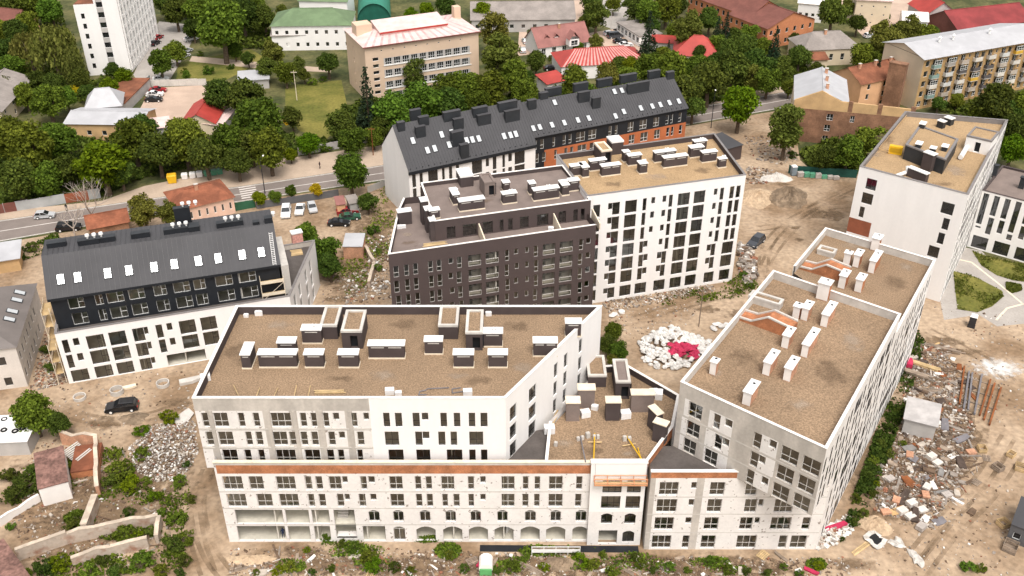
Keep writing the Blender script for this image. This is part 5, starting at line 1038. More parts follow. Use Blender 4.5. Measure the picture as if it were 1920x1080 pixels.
def make_tree(seed, kind, m, nleaf=4200):
    # unit tree: crown radius about 1; returns trunk and crown meshes and the height of the crown's centre
    rs = np.random.default_rng(seed); mb = MB(); P_, N_ = [], []
    if kind == 'spruce':
        zc = 1.9; H = 4.2; mb.tube((0, 0, 0), (0, 0, H), .09, .02, 6)
        for k in range(17):
            z = .5+(H-.6)*k/16; R = (1-(k/16)**.9)*1.0+.06; nb = max(5, int(12*R))
            for j in range(nb):
                t = 2*math.pi*(j+rs.uniform(0, .8))/nb; n_ = max(6, int(34*R)); s = rs.uniform(.15, 1, n_)**.7*R; pts = np.stack([s*math.cos(t), s*math.sin(t), z-s*.28+rs.normal(0, .03, n_)], 1)+rs.normal(0, .05, (n_, 3)); P_.append(pts); N_.append(np.tile([math.cos(t)*.4, math.sin(t)*.4, .9], (n_, 1)))
        size = .085
    elif kind == 'willow':
        zc = 1.7; mb.tube((0, 0, 0), (0, 0, 1.2), .12, .09, 7)
        for k in range(8): t = k*.8; mb.tube((0, 0, 1.1), (.5*math.cos(t), .5*math.sin(t), 2.2), .05, .02, 5)
        for k in range(95):
            t = rs.uniform(0, 2*math.pi); r = rs.uniform(.1, 1)**.6; top = 1.9+.75*math.sqrt(max(0, 1-r*r))+rs.uniform(-.25, .15); ln = rs.uniform(.7, 1.6); n_ = 46; s = rs.uniform(0, 1, n_)
            pts = np.stack([(r+.1*s)*math.cos(t), (r+.1*s)*math.sin(t), top-ln*s**1.1], 1)+rs.normal(0, .055, (n_, 3)); P_.append(pts); N_.append(np.tile([math.cos(t), math.sin(t), .5], (n_, 1)))
        size = .075
    else:
        tall = {'round': 1.0, 'oval': 1.35, 'wide': .8, 'shrub': .75}[kind]; zc = {'round': 1.22, 'oval': 1.5, 'wide': 1.1, 'shrub': .55}[kind]
        h0 = zc-tall*.5
        mb.tube((0, 0, 0), (.03, .02, max(h0, .15)), .10, .07, 7)
        nb = 40 if kind != 'shrub' else 24; bl = crown_blobs(rs, nb, .78 if kind != 'shrub' else 1.0, .78*tall, zc if kind != 'shrub' else .42, .38 if kind != 'shrub' else .27)
        for p, r in bl[:12]: mb.tube((.03, .02, max(h0, .12)), tuple(p), .045, .012, 5)
        per = nleaf//nb
        for p, r in bl:
            n_ = int(per*(r/.34)**1.6); d = rs.normal(size=(n_, 3)); d /= np.linalg.norm(d, axis=1)[:, None]; d[:, 2] = np.where(d[:, 2] < -.45, -d[:, 2], d[:, 2])
            q = p+d*(r*rs.uniform(.5, 1.16, (n_, 1)))*np.array([1, 1, .85])
            if kind == 'shrub': q[:, 2] = np.abs(q[:, 2])+.02
            P_.append(q); N_.append(d*.7+np.array([0, 0, .5]))
        size = .062 if kind != 'shrub' else .075
    pts = np.concatenate(P_); nr = np.concatenate(N_); nr /= np.linalg.norm(nr, axis=1)[:, None]
    return mb.mesh('trunk', BARK), leaf_mesh('crown', pts, nr, size, m, rs, droop=.5 if kind == 'willow' else 0.), zc
TV = {}
for k, (kind, m, ns) in dict(r=('round', LEAF, 4), o=('oval', LEAF, 3), w=('wide', LEAF, 2), l=('round', LEAFL, 3), d=('round', LEAFD, 3), y=('round', LEAFY, 1), v=('oval', LEAFO, 3), s=('spruce', LEAFS, 2), u=('willow', LEAFW, 2), b=('shrub', LEAF, 3), c=('shrub', LEAFL, 2), e=('shrub', LEAFD, 2)).items():
    TV[k] = [make_tree(hash_ := 100*ord(k)+i, kind, m, 8500 if kind != 'shrub' else 2800) for i in range(ns)]
ORD = ['first', 'second', 'third', 'fourth', 'fifth', 'sixth', 'seventh', 'eighth', 'ninth', 'tenth', 'eleventh', 'twelfth', 'thirteenth', 'fourteenth', 'fifteenth', 'sixteenth', 'seventeenth', 'eighteenth', 'nineteenth', 'twentieth', '21st', '22nd', '23rd', '24th', '25th', '26th', '27th', '28th', '29th', '30th']
DESC = dict(r='round leafy green tree', o='tall oval green tree', w='broad green tree', l='bright light green tree', d='dark green tree', y='yellow-leaved tree', v='olive green tree', s='dark spruce', u='weeping willow', b='green bush', c='light green bush', e='dark green bush')
trng = random.Random(77)
def trees(zone, group, lst):
    lst = sorted(lst, key=lambda t: t[1]); cnt = {}
    for t in lst: cnt[t[0]] = cnt.get(t[0], 0)+1
    seen = {}
    for k, cx, cy, r in lst:
        tm, cm, zc = trng.choice(TV[k]); R = 2.
        for _ in range(6):
            z = zc*R; R = r*(1.1 if k in 'bce' else .86 if k == 'u' else 1.09)*depth_at(cx, cy, z)/FPX
        p = P(cx, cy, zc*R); i = seen.get(k, 0); seen[k] = i+1
        lab = f'{DESC[k]} {zone}' if cnt[k] == 1 else f'{ORD[min(i, 29)]} {DESC[k]} from the left {zone}'
        shrub = k in 'bce'
        t = thing('shrub' if shrub else {'s': 'spruce_tree', 'u': 'willow_tree'}.get(k, 'leafy_tree'), lab, 'bush' if shrub else 'tree', (*p, 0), group, rz=trng.uniform(0, 6.28), sc_=(R*trng.uniform(.93, 1.07), R*trng.uniform(.93, 1.07), R*trng.uniform(.95, 1.08)))
        child('trunk', tm, t); child('crown', cm, t)
trees('in the top left park', 'trees in the top left park', [('d', 15, 12, 30), ('r', 60, 12, 30), ('r', 95, 22, 26), ('r', 52, 48, 28), ('d', 15, 95, 30), ('r', 22, 125, 26), ('u', 100, 92, 44), ('u', 55, 92, 36), ('u', 132, 118, 28), ('d', 70, 150, 22), ('d', 100, 152, 22), ('d', 148, 148, 24), ('r', 90, 188, 36), ('r', 125, 185, 22), ('y', 140, 170, 12), ('d', 163, 172, 20), ('l', 205, 162, 18), ('l', 232, 145, 18), ('d', 210, 132, 16), ('r', 300, 118, 26), ('r', 328, 96, 22), ('d', 330, 25, 26), ('d', 312, 5, 26), ('r', 372, 22, 30), ('r', 415, 52, 52), ('d', 455, 30, 34), ('d', 362, 55, 20), ('v', 512, 98, 22), ('r', 535, 135, 24), ('d', 500, 128, 22), ('r', 590, 25, 10), ('d', 615, 118, 24), ('b', 390, 130, 14), ('b', 432, 124, 9), ('d', 495, 35, 28), ('b', 585, 152, 11), ('b', 605, 148, 9), ('r', 478, 8, 24), ('d', 530, 22, 14), ('r', 440, 95, 16), ('d', 465, 110, 14), ('r', 350, 140, 9), ('v', 560, 120, 14), ('d', 350, 5, 24), ('r', 400, 8, 22), ('d', 30, 60, 26), ('r', 5, 55, 24), ('d', 175, 188, 16), ('r', 48, 180, 24), ('d', 190, 200, 12), ('b', 375, 100, 8), ('b', 345, 132, 8), ('d', 570, 140, 14), ('r', 12, 165, 22)])
trees('along the street at left', 'trees along the street', [('r', 10, 262, 46), ('r', 60, 275, 52), ('r', 105, 262, 40), ('l', 192, 306, 50), ('r', 250, 262, 42), ('d', 295, 285, 40), ('r', 345, 262, 46), ('d', 385, 292, 38), ('r', 425, 268, 40), ('r', 485, 232, 52), ('d', 460, 178, 40), ('d', 412, 180, 34), ('r', 505, 282, 40), ('l', 578, 270, 22), ('d', 548, 222, 22), ('d', 30, 335, 42), ('r', 85, 335, 36), ('d', 130, 318, 32), ('d', 225, 322, 30), ('d', 445, 305, 30), ('d', 470, 270, 36), ('b', 155, 365, 12), ('l', 545, 290, 14), ('d', 270, 238, 26), ('b', 610, 275, 16), ('b', 120, 340, 14)])
trees('in front of the beige office block', 'trees round the beige office block', [('d', 640, 232, 32), ('r', 660, 262, 30), ('s', 690, 205, 30), ('r', 735, 208, 42), ('r', 790, 190, 42), ('v', 775, 140, 26), ('r', 838, 172, 34), ('r', 870, 165, 38), ('d', 845, 195, 34), ('r', 920, 165, 38), ('v', 940, 105, 38), ('r', 965, 148, 34), ('d', 820, 185, 28), ('r', 895, 195, 28), ('v', 925, 55, 32), ('d', 715, 240, 24), ('r', 985, 175, 30), ('r', 700, 255, 22), ('l', 905, 25, 20), ('d', 835, 12, 22), ('l', 800, 18, 16), ('l', 770, 28, 14)])
trees('behind the long dark roof', 'trees behind the long dark roof', [('d', 1005, 115, 22), ('r', 1075, 155, 32), ('r', 1098, 180, 24), ('v', 1140, 145, 28), ('r', 1172, 152, 28), ('l', 1130, 172, 20), ('r', 1218, 128, 30), ('l', 1185, 130, 22), ('r', 1258, 140, 40), ('d', 1282, 175, 40), ('d', 1330, 148, 42), ('r', 1305, 130, 34), ('d', 1375, 130, 36), ('d', 1420, 122, 34), ('d', 1395, 92, 28), ('d', 1362, 92, 24), ('r', 1345, 88, 22), ('v', 1290, 55, 32), ('d', 1330, 38, 24), ('s', 1216, 82, 24), ('d', 1118, 30, 28), ('d', 1190, 12, 26), ('r', 1215, 22, 28), ('r', 1250, 18, 28), ('d', 1110, 5, 22), ('v', 1118, 82, 16), ('e', 1080, 105, 9), ('s', 1253, 98, 10), ('d', 1300, 198, 28), ('r', 1440, 150, 28), ('s', 1360, 65, 16), ('e', 1035, 108, 9), ('d', 1465, 128, 24), ('r', 1405, 65, 20), ('d', 1380, 70, 20), ('r', 1430, 92, 22), ('d', 1345, 115, 24), ('v', 1412, 145, 22), ('r', 1240, 105, 20), ('d', 1160, 120, 18), ('r', 1265, 60, 18), ('d', 1270, 8, 22), ('v', 1095, 45, 14), ('d', 1000, 60, 12), ('r', 1085, 90, 12), ('d', 1225, 50, 16), ('s', 1345, 62, 14), ('r', 1150, 8, 16), ('d', 985, 150, 20), ('r', 1045, 178, 20), ('d', 1310, 100, 18)])
trees('near the corner house', 'trees near the corner house', [('l', 1388, 200, 40), ('v', 1475, 240, 40), ('d', 1500, 105, 26), ('s', 1452, 92, 16), ('d', 1562, 25, 34), ('d', 1608, 45, 18), ('v', 1660, 72, 32), ('r', 1614, 100, 26), ('s', 1641, 158, 18), ('v', 1705, 55, 26), ('r', 1632, 262, 36), ('r', 1590, 285, 34), ('d', 1545, 295, 26), ('d', 1870, 195, 44), ('r', 1915, 205, 36), ('d', 1905, 245, 32), ('r', 1838, 210, 26), ('l', 1898, 282, 28), ('d', 1760, 195, 14), ('r', 1735, 70, 24), ('d', 1530, 130, 16), ('e', 1485, 290, 12), ('d', 1685, 60, 20), ('r', 1575, 70, 14), ('d', 1490, 75, 14), ('v', 1590, 15, 16), ('r', 1640, 110, 16), ('d', 1660, 30, 12), ('r', 1480, 165, 16), ('d', 1655, 280, 24), ('r', 1795, 188, 16), ('d', 1890, 215, 30), ('v', 1720, 80, 16), ('d', 1750, 62, 14)])
trees('on the building site', 'trees on the building site', [('r', 657, 322, 38), ('d', 690, 378, 20), ('r', 605, 470, 36), ('r', 575, 445, 28), ('d', 618, 500, 26), ('r', 1150, 622, 20), ('d', 1140, 648, 20), ('r', 1158, 655, 21), ('v', 1148, 672, 12), ('r', 62, 775, 42), ('v', 268, 395, 30), ('v', 312, 400, 22), ('l', 486, 372, 14), ('r', 515, 368, 14), ('o', 545, 357, 12), ('y', 593, 357, 13), ('d', 110, 795, 26), ('b', 700, 430, 14), ('b', 705, 500, 12), ('b', 685, 470, 10), ('c', 315, 780, 20), ('c', 265, 805, 16), ('b', 710, 470, 8), ('b', 1395, 515, 10), ('b', 1408, 535, 9), ('b', 1385, 545, 7), ('d', 95, 470, 16), ('e', 60, 462, 14), ('e', 85, 655, 14), ('e', 92, 690, 14)])
trees('among the ruins at lower left', 'bushes among the ruins', [('e', 45, 905, 30), ('e', 25, 930, 26), ('b', 80, 895, 18), ('b', 225, 880, 26), ('c', 245, 905, 22), ('e', 205, 900, 20), ('b', 265, 850, 18), ('b', 130, 880, 18), ('b', 150, 970, 22), ('e', 135, 985, 18), ('b', 235, 1000, 26), ('c', 255, 1005, 18), ('e', 285, 995, 18), ('c', 110, 1052, 24), ('e', 80, 1065, 24), ('b', 170, 1070, 22), ('b', 265, 1050, 26), ('e', 215, 1075, 20), ('b', 330, 970, 20), ('e', 320, 1020, 26), ('b', 345, 1010, 20), ('c', 290, 930, 14), ('b', 335, 900, 16), ('e', 350, 870, 10), ('e', 190, 1050, 16), ('b', 300, 1070, 18), ('b', 20, 985, 12), ('e', 60, 880, 16), ('e', 15, 890, 20), ('e', 100, 930, 12), ('b', 215, 850, 14), ('e', 240, 960, 14), ('b', 300, 960, 12), ('e', 360, 935, 12), ('e', 345, 1050, 16), ('b', 45, 1075, 14), ('e', 150, 1080, 14), ('b', 275, 900, 12), ('c', 140, 840, 10), ('e', 335, 1075, 14)])
trees('in the rubble strip along the bottom', 'bushes along the bottom strip', [('b', 545, 1062, 16), ('c', 520, 1068, 12), ('b', 610, 1010, 12), ('b', 660, 1025, 16), ('b', 690, 1040, 20), ('c', 700, 1058, 20), ('e', 640, 1018, 12), ('b', 845, 1040, 12), ('b', 795, 1012, 8), ('b', 960, 1062, 16), ('c', 1090, 1050, 18), ('b', 1110, 1055, 18), ('e', 1080, 1035, 12), ('b', 1150, 1070, 18), ('b', 1200, 1055, 14), ('e', 1190, 1045, 12), ('b', 1255, 1062, 14), ('b', 1330, 1050, 12), ('b', 1365, 1066, 14), ('c', 1535, 1060, 12), ('e', 1440, 1075, 12), ('b', 1815, 1060, 16), ('b', 1840, 1065, 12), ('e', 1580, 1010, 8), ('b', 985, 1045, 10), ('c', 575, 1030, 8), ('e', 740, 1062, 14), ('b', 770, 1070, 12), ('e', 870, 1065, 12), ('c', 1020, 1062, 12), ('b', 1060, 1030, 8), ('b', 1130, 1038, 10), ('e', 1225, 1070, 12), ('b', 1290, 1068, 10), ('e', 1400, 1072, 10), ('b', 1470, 1062, 9), ('b', 1500, 1076, 10), ('e', 930, 1070, 10), ('b', 620, 1065, 10), ('e', 585, 1072, 10), ('e', 480, 1072, 9)])
trees('in the overgrown ditch beside the long block', 'bushes in the ditch', [('e', 1652, 832, 13), ('b', 1640, 862, 11), ('e', 1628, 890, 14), ('b', 1605, 935, 13), ('e', 1620, 962, 13), ('e', 1668, 802, 11), ('b', 1692, 830, 9), ('e', 1685, 770, 9), ('b', 1660, 762, 7), ('e', 1602, 978, 11), ('c', 1642, 905, 9), ('c', 1672, 822, 7), ('b', 1708, 655, 8), ('e', 1640, 925, 10), ('e', 1668, 850, 12)])
# bare dead tree
def bare_tree(px, py, H, label):
    b = P(px, py); mb = MB(); rs = random.Random(int(px))
    def grow(p, d, L, r, k):
        q = p+d*L; mb.tube(p, q, r, r*.62, 5, caps=False)
        if k == 0: return
        for _ in range(3 if k > 1 else 2):
            nd = (d+Vector((rs.gauss(0, .42), rs.gauss(0, .42), rs.gauss(.12, .25)))).normalized(); grow(q, nd, L*rs.uniform(.6, .85), r*.6, k-1)
    grow(Vector((*b, 0)), Vector((.03, 0, 1)), H*.33, .2, 5); t = thing('bare_tree', label, 'tree', (*b, 0)); part('trunk', mb, BARKG, t)
bare_tree(178, 432, 11, 'pale leafless dead tree beside the street behind the steep dark roof'); bare_tree(142, 448, 7, 'smaller pale leafless tree left of the big dead tree')
# ================================================================== UNDERGROWTH, RUBBLE (what nobody could count)
def in_poly(px, n, rs):
    pl = np.array(px, float); lo, hi = pl.min(0), pl.max(0); out = []
    while len(out) < n:
        c = rs.uniform(lo, hi, (n, 2)); x, y = c[:, 0], c[:, 1]; ins = np.zeros(n, bool); j = len(pl)-1
        for i in range(len(pl)):
            xi, yi, xj, yj = *pl[i], *pl[j]; ins ^= ((yi > y) != (yj > y)) & (x < (xj-xi)*(y-yi)/(yj-yi+1e-9)+xi); j = i
        out += list(c[ins])
    return np.array(out[:n])
def ell(cx, cy, rx, ry, n=16): return [(cx+rx*math.cos(2*math.pi*k/n), cy+ry*math.sin(2*math.pi*k/n)) for k in range(n)]
def undergrowth(name, label, polys, n, h, m, size=.35, seed=1):
    rs = np.random.default_rng(seed); pts = []
    for px in polys:
        q = in_poly(px, n, rs); w_ = np.array([P(x, y) for x, y in q]); cl = np.sin(w_[:, 0]*.55+seed)*np.cos(w_[:, 1]*.5)+.35*np.sin(w_[:, 0]*1.7)*np.sin(w_[:, 1]*1.9); hh = h*np.clip(.45+.55*cl, .04, 1); kp = (cl+rs.normal(0, .35, n) > -.1) if name == 'weeds' else np.ones(n, bool); w_, hh = w_[kp], hh[kp]
        pts.append(np.stack([w_[:, 0], w_[:, 1], rs.uniform(.05, 1, len(hh))**.6*hh], 1))
    pts = np.concatenate(pts); base = np.array([pts[:, 0].mean(), pts[:, 1].mean(), 0]); nr = RNG.normal(size=pts.shape)*.5+np.array([0, 0, .8]); nr /= np.linalg.norm(nr, axis=1)[:, None]
    o = link(bpy.data.objects.new(name, leaf_mesh(name, pts-base, nr, size, m, rs))); o.location = base; tag(o, label, 'undergrowth', None, 'stuff')
undergrowth('undergrowth', 'tangled green undergrowth below the trees on the far side of the street', [[(0, 215), (120, 258), (270, 258), (420, 260), (520, 240), (560, 262), (620, 268), (640, 215), (690, 255), (560, 290), (420, 300), (270, 335), (190, 368), (0, 390)]], 13000, 2.0, LEAFD, .5, 1)
undergrowth('undergrowth', 'dark undergrowth in the park round the white tower', [[(0, 0), (105, 0), (165, 150), (250, 150), (215, 190), (120, 195), (0, 205)], [(300, 0), (480, 0), (520, 95), (400, 88), (370, 45)]], 7000, 2.2, LEAFD, .55, 2)
undergrowth('undergrowth', 'undergrowth below the trees between the beige block and the dark roof', [[(640, 200), (690, 195), (900, 195), (1000, 165), (1020, 190), (730, 255), (660, 270)], [(1010, 170), (1060, 140), (1230, 140), (1270, 160), (1290, 190), (1300, 205), (1450, 165), (1440, 120), (1350, 110), (1260, 120), (1100, 130)]], 9000, 2.6, LEAFD, .5, 3)
undergrowth('undergrowth', 'undergrowth round the corner house and yellow block', [[(1500, 290), (1540, 270), (1680, 280), (1600, 330), (1520, 318)], [(1740, 205), (1830, 190), (1960, 190), (1960, 300), (1900, 300), (1860, 230)], [(1480, 100), (1520, 120), (1500, 170), (1455, 160)], [(1600, 95), (1690, 70), (1680, 110), (1610, 130)]], 4500, 2.2, LEAFD, .5, 4)
undergrowth('weeds', 'rough weeds growing through the rubble round the ruins at lower left', [ell(50, 915, 50, 40), ell(215, 880, 40, 40), ell(130, 890, 30, 30), ell(240, 930, 60, 20), ell(330, 940, 30, 60), ell(150, 975, 30, 14), ell(230, 1000, 60, 16), ell(310, 1040, 40, 40), ell(120, 1060, 60, 24), ell(220, 1060, 60, 20)], 850, .6, LEAF, .22, 5)
undergrowth('weeds', 'patchy weeds along the foot of the long front wing', [ell(545, 1062, 30, 14), ell(640, 1030, 55, 16), ell(700, 1050, 40, 26), ell(840, 1035, 26, 16), ell(950, 1060, 40, 16), ell(1090, 1045, 50, 26), ell(1190, 1055, 60, 18), ell(1330, 1055, 40, 10), ell(1370, 1070, 40, 10), ell(1530, 1060, 20, 12), ell(800, 1012, 30, 6), ell(1020, 1035, 50, 10)], 620, .5, LEAF, .18, 6)
undergrowth('weeds', 'weeds in the ditch between the long block and the debris yard', [[(1720, 620), (1735, 640), (1700, 760), (1650, 900), (1610, 985), (1580, 1000), (1600, 930), (1660, 760)]], 7000, .8, LEAFD, .24, 7)
undergrowth('weeds', 'planting in the curved beds of the paved court', [[(1822, 470), (1848, 480), (1935, 500), (1945, 532), (1900, 526), (1868, 516), (1840, 498)], [(1787, 508), (1830, 520), (1878, 545), (1882, 556), (1860, 575), (1832, 586), (1795, 580)], [(1886, 530), (1914, 537), (1916, 545), (1898, 550), (1887, 543)]], 2200, .4, LEAFO, .2, 8)
undergrowth('weeds', 'weeds along the gap between the brown block and the car park', [[(690, 350), (740, 345), (760, 380), (735, 470), (700, 520), (660, 560), (600, 510), (640, 480), (690, 420)]], 3500, .5, LEAF, .22, 9)
undergrowth('weeds', 'weeds at the right-hand foot of the tall white block', [[(1365, 525), (1400, 500), (1425, 540), (1385, 560), (1240, 575), (1250, 560)]], 1500, .6, LEAF, .22, 10)
undergrowth('weeds', 'hedge of weeds behind the shed at the left edge', [[(35, 470), (110, 445), (118, 462), (40, 492)]], 2500, 1.6, LEAF, .25, 11)
RB = [mat('rubble_grey', (.25, .215, .185), .95, .2, 1.), mat('rubble_pale', (.42, .37, .315), .95, .15, 1.), mat('rubble_brown', (.135, .09, .06), .95, .25, 1.), mat('rubble_brick', (.25, .11, .065), .95, .2, 1.), mat('rubble_white', (.66, .64, .61), .9, .08, 1.)]
def rubble(label, polys, n, smin, smax, wts, seed, heap=0., name='rubble', elong=1.):
    rs = np.random.default_rng(seed); q = np.concatenate([in_poly(px, n, rs) for px in polys]); N = len(q)
    c = np.array([P(x, y) for x, y in q]); mid = c.mean(0); s = rs.uniform(0, 1, N)**2.4*(smax-smin)+smin
    zz = np.zeros(N)
    if heap: r = np.linalg.norm((c-mid)/np.maximum(c.std(0), .3), axis=1); zz = heap*np.clip(1-r/2.1, 0, 1)
    cube = np.array([[-1, -1, -1], [1, -1, -1], [1, 1, -1], [-1, 1, -1], [-1, -1, 1], [1, -1, 1], [1, 1, 1], [-1, 1, 1]], float)*.5
    dim = rs.uniform(.45, 1.5, (N, 1, 3))*s[:, None, None]; dim[:, :, 2] *= .6; dim[:, :, 0] *= elong; v = cube[None]*dim*(1+rs.uniform(-.28, .28, (N, 8, 3)))
    t = rs.uniform(0, 6.28, N); ct, st = np.cos(t)[:, None], np.sin(t)[:, None]; tl = rs.normal(0, .3/elong, N)[:, None]
    x, y, z = v[:, :, 0].copy(), v[:, :, 1].copy(), v[:, :, 2].copy(); z2 = z+x*tl; v[:, :, 0] = x*ct-y*st; v[:, :, 1] = x*st+y*ct; v[:, :, 2] = z2
    base = np.array([*mid, 0]); v += np.stack([c[:, 0]-mid[0], c[:, 1]-mid[1], zz+s*.2], 1)[:, None]
    F = np.array([(3, 2, 1, 0), (4, 5, 6, 7), (0, 1, 5, 4), (1, 2, 6, 5), (2, 3, 7, 6), (3, 0, 4, 7)]); f = (F[None]+np.arange(N)[:, None, None]*8).reshape(-1, 4)
    me = bpy.data.meshes.new(name); me.from_pydata(v.reshape(-1, 3).tolist(), [], f.tolist())
    for m in RB: me.materials.append(m)
    me.polygons.foreach_set('material_index', np.repeat(rs.choice(5, N, p=np.array(wts)/sum(wts)), 6)); me.update()
    o = link(bpy.data.objects.new(name, me)); o.location = base; tag(o, label, 'rubble', None, 'stuff')
rubble('pale crumbled rubble strewn among the ruins at lower left', [[(240, 840), (290, 795), (365, 790), (372, 850), (345, 900), (290, 905), (250, 880)]], 3000, .05, .30, [4, 4, 3, .6, 3.2], 1, .35)
rubble('mixed building debris scattered over the right-hand yard', [[(1700, 640), (1770, 650), (1800, 720), (1830, 800), (1800, 900), (1750, 990), (1640, 960), (1640, 900), (1690, 800)]], 6500, .05, .42, [4, 2, 6, 1.0, .7], 2)
rubble('scattered brown debris along the foot of the front wing', [[(430, 1030), (620, 1025), (900, 1035), (1200, 1045), (1590, 1045), (1600, 1085), (430, 1085)]], 2400, .04, .3, [2, 2, 6, 1, .6], 3)
rubble('brick rubble in the alley beside the grey hip-roofed block', [[(85, 620), (100, 640), (140, 710), (120, 720), (55, 735), (60, 720)]], 1100, .05, .32, [2, 2, 4, 3, .5], 4)
rubble('debris along the foot of the tall white block', [[(1128, 565), (1330, 530), (1345, 545), (1200, 575), (1140, 590)]], 900, .05, .35, [3, 3, 3, .6, 1.2], 5)
rubble('broken concrete heap right of the tall white block', [[(1385, 455), (1412, 470), (1420, 520), (1400, 540), (1385, 510)]], 700, .15, .9, [4, 2, 2, 1, .5], 6, .8)
rubble('stone and timber rubble beyond the tall white block', [[(1395, 255), (1480, 260), (1500, 300), (1470, 310), (1410, 300)], [(1400, 310), (1450, 320), (1440, 345), (1400, 345)]], 450, .06, .5, [3, 3, 3, 1, .5], 7)
rubble('loose stones and scraps on the sandy site ground', [[(110, 700), (440, 690), (380, 800), (200, 830), (100, 780)], [(1140, 575), (1330, 560), (1280, 620), (1200, 640), (1140, 620)], [(600, 520), (740, 500), (740, 575), (600, 580)], [(1640, 960), (1900, 900), (1900, 1080), (1600, 1080)], [(1750, 560), (1920, 600), (1920, 800), (1850, 800), (1760, 650)]], 420, .04, .26, [3, 3, 4, .6, 1], 8)
rubble('bits of debris along the wall between car park and brown block', [[(690, 440), (735, 440), (740, 560), (650, 570), (640, 520), (690, 500)]], 700, .08, .5, [3, 3, 3, .5, 2], 9)
rubble('rubble and scraps between the ruined walls', [[(60, 830), (200, 820), (200, 900), (330, 920), (330, 1060), (60, 1060), (20, 980)]], 1500, .05, .32, [2, 3, 5, 1.5, .5], 10)
rubble('crushed white debris beside the red sheeting at the block corner', [[(1535, 1000), (1590, 965), (1605, 990), (1570, 1020), (1530, 1035)]], 500, .1, .5, [1, 3, .5, .3, 5], 11, .4)
rubble('splintered timber and scrap strewn over the right-hand yard', [[(1690, 640), (1790, 650), (1800, 720), (1790, 800), (1740, 720), (1690, 700)], [(1690, 800), (1800, 760), (1840, 880), (1780, 960), (1660, 940)]], 260, .08, .34, [3, .6, 6, .5, .3], 21, name='scrap_timber', elong=7.)
rubble('splintered timber and scrap in the strip below the front wing', [[(430, 1040), (640, 1030), (900, 1040), (1200, 1050), (1590, 1050), (1590, 1085), (430, 1085)]], 230, .06, .26, [2, .8, 6, .6, .4], 22, name='scrap_timber', elong=7.)
rubble('splintered timber among the ruins at lower left', [[(60, 830), (200, 820), (330, 920), (330, 1060), (60, 1060), (20, 980)]], 160, .06, .26, [2, 1, 6, .6, .4], 23, name='scrap_timber', elong=7.)
# heaps of earth
def mound(px, py, rx, ry, h, m, label, seed, name='earth_heap'):
    c = P(px, py); a = np.linalg.norm(P(px+rx, py)-c); b = np.linalg.norm(P(px, py+ry)-P(px, py-ry))/2; rs = random.Random(seed); mb = MB(); NR, NA = 9, 26; ph = [rs.uniform(0, 6.28) for _ in range(6)]
    def f(i, j):
        t = 2*math.pi*(j % NA)/NA; r = i/NR; k = 1+.16*math.sin(2*t+ph[0])+.12*math.sin(3*t+ph[1])+.07*math.sin(7*t+ph[2]); z = h*max(0, (1-r**1.5))*(1+.25*math.sin(4*r+2*t+ph[3]))+(.12*h*math.sin(9*t+11*r+ph[4]) if 0 < r < 1 else 0)
        return (c[0]+a*k*r*math.cos(t), c[1]+b*k*r*math.sin(t), max(z, .0) if i < NR else -.01)
    for i in range(NR):
        for j in range(NA):
            if i == 0: mb.poly([f(0, 0), f(1, j), f(1, j+1)])
            else: mb.poly([f(i, j), f(i+1, j), f(i+1, j+1), f(i, j+1)])
    solo(name, mb, m, label, 'heap', base=(*c, 0))
SANDL = mat('pale_sand', (.45, .335, .225), .95, .12, .5, fine=.12, fscale=2, bump=.6, bscale=2); EARTHD = mat('brown_earth', (.21, .155, .105), .95, .25, .6, fine=.2, fscale=2, bump=.8, bscale=2)
mound(1478, 372, 36, 20, 2.2, EARTHD, 'dark brown earth heap in the sandy yard', 1); mound(1418, 372, 38, 16, 1.6, SANDL, 'pale sand heap beside the dark earth heap', 2); mound(1455, 335, 26, 8, 1.2, CONCL, 'grey gravel heap near the green site fence', 3)
SPILL = mat('white_powder', (.70, .68, .65), .95, .08, .5); ragged(SPILL); blob_patch(1862, 690, 60, 24, .02, SPILL, 'plaster_spill'); mound(1640, 985, 34, 16, 1.0, SANDL, 'tan sand heap at the end of the ditch', 5); mound(250, 785, 30, 10, .5, EARTHD, 'low brown earth ridge behind the black car', 6); mound(1055, 1058, 34, 14, .9, EARTHD, 'round brown soil heap below the front wing', 7); mound(470, 1050, 40, 12, .5, SANDL, 'low tan soil heap left along the bottom strip', 8)
# ================================================================== COUNTABLE CLUTTER
def ordl(i, n): return ORD[i] if n > 1 else ''
def rot(x, y, t): return np.array([x*math.cos(t)-y*math.sin(t), x*math.sin(t)+y*math.cos(t)])
WOOD = mat('raw_timber', (.50, .36, .19), .85, .15, 1., obj_rand=.2); WOODG = mat('grey_timber', (.27, .21, .16), .9, .2, 1., obj_rand=.25); RUSTB = mat('rusty_steel', (.22, .075, .025), .85, .25, .8); GREYB = mat('grey_steel', (.17, .16, .17), .6, .15, .8); REDC = mat('red_sheeting', (.42, .025, .075), .7, .15, 1.); TYRE = mat('tyre_rubber', (.015, .015, .016), .8, .1); YEL = mat('yellow_paint', (.68, .40, .015), .5, .06); BLUEG = mat('blue_grey_plastic', (.20, .24, .27), .5, .1); FOAM = mat('white_wrap', (.74, .73, .72), .6, .05, 2., bump=.6, bscale=6); GREENW = mat('green_wrap', (.10, .30, .19), .5, .1)
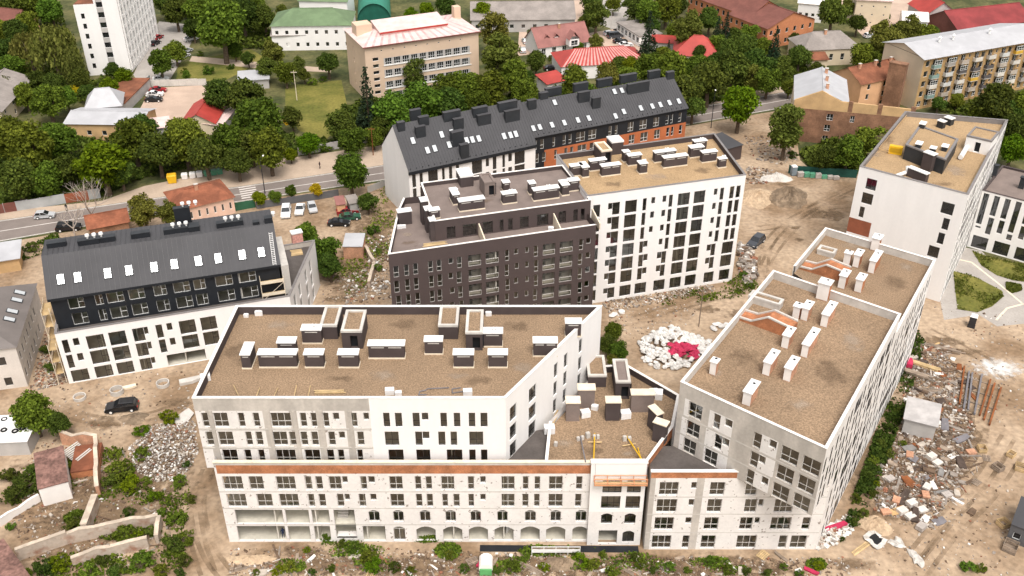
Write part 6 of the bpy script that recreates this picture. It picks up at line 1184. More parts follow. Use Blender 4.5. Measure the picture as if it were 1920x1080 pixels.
def planks(label, px, py, ang, n, ln, m, z=0., stack=3, spread=.18, cat='planks', name='plank_stack', wd=.2, th=.07, group=None):
    c = P(px, py, z); t = thing(name, label, cat, (*c, z), group); rs = random.Random(int(px*7+py)); th0 = math.radians(ang)
    for k in range(n):
        row, lay = k % max(1, n//stack), k//max(1, n//stack); e = angdir(ang+rs.uniform(-3, 3)); p = c+perp(angdir(ang))*(row*(wd+.04))+angdir(ang)*rs.uniform(-spread, spread); mb = MB(); mb.obox(p, e, ln*rs.uniform(.85, 1.), wd, z+lay*(th+.004)+.002, z+lay*(th+.004)+th); part('plank', mb, m, t)
    return t
def pallet(label, px, py, ang, m, z=0., load=None, group=None, s=1.):
    c = P(px, py, z); e = angdir(ang); n = perp(e); t = thing('pallet' if not load else 'block_pallet', label, 'pallet', (*c, z), group)
    for k in range(5): mb = MB(); mb.obox(c+n*(k-2)*.2*s, e, 1.2*s, .14*s, z+.1, z+.13); part('slat', mb, m, t)
    for k in (-1, 0, 1): mb = MB(); mb.obox(c+e*k*.5*s, n, .95*s, .1*s, z, z+.1); part('bearer', mb, m, t)
    if load:
        for iz in range(load[1]):
            for ix in range(3):
                for iy in range(2): mb = MB(); mb.obox(c+e*(ix-1)*.4*s+n*(iy-.5)*.46*s, e, .385*s, .445*s, z+.135+iz*.3*s, z+.135+iz*.3*s+.285*s); part('block', mb, load[0], t)
    return t
def slab_piece(label, px, py, ang, lx, ly, h, m, tilt=.0, group=None, z=0., name='concrete_slab', cat='slab'):
    c = P(px, py, z); e = angdir(ang); n = perp(e); rs = random.Random(int(px*3+py*5)); q = [c+e*sx*lx/2*rs.uniform(.8, 1)+n*sy*ly/2*rs.uniform(.8, 1) for sx, sy in ((-1, -1), (.2, -1), (1, -.7), (1, .8), (.1, 1), (-1, .9))]; mb = MB(); i = 0
    b = [(*p, z+tilt*max(0, (p-c) @ e)) for p in q]; tp = [(*p[:2], p[2]+h) for p in b]; mb.poly(tp); mb.poly(b[::-1])
    for k in range(6): j = (k+1) % 6; mb.poly([b[k], b[j], tp[j], tp[k]])
    return solo(name, mb, m, label, cat, group, base=(*c, z))
# sacks: three lumpy shapes shared by all
def sack_mesh(seed):
    bm = bmesh.new(); bmesh.ops.create_icosphere(bm, subdivisions=2, radius=1); rs = random.Random(seed); ph = [rs.uniform(0, 6) for _ in range(5)]
    for v in bm.verts:
        x, y, z = v.co; k = 1+.16*math.sin(3*x+ph[0])+.13*math.sin(4*y+ph[1])+.12*math.sin(6*z+ph[2])+.12*math.sin(9*x+7*y+ph[3]); v.co = (x*.52*k*(1+.15*abs(x)), y*.38*k, max(z*.30*k, -.2))
    me = bpy.data.meshes.new('sack'); bm.to_mesh(me); bm.free(); me.materials.append(mat('woven_white_sack', (.60, .58, .55), .8, .12, 3., obj_rand=.2)); 
    pass
    return me
SK = [sack_mesh(i) for i in range(4)]; rs = np.random.default_rng(31)
SKR = SK[0].copy(); SKR.materials[0] = REDC
q = in_poly([(1198, 640), (1215, 622), (1262, 612), (1300, 630), (1330, 640), (1342, 655), (1310, 672), (1285, 690), (1240, 697), (1205, 685)], 270, rs); cc = P(1255, 658)
for i, (x, y) in enumerate(q):
    p = P(x, y); r = np.linalg.norm(p-cc); z = max(.0, 1.25*(1-(r/5.2)**2))*rs.uniform(.75, 1.0)+.2; red = 1252 < x < 1305 and 654 < y < 676
    o = link(bpy.data.objects.new('rubble_sack', SKR if red else SK[i % 4])); o.location = (*p, z); o.rotation_euler = (rs.normal(0, .25), rs.normal(0, .25), rs.uniform(0, 6.28)); s = rs.uniform(.7, 1.15); o.scale = (s, s, s)
    tag(o, 'crumpled red bag on the big sack heap' if red else 'white filled sack in the big heap on the sand', 'sack', 'red bags on the sack heap' if red else 'white sacks in the big heap')
for i, (x, y) in enumerate(((1345, 610), (1352, 614), (1338, 618), (1362, 612), (1150, 592), (1165, 586), (1640, 558))):
    o = link(bpy.data.objects.new('rubble_sack', SK[i % 4])); o.location = (*P(x, y), .25); o.rotation_euler = (0, 0, i); o.scale = (1.3, 1.3, 1.1); tag(o, f'stray white sack lying apart on the sand, {ORD[i]} counting by the utility pole first', 'sack', 'stray sacks')
# right-hand debris yard
for i, (x0, y0, x1, y1, m) in enumerate(((1800, 760, 1809, 690, RUSTB), (1808, 770, 1818, 700, GREYB), (1816, 772, 1824, 702, GREYB), (1828, 780, 1842, 705, GREYB), (1838, 782, 1858, 715, RUSTB), (1846, 790, 1866, 722, RUSTB), (1856, 800, 1878, 730, RUSTB))):
    a, b = P(x0, y0), P(x1, y1); e = unit(b-a); L = np.linalg.norm(b-a); mb = MB(); z = .16
    mb.obox(a, e, L, .26, z, z+.03, corner=True); mb.obox(a+perp(e)*.115, e, L, .03, z+.03, z+.25, corner=True); mb.obox(a, e, L, .26, z+.25, z+.28, corner=True)
    solo('steel_beam', mb, m, f'long {"rusty" if m is RUSTB else "grey"} steel beam in the debris yard, {ORD[i]} from the left of seven', 'beam', 'steel beams in the debris yard')
for k in range(3):
    a, b = P(1796, 748-22*k), P(1862, 768-22*k); solo('timber_bearer', (lambda mb: (mb.obox(a, unit(b-a), np.linalg.norm(b-a), .2, 0, .155, corner=True), mb)[1])(MB()), WOODG, f'timber bearer under the steel beams, {ORD[k]} from the front', 'timber', 'bearers under the beams')
planks('bundle of long yellow timbers beside the ditch bushes', 1728, 688, -35, 9, 5.5, WOOD, stack=3, wd=.25, th=.14); planks('pale boxed timber bundle below the yellow timbers', 1716, 706, -35, 12, 4.2, WOODG, stack=4, wd=.25, th=.14); planks('weathered grey planks lying by the site hut', 1745, 735, -10, 8, 4, WOODG, stack=2)
planks('dark grey boards heaped near the paved court', 1770, 655, -25, 9, 5, WOODG, stack=3, spread=.8); planks('two yellow planks near the white plastic sheets', 1618, 1030, 35, 3, 3.4, WOOD, stack=1)
BW = mat('pale_block', (.60, .56, .51), .9, .06, 1.); BG_ = mat('grey_block', (.40, .36, .33), .9, .1, 1.)
for i, (x, y, a, m, k) in enumerate(((1708, 948, 25, BW, 2), (1690, 962, 25, BW, 2), (1706, 970, 25, BW, 1), (1728, 958, 20, BW, 1), (1650, 985, -30, BW, 1), (1726, 992, 40, BG_, 2), (1745, 860, 30, BW, 2), (1757, 870, 30, BW, 1), (1660, 962, 10, BRICKP, 1), (1680, 940, 60, BRICKP, 1), (1735, 930, 80, BRICKP, 1), (1668, 900, 30, BG_, 1), (1705, 855, 70, BRICKP, 1), (1775, 930, 20, BG_, 1), (1820, 850, 10, BRICKP, 1), (1738, 915, 50, BW, 1))):
    pallet(f'pallet stacked with {"pale" if m is BW else "grey" if m is BG_ else "brick-coloured"} blocks in the debris yard, {ORD[i]} listed from the ditch', x, y, a, WOODG, 0, (m, k), 'block pallets in the debris yard', 1.05)
for i, (x, y, a) in enumerate(((1780, 930, 60), (1805, 880, 15), (1830, 905, 40), (1760, 800, 25), (1850, 860, 75), (1780, 840, 10), (1895, 1010, 30))): pallet(f'empty timber pallet in the right-hand yard, {ORD[i]} of seven', x, y, a, WOODG, 0, None, 'empty pallets in the right-hand yard', 1.1)
rs_ = random.Random(12)
for i in range(46):
    x, y = rs_.uniform(1655, 1800), rs_.uniform(660, 985)
    if x+y*.42 < 2035: x += 70
    slab_piece(f'broken slab in the debris yard, {ORD[i] if i < 30 else str(i+1)+"th"} going towards the viewer', x, 660+i*7, rs_.uniform(0, 180), rs_.uniform(.7, 2.), rs_.uniform(.5, 1.1), rs_.uniform(.08, .3), rs_.choice(RB[:3]+[RB[4], WOODG]), rs_.uniform(0, .25), 'broken slabs in the debris yard')
for i, (x, y, rx, ry) in enumerate(((1642, 1014, 1.5, 1.5), (1683, 1020, 1.3, 1.2), (1716, 1048, .8, 1.8))):
    c = P(x, y); mb = MB(); rs2 = random.Random(i); N = 14
    ring = [(c[0]+rx*math.cos(2*math.pi*k/N)*rs2.uniform(.4, 1.2), c[1]+ry*math.sin(2*math.pi*k/N)*rs2.uniform(.4, 1.2), .03+rs2.uniform(0, .35)) for k in range(N)]; inn = [(c[0]+(p[0]-c[0])*.55, c[1]+(p[1]-c[1])*.55, .18+rs2.uniform(0, .25)) for p in ring]
    for k in range(N): j = (k+1) % N; mb.poly([ring[k], ring[j], inn[j], inn[k]])
    mb.poly(inn, 1 if i == 0 else 0); solo('plastic_sheet', mb, [mat('dirty_plastic', (.52, .49, .45), .5, .2, 1.5, bump=.8, bscale=4), TYRE], ['white plastic sheet with a black middle on the sand', 'torn white plastic sheet beside the black-centred one', 'narrow white plastic sheet nearest the viewer'][i], 'sheet', base=(*c, 0))
BLUE = mat('grey_tarp', (.20, .19, .18), .6, .15, 1.); PLY = mat('plywood', (.50, .33, .16), .85, .12, 1.); DKB = mat('dark_board', (.07, .05, .04), .9, .2, 1.); rs_ = random.Random(44)
for i in range(38):
    y = 645+i*9.0; x = 1745+rs_.uniform(-45, 95)*(1 if y < 880 else .6)-(y-645)*.12; m_, w_ = rs_.choice(((DKB, 'dark board'), (PLY, 'plywood sheet'), (BLUE, 'grey tarp'), (DKB, 'dark board'), (RB[1], 'pale panel'), (RUSTB, 'rusty sheet'), (GREYB, 'grey metal sheet'), (DKB, 'dark board')))
    slab_piece(f'{w_} in the right-hand yard, {ORD[i] if i < 30 else str(i+1)+"th"} item towards the viewer', x, y, rs_.uniform(0, 180), rs_.uniform(1.0, 2.8), rs_.uniform(.4, 1.5), rs_.uniform(.05, .35), m_, rs_.uniform(0, .35), 'sheets and boards in the right-hand yard', name='scrap_sheet', cat='sheet')
for i, (x, y, s) in enumerate(((1880, 985, 1.), (1893, 1030, 1.3), (1840, 845, .9), (1870, 880, 1.), (1912, 880, 1.), (1775, 820, .8), (1895, 855, .8))):
    c = P(x, y); t = thing('timber_crate', f'open timber crate in the right-hand yard, {ORD[i]} of seven', 'crate', (*c, 0), 'timber crates in the right-hand yard'); e = angdir(20+i*33); n = perp(e)
    for d_, L_, a_ in ((n*.6*s, 1.3*s, e), (-n*.6*s, 1.3*s, e), (e*.65*s, 1.16*s, n), (-e*.65*s, 1.16*s, n)):
        for k in range(3): mb = MB(); mb.obox(c+d_, a_, L_, .04, .05+k*.27*s, .05+k*.27*s+.2*s); part('slat', mb, WOODG if i % 2 else WOOD, t)
    mb = MB(); mb.obox(c, e, 1.25*s, 1.15*s, 0, .05); part('floor', mb, WOODG, t)
# toilets, bins, tank, rings, tyres
def toilet(px, py, ang, body, top, label):
    c = P(px, py); e = angdir(ang); n = perp(e); t = thing('portable_toilet', label, 'toilet', (*c, 0)); mb = MB(); mb.obox(c, e, 1.1, 1.1, .05, 2.1); part('cabin', mb, body, t); mb = MB(); a = [c+e*sx*.6+n*sy*.6 for sx, sy in ((-1, -1), (1, -1), (1, 1), (-1, 1))]; b = [c+e*sx*.4+n*sy*.4 for sx, sy in ((-1, -1), (1, -1), (1, 1), (-1, 1))]; mb.hexa([(*p, 2.1) for p in a], [(*p, 2.35) for p in b]); part('roof', mb, top, t)
    mb = MB(); mb.obox(c-n*.56, e, .7, .04, .15, 1.95); part('door', mb, body, t); mb = MB(); mb.obox(c, e, 1.2, 1.2, 0, .05); part('base', mb, TYRE, t)
toilet(1821, 612, -30, mat('black_plastic', (.03, .03, .034), .5, .1), CAPW, 'black portable toilet with white roof by the paved court'); toilet(1487, 328, 10, BLUEG, CAPW, 'blue-grey portable toilet at the green site fence')
for i, x in enumerate((1500, 1512, 1523, 1533, 1545, 1556, 1567)): pallet(f'wrapped pallet along the green site fence, {ORD[i]} from the portable toilet', x, 331+i*.9, 5, WOODG, 0, (GREENW if i in (1, 2, 4) else BG_, 3 if i < 4 else 2), 'wrapped pallets along the fence', 1.1)
def ring(px, py, r, h, label):
    c = P(px, py); mb = MB(); N = 18
    for k in range(N):
        t0, t1 = 2*math.pi*k/N, 2*math.pi*(k+1)/N; f = lambda t, q, z: (c[0]+q*math.cos(t), c[1]+q*math.sin(t), z); ri = r-.13
        mb.poly([f(t0, r, 0), f(t1, r, 0), f(t1, r, h), f(t0, r, h)]); mb.poly([f(t1, ri, 0), f(t0, ri, 0), f(t0, ri, h), f(t1, ri, h)]); mb.poly([f(t0, r, h), f(t1, r, h), f(t1, ri, h), f(t0, ri, h)])
    solo('concrete_ring', mb, CONCL, label, 'well ring', base=(*c, 0))
ring(150, 747, .95, .5, 'concrete well ring lying left of the black car'); ring(220, 737, 1.0, .8, 'concrete well ring behind the black car'); ring(306, 722, 1.0, .6, 'concrete well ring below the white block front')
def bin_(px, py, m, label, s=1., group=None):
    c = P(px, py); e = angdir(15); t = thing('waste_container', label, 'bin', (*c, .12), group); a = [c+e*sx*.55*s+perp(e)*sy*.45*s for sx, sy in ((-1, -1), (1, -1), (1, 1), (-1, 1))]; b = [c+e*sx*.68*s+perp(e)*sy*.55*s for sx, sy in ((-1, -1), (1, -1), (1, 1), (-1, 1))]
    mb = MB(); mb.hexa([(*p, .2) for p in a], [(*p, 1.25*s) for p in b]); part('body', mb, m, t); mb = MB(); mb.hexa([(*p, 1.25*s) for p in b], [(*p, 1.4*s) for p in a]); part('lid', mb, m, t)
for i, x in enumerate((347, 362, 375, 389, 402, 413)): bin_(x, 336-i*1.8, CAPW if i < 3 else GREENW, f'{"white" if i < 3 else "green"} waste container behind the orange-roofed house, {ORD[i % 3]} of its colour from the left', 1., 'waste containers')
bin_(324, 343, YEL, 'yellow collection container left of the waste containers', 1.5)
c = P(1690, 285); 
# ruined walls
def ruin_wall(label, pts, h, m, t=.45, top=None, name='ruined_wall'):
    top = top or mat('ruin_top', (.52, .43, .34), .95, .2, .8); th = thing(name, label, 'wall', (*P(*pts[0]), 0)); rs2 = random.Random(int(pts[0][0])); 
    for p, q in zip(pts[:-1], pts[1:]):
        p, q = P(*p), P(*q); L = np.linalg.norm(q-p); e = (q-p)/L; n = max(2, int(L/1.5)); hs = [h*rs2.uniform(.72, 1.03) for _ in range(n+1)]; nn = perp(e)*t; mb = MB(); cb = MB()
        for k in range(n):
            a, b = p+e*L*k/n, p+e*L*(k+1)/n; mb.hexa([(*a, 0), (*b, 0), (*(b+nn), 0), (*(a+nn), 0)], [(*a, hs[k]), (*b, hs[k+1]), (*(b+nn), hs[k+1]), (*(a+nn), hs[k])]); o_ = nn*.1; cb.hexa([(*(a-o_), hs[k]), (*(b-o_), hs[k+1]), (*(b+nn+o_), hs[k+1]), (*(a+nn+o_), hs[k])], [(*(a-o_), hs[k]+.1), (*(b-o_), hs[k+1]+.1), (*(b+nn+o_), hs[k+1]+.1), (*(a+nn+o_), hs[k]+.1)])
        w_ = part('wall', mb, m, th); part('coping', cb, top, w_)
RW = mat('ruin_plaster', (.46, .38, .31), .95, .2, .6, fine=.12, fscale=2, col2=(.30, .17, .115), ramp=(.5, .7))
ruin_wall('long ruined wall with pale top crossing the lower left corner', [(35, 1052), (130, 1020), (300, 985)], 2., RW); ruin_wall('short ruined wall end at the right of the long ruined wall', [(299, 985), (293, 1020)], 2., RW); ruin_wall('ruined wall nearest the viewer at lower left', [(137, 1062), (210, 1042), (280, 1028)], 1.7, RW); ruin_wall('tall leaning ruin fragment above the long ruined wall', [(168, 1005), (188, 945)], 2.2, RW, .7); ruin_wall('ruined wall beside the rusty sheet-roofed shed', [(190, 930), (188, 838), (120, 830)], 2.4, BRICKP); ruin_wall('white ruined balustrade wall at the left edge', [(2, 988), (40, 962), (77, 940)], 1.2, COPW, .3, COPW); ruin_wall('low stone wall beside the tin shelter', [(683, 470), (700, 500), (690, 540)], 1.4, RW)
for i, (x, y, a) in enumerate(((152, 860, 60), (178, 872, 65))):
    c = P(x, y); e = angdir(a); mb = MB(); [mb.obox(c+perp(e)*(.26*k), e, 2.6, .22, .9+.1*k, .96+.1*k) for k in range(8)]; t = thing('collapsed_roof_sheet', f'{"left" if not i else "right"} collapsed corrugated roof sheet inside the roofless ruin', 'roof sheet', (*c, 0))
    for k in range(8): mb = MB(); mb.obox(c+perp(e)*(.26*k), e, 2.6, .22, .5+.12*k, .56+.12*k); part('strip', mb, CONCL, t)
    mb = MB(); mb.obox(c+perp(e)*.9, e, .3, 1.8, 0, .52); part('support', mb, BRICKP, t)
H('roofless_house', 'roofless brick ruin beside the rusty sheet-roofed shed', (132, 888), (184, 880), 1.0, 5.5, 0, 'flat', BRICK, ROOFO, cat='ruin', ov=0)
# low white roof with tyres at the left edge
lt = H('shed', 'low white-roofed shed with tyres on its roof at the left edge', (-40, 832), (50, 828), 2.4, 5.5, .3, 'shed', GREYW, CAPW, cat='shed', ov=.15)
for i, (x, y) in enumerate(((8, 786), (7, 806), (28, 808), (42, 803))):
    c = P3(x, y, 2.75); mb = MB(); N = 14; R_, r_ = .36, .13
    for k in range(N):
        for l in range(6):
            f = lambda k, l: (c[0]+(R_+r_*math.cos(2*math.pi*l/6))*math.cos(2*math.pi*k/N), c[1]+(R_+r_*math.cos(2*math.pi*l/6))*math.sin(2*math.pi*k/N), c[2]+r_*math.sin(2*math.pi*l/6)); mb.poly([f(k, l), f(k+1, l), f(k+1, l+1), f(k, l+1)])
    solo('tyre', mb, TYRE, f'black tyre on the low white shed roof, {ORD[i]} of four from the left', 'tyre', 'tyres on the white shed roof')
# bottom strip
rs_ = random.Random(5)
for i in range(30):
    x = 450+i*36+rs_.uniform(-10, 10); y = rs_.uniform(1040, 1078); k = i % 5
    lab = f'{ORD[i]} piece from the left in the littered strip below the front wing'
    if k == 0: planks(f'grey planks, {lab}', x, y, rs_.uniform(-40, 40), 4, rs_.uniform(1.6, 3.4), WOODG, stack=1, spread=.5, group='litter in the strip below the front wing')
    elif k == 1: slab_piece(f'pale slab, {lab}', x, y, rs_.uniform(0, 180), rs_.uniform(.8, 2.2), rs_.uniform(.6, 1.2), .2, RB[1], .1, 'litter in the strip below the front wing')
    elif k == 2: pallet(f'timber pallet, {lab}', x, y, rs_.uniform(0, 90), WOOD if i % 2 else WOODG, 0, None, 'litter in the strip below the front wing', 1.2)
    elif k == 3: slab_piece(f'brown board, {lab}', x, y, rs_.uniform(0, 180), rs_.uniform(1.2, 2.4), .5, .1, WOODG, .2, 'litter in the strip below the front wing', name='board', cat='board')
    else: slab_piece(f'white scrap, {lab}', x, y, rs_.uniform(0, 180), rs_.uniform(.5, 1.5), .5, .15, RB[4], .2, 'litter in the strip below the front wing', name='scrap', cat='scrap')
c = P(911, 1072); mb = MB(); mb.tube((c[0], c[1]-.4, .9), (c[0], c[1]+1.4, .9), .85, .85, 16); tk = thing('water_tank', 'round white tank with green front at the bottom', 'tank', (*c, 0)); part('tank', mb, COPW, tk); mb = MB(); mb.box(c[0]-.75, c[0]+.75, c[1]-.65, c[1]-.45, .05, 1.); part('front_panel', mb, mat('leaf_green_paint', (.10, .33, .12), .6, .1), tk); mb = MB(); mb.box(c[0]-.7, c[0]+.7, c[1]-.3, c[1]+1.2, 0, .2); part('cradle', mb, GREYB, tk)
c = P(1042, 1042); pf = thing('scaffold_platform', 'white railed scaffold platform at the foot of the arched front', 'platform', (*c, 0)); mb = MB(); mb.box(c[0]-3., c[0]+3., c[1], c[1]+.8, .5, .58); part('deck', mb, WOODG, pf)
for k in range(5): mb = MB(); x = c[0]-3+k*1.5; mb.tube((x, c[1], 0), (x, c[1], 1.6), .05); part('post', mb, CAPW, pf)
for z in (1.05, 1.55): mb = MB(); mb.tube((c[0]-3, c[1], z), (c[0]+3, c[1], z), .045); part('rail', mb, CAPW, pf)
mb = MB(); mb.box(c[0]-3, c[0]+3, c[1]-.03, c[1]+.02, .58, .95); part('toe_board', mb, CAPW, pf)
mb = MB(); a, b = P(900, 1021), P(1196, 1023); mb.hexa([(a[0], a[1]-1.2, .02), (b[0], b[1]-1.2, .02), (b[0], b[1]-.1, .02), (a[0], a[1]-.1, .02)], [(a[0], a[1]-1.2, .04), (b[0], b[1]-1.2, .04), (b[0], b[1]-.1, .04), (a[0], a[1]-.1, .04)]); solo('trench_cover', mb, BLACK, 'black membrane strip along the foot of the arched front', 'membrane')
slab_piece('red sheeting beside the white tank', 902, 1058, 60, 1.4, .8, .25, REDC, .4, name='red_sheet', cat='sheet'); slab_piece('red sheeting on the debris at the block corner', 1566, 992, 20, 3.2, .9, .5, REDC, .2, name='red_sheet', cat='sheet'); slab_piece('red scrap near the lower right bushes', 1520, 1072, -40, 2.0, .6, .2, REDC, .2, name='red_sheet', cat='sheet'); slab_piece('red sheeting beside the yellow timbers', 1703, 685, 70, 2.0, 1.2, .8, REDC, .2, name='red_sheet', cat='sheet')
slab_piece('grey sheet panel lying by the white rubble', 343, 785, 50, 3.4, 2.4, .1, CONCL, .3, name='sheet_panel', cat='panel'); slab_piece('grey wrapped bundle below the white block front', 357, 716, 20, 3.4, 1.3, .5, CONCL, .1, name='bundle', cat='bundle'); slab_piece('pale slab leaning left of the black car', 243, 727, 20, 2.2, .9, .3, COPC, .1)
# worn and damp patches in the gravel
STN = [mat('damp_gravel', (.185, .125, .078), .95, .1, .4, fine=.3, fscale=5), mat('dusty_gravel', (.40, .32, .245), .95, .1, .4, fine=.25, fscale=5)]
for m_ in STN:
    ragged(m_)
    for n_ in m_.node_tree.nodes:
        if n_.bl_idname == 'ShaderNodeMapRange' and abs(n_.inputs[3].default_value-.85) < 1e-4: n_.inputs[3].default_value = .45
rs9 = random.Random(8)
for th_, z_, lst in ((A, ZT-1.25, ((720, 705, 34, 14, 1), (440, 660, 26, 22, 0), (640, 710, 40, 8, 0), (900, 715, 40, 12, 0), (980, 690, 26, 16, 1), (760, 610, 40, 14, 0), (520, 610, 40, 12, 1), (970, 610, 40, 14, 0), (860, 705, 26, 8, 1))), (E_, ZT-1.2, ((1400, 670, 40, 22, 0), (1560, 700, 34, 40, 0), (1600, 640, 26, 26, 1), (1500, 760, 30, 16, 1), (1340, 700, 20, 12, 1), (1460, 560, 30, 10, 0))), (E_, 19-1.2, ((1680, 530, 26, 20, 0), (1600, 460, 26, 10, 1), (1700, 500, 16, 10, 1))), (D, zD-.95, ((1150, 345, 26, 8, 0), (1230, 330, 30, 8, 1), (1320, 320, 24, 7, 0), (1090, 310, 18, 7, 0))), (F, zF-.9, ((1790, 320, 24, 16, 1), (1660, 260, 20, 14, 0), (1640, 290, 16, 8, 1), (1770, 345, 24, 8, 0))), (W, zw-1., ((1110, 845, 40, 10, 0), (1060, 830, 20, 10, 1), (1180, 850, 22, 6, 1))), (B, zp-.7, ((900, 375, 30, 7, 0), (1000, 352, 30, 6, 1))), (B, zb_-1.15, ((770, 455, 20, 9, 0), (765, 440, 14, 6, 1)))):
    for i, (cx, cy, rx, ry, k) in enumerate(lst):
        mb = MB(); mb.poly([(*P(cx+rx*math.cos(2*math.pi*j/16)*rs9.uniform(.85, 1.1), cy+ry*math.sin(2*math.pi*j/16)*rs9.uniform(.85, 1.1), z_), z_+.006+.002*i) for j in range(16)][::-1]); part('gravel_stain', mb, STN[k], th_)
# ---------------------------------------------------------------- things on the roofs
zA = ZT-1.25
planks('stack of yellow timbers on the front block roof', 618, 738, 2, 9, 3.6, WOOD, zA, 3, wd=.16)
for i, (x0, y0, x1, y1) in enumerate(((438, 722, 447, 741), (487, 727, 481, 742), (521, 727, 514, 742), (556, 722, 552, 741), (582, 723, 578, 742))):
    a, b = P3(x0, y0, zA+.05), P3(x1, y1, zA+.9); mb = MB(); mb.tube(a, b, .06, .06, 5); solo('timber_prop', mb, WOOD, f'timber prop leaning on the front block parapet, {ORD[i]} from the left', 'prop', 'props on the front block roof')
def boxes(lst, z, m, what, where, grp, sz=(.9, .6, .6)):
    for i, (x, y, a, s) in enumerate(lst):
        c = P(x, y, z); mb = MB(); e = angdir(a); mb.obox(c, e, sz[0]*s, sz[1]*s, z+.003, z+sz[2]*s); mb.obox(c, e, sz[0]*s*.8, sz[1]*s*.75, z+sz[2]*s, z+sz[2]*s+.06); solo('carton', mb, m, f'{what} on the {where}, {ORD[i]} from the left', 'box', grp)
boxes([(386, 712, 20, 1.3), (462, 594, 0, .7), (486, 590, 5, 1.1), (731, 738, 5, 1.2), (747, 741, 10, .9), (877, 740, 5, 1.2), (916, 591, 5, .9)], zA, FOAM, 'white carton', 'front block roof', 'cartons on the front block roof')
boxes([(1030, 810, 5, 1.2), (1097, 780, 15, 1.1), (1115, 767, -20, .8), (1172, 782, 10, 1.2), (1225, 740, 5, 1.0), (1235, 745, 80, 1.2)], zl, FOAM, 'white wrapped pack', 'link roof terrace', 'packs on the link roof', (1.1, .8, .8))
boxes([(1084, 826, 20, .7), (1092, 824, 20, .7), (1102, 820, 20, 1.), (1114, 822, 10, .7), (1121, 822, 10, .7), (1171, 826, 10, .9), (1180, 826, 10, .8), (1042, 836, -20, .8)], zl, CONCL, 'grey ballast bucket', 'link roof terrace', 'ballast on the link roof', (.5, .45, .75))
for i, (x0, y0, x1, y1, m) in enumerate(((1115, 813, 1113, 868, YEL), (1175, 818, 1207, 867, YEL), (1196, 840, 1203, 866, YEL), (1088, 818, 1098, 866, GREYB), (1102, 829, 1128, 829, WOOD), (1167, 836, 1192, 832, WOOD), (1046, 769, 1032, 793, WOOD), (1050, 772, 1036, 796, WOOD))):
    a, b = P3(x0, y0, zl+.25), P3(x1, y1, zl+1.2 if y1 > 850 else zl+.25); mb = MB(); mb.tube(a, b, .09, .09, 6); solo('cradle_beam' if m is not WOOD else 'loose_timber', mb, m, f'{"yellow cradle beam" if m is YEL else "grey cradle beam" if m is GREYB else "loose timber"} on the link roof terrace, {ORD[i]} in a set of eight', 'beam', 'beams on the link roof')
mb = MB(); [mb.tube(P3(x0, y0, zA+.1), P3(x1, y1, zA+.1), .07, .07, 5) for x0, y0, x1, y1 in ((785, 740, 800, 740), (787, 734, 800, 731), (800, 729, 842, 727), (848, 729, 864, 727), (848, 737, 868, 734), (848, 729, 848, 737), (785, 741, 787, 734))]; solo('pipe_frame', mb, GREYB, 'grey pipe frame lying on the front block roof', 'pipes')
planks('pale boards on the brown block terrace', 815, 460, 15, 4, 4., WOOD, zt_, 1, wd=.22); boxes([(749, 428, 10, .9), (757, 427, 10, .8), (1033, 432, 0, 1.)], zt_, FOAM, 'white sack', 'brown block terrace', 'sacks on the brown block terrace')
c = P(1678, 288, zF-.9); mb = MB(); e = angdir(-25); mb.obox(c, e, 2.3, .9, zF-.9, zF+.6); yb = thing('generator', 'yellow equipment cabinet on the right-hand white block roof', 'cabinet', (*c, zF-.9)); part('cabinet', mb, YEL, yb); mb = MB(); mb.obox(c-perp(e)*.47, e, 1.9, .03, zF-.5, zF+.3); part('grille', mb, mat('dark_yellow', (.45, .26, .01), .6, .1), yb)
def duct(label, pts, r, m=CAPW):
    mb = MB()
    for a, b in zip(pts[:-1], pts[1:]): mb.tube(P3(*a), P3(*b), r, r, 8)
    solo('air_duct', mb, m, label, 'duct')
zFr = zF-.9; duct('silver air duct beside the dark plant room', [(1680, 330, zFr+.5), (1702, 322, zFr+.5), (1702, 312, zFr+1.2)], .35); duct('silver air duct behind the dark plant room', [(1801, 295, zFr+.6), (1815, 272, zFr+.6)], .45); duct('thin copper pipe along the right-hand white block parapet', [(1700, 216, zFr+.4), (1648, 278, zFr+.4), (1668, 286, zFr+.4)], .06, OCHRE)
# suspended cradle in front of the bay
cx0, cx1 = w0[0]+u_at(w0, EX, 1113, 11), w0[0]+u_at(w0, EX, 1211, 11); cr = thing('window_cradle', 'orange suspended painters cradle hanging before the white bay', 'cradle', (cx0, yW-1.5, 10.9)); ORM = mat('faded_orange_paint', (.60, .27, .14), .6, .15)
mb = MB(); mb.box(cx0, cx1, yW-1.5, yW-.75, 10.9, 10.97); part('deck', mb, WOOD, cr)
for y in (yW-1.5, yW-.76):
    for z in (11.35, 11.95): mb = MB(); mb.tube((cx0, y, z), (cx1, y, z), .05); part('rail', mb, ORM, cr)
    for k in range(5): mb = MB(); x = cx0+(cx1-cx0)*k/4; mb.tube((x, y, 10.95), (x, y, 12.0), .045); part('post', mb, ORM, cr)
mb = MB(); mb.box(cx0+.05, cx1-.05, yW-1.53, yW-1.5, 10.97, 11.12); part('toe_board', mb, ORM, cr)
for x in (cx0+.05, cx1-.05): mb = MB(); mb.tube((x, yW-1.1, 12.), (x, yW-.9, 13.9), .02); part('cable', mb, GREYB, cr)
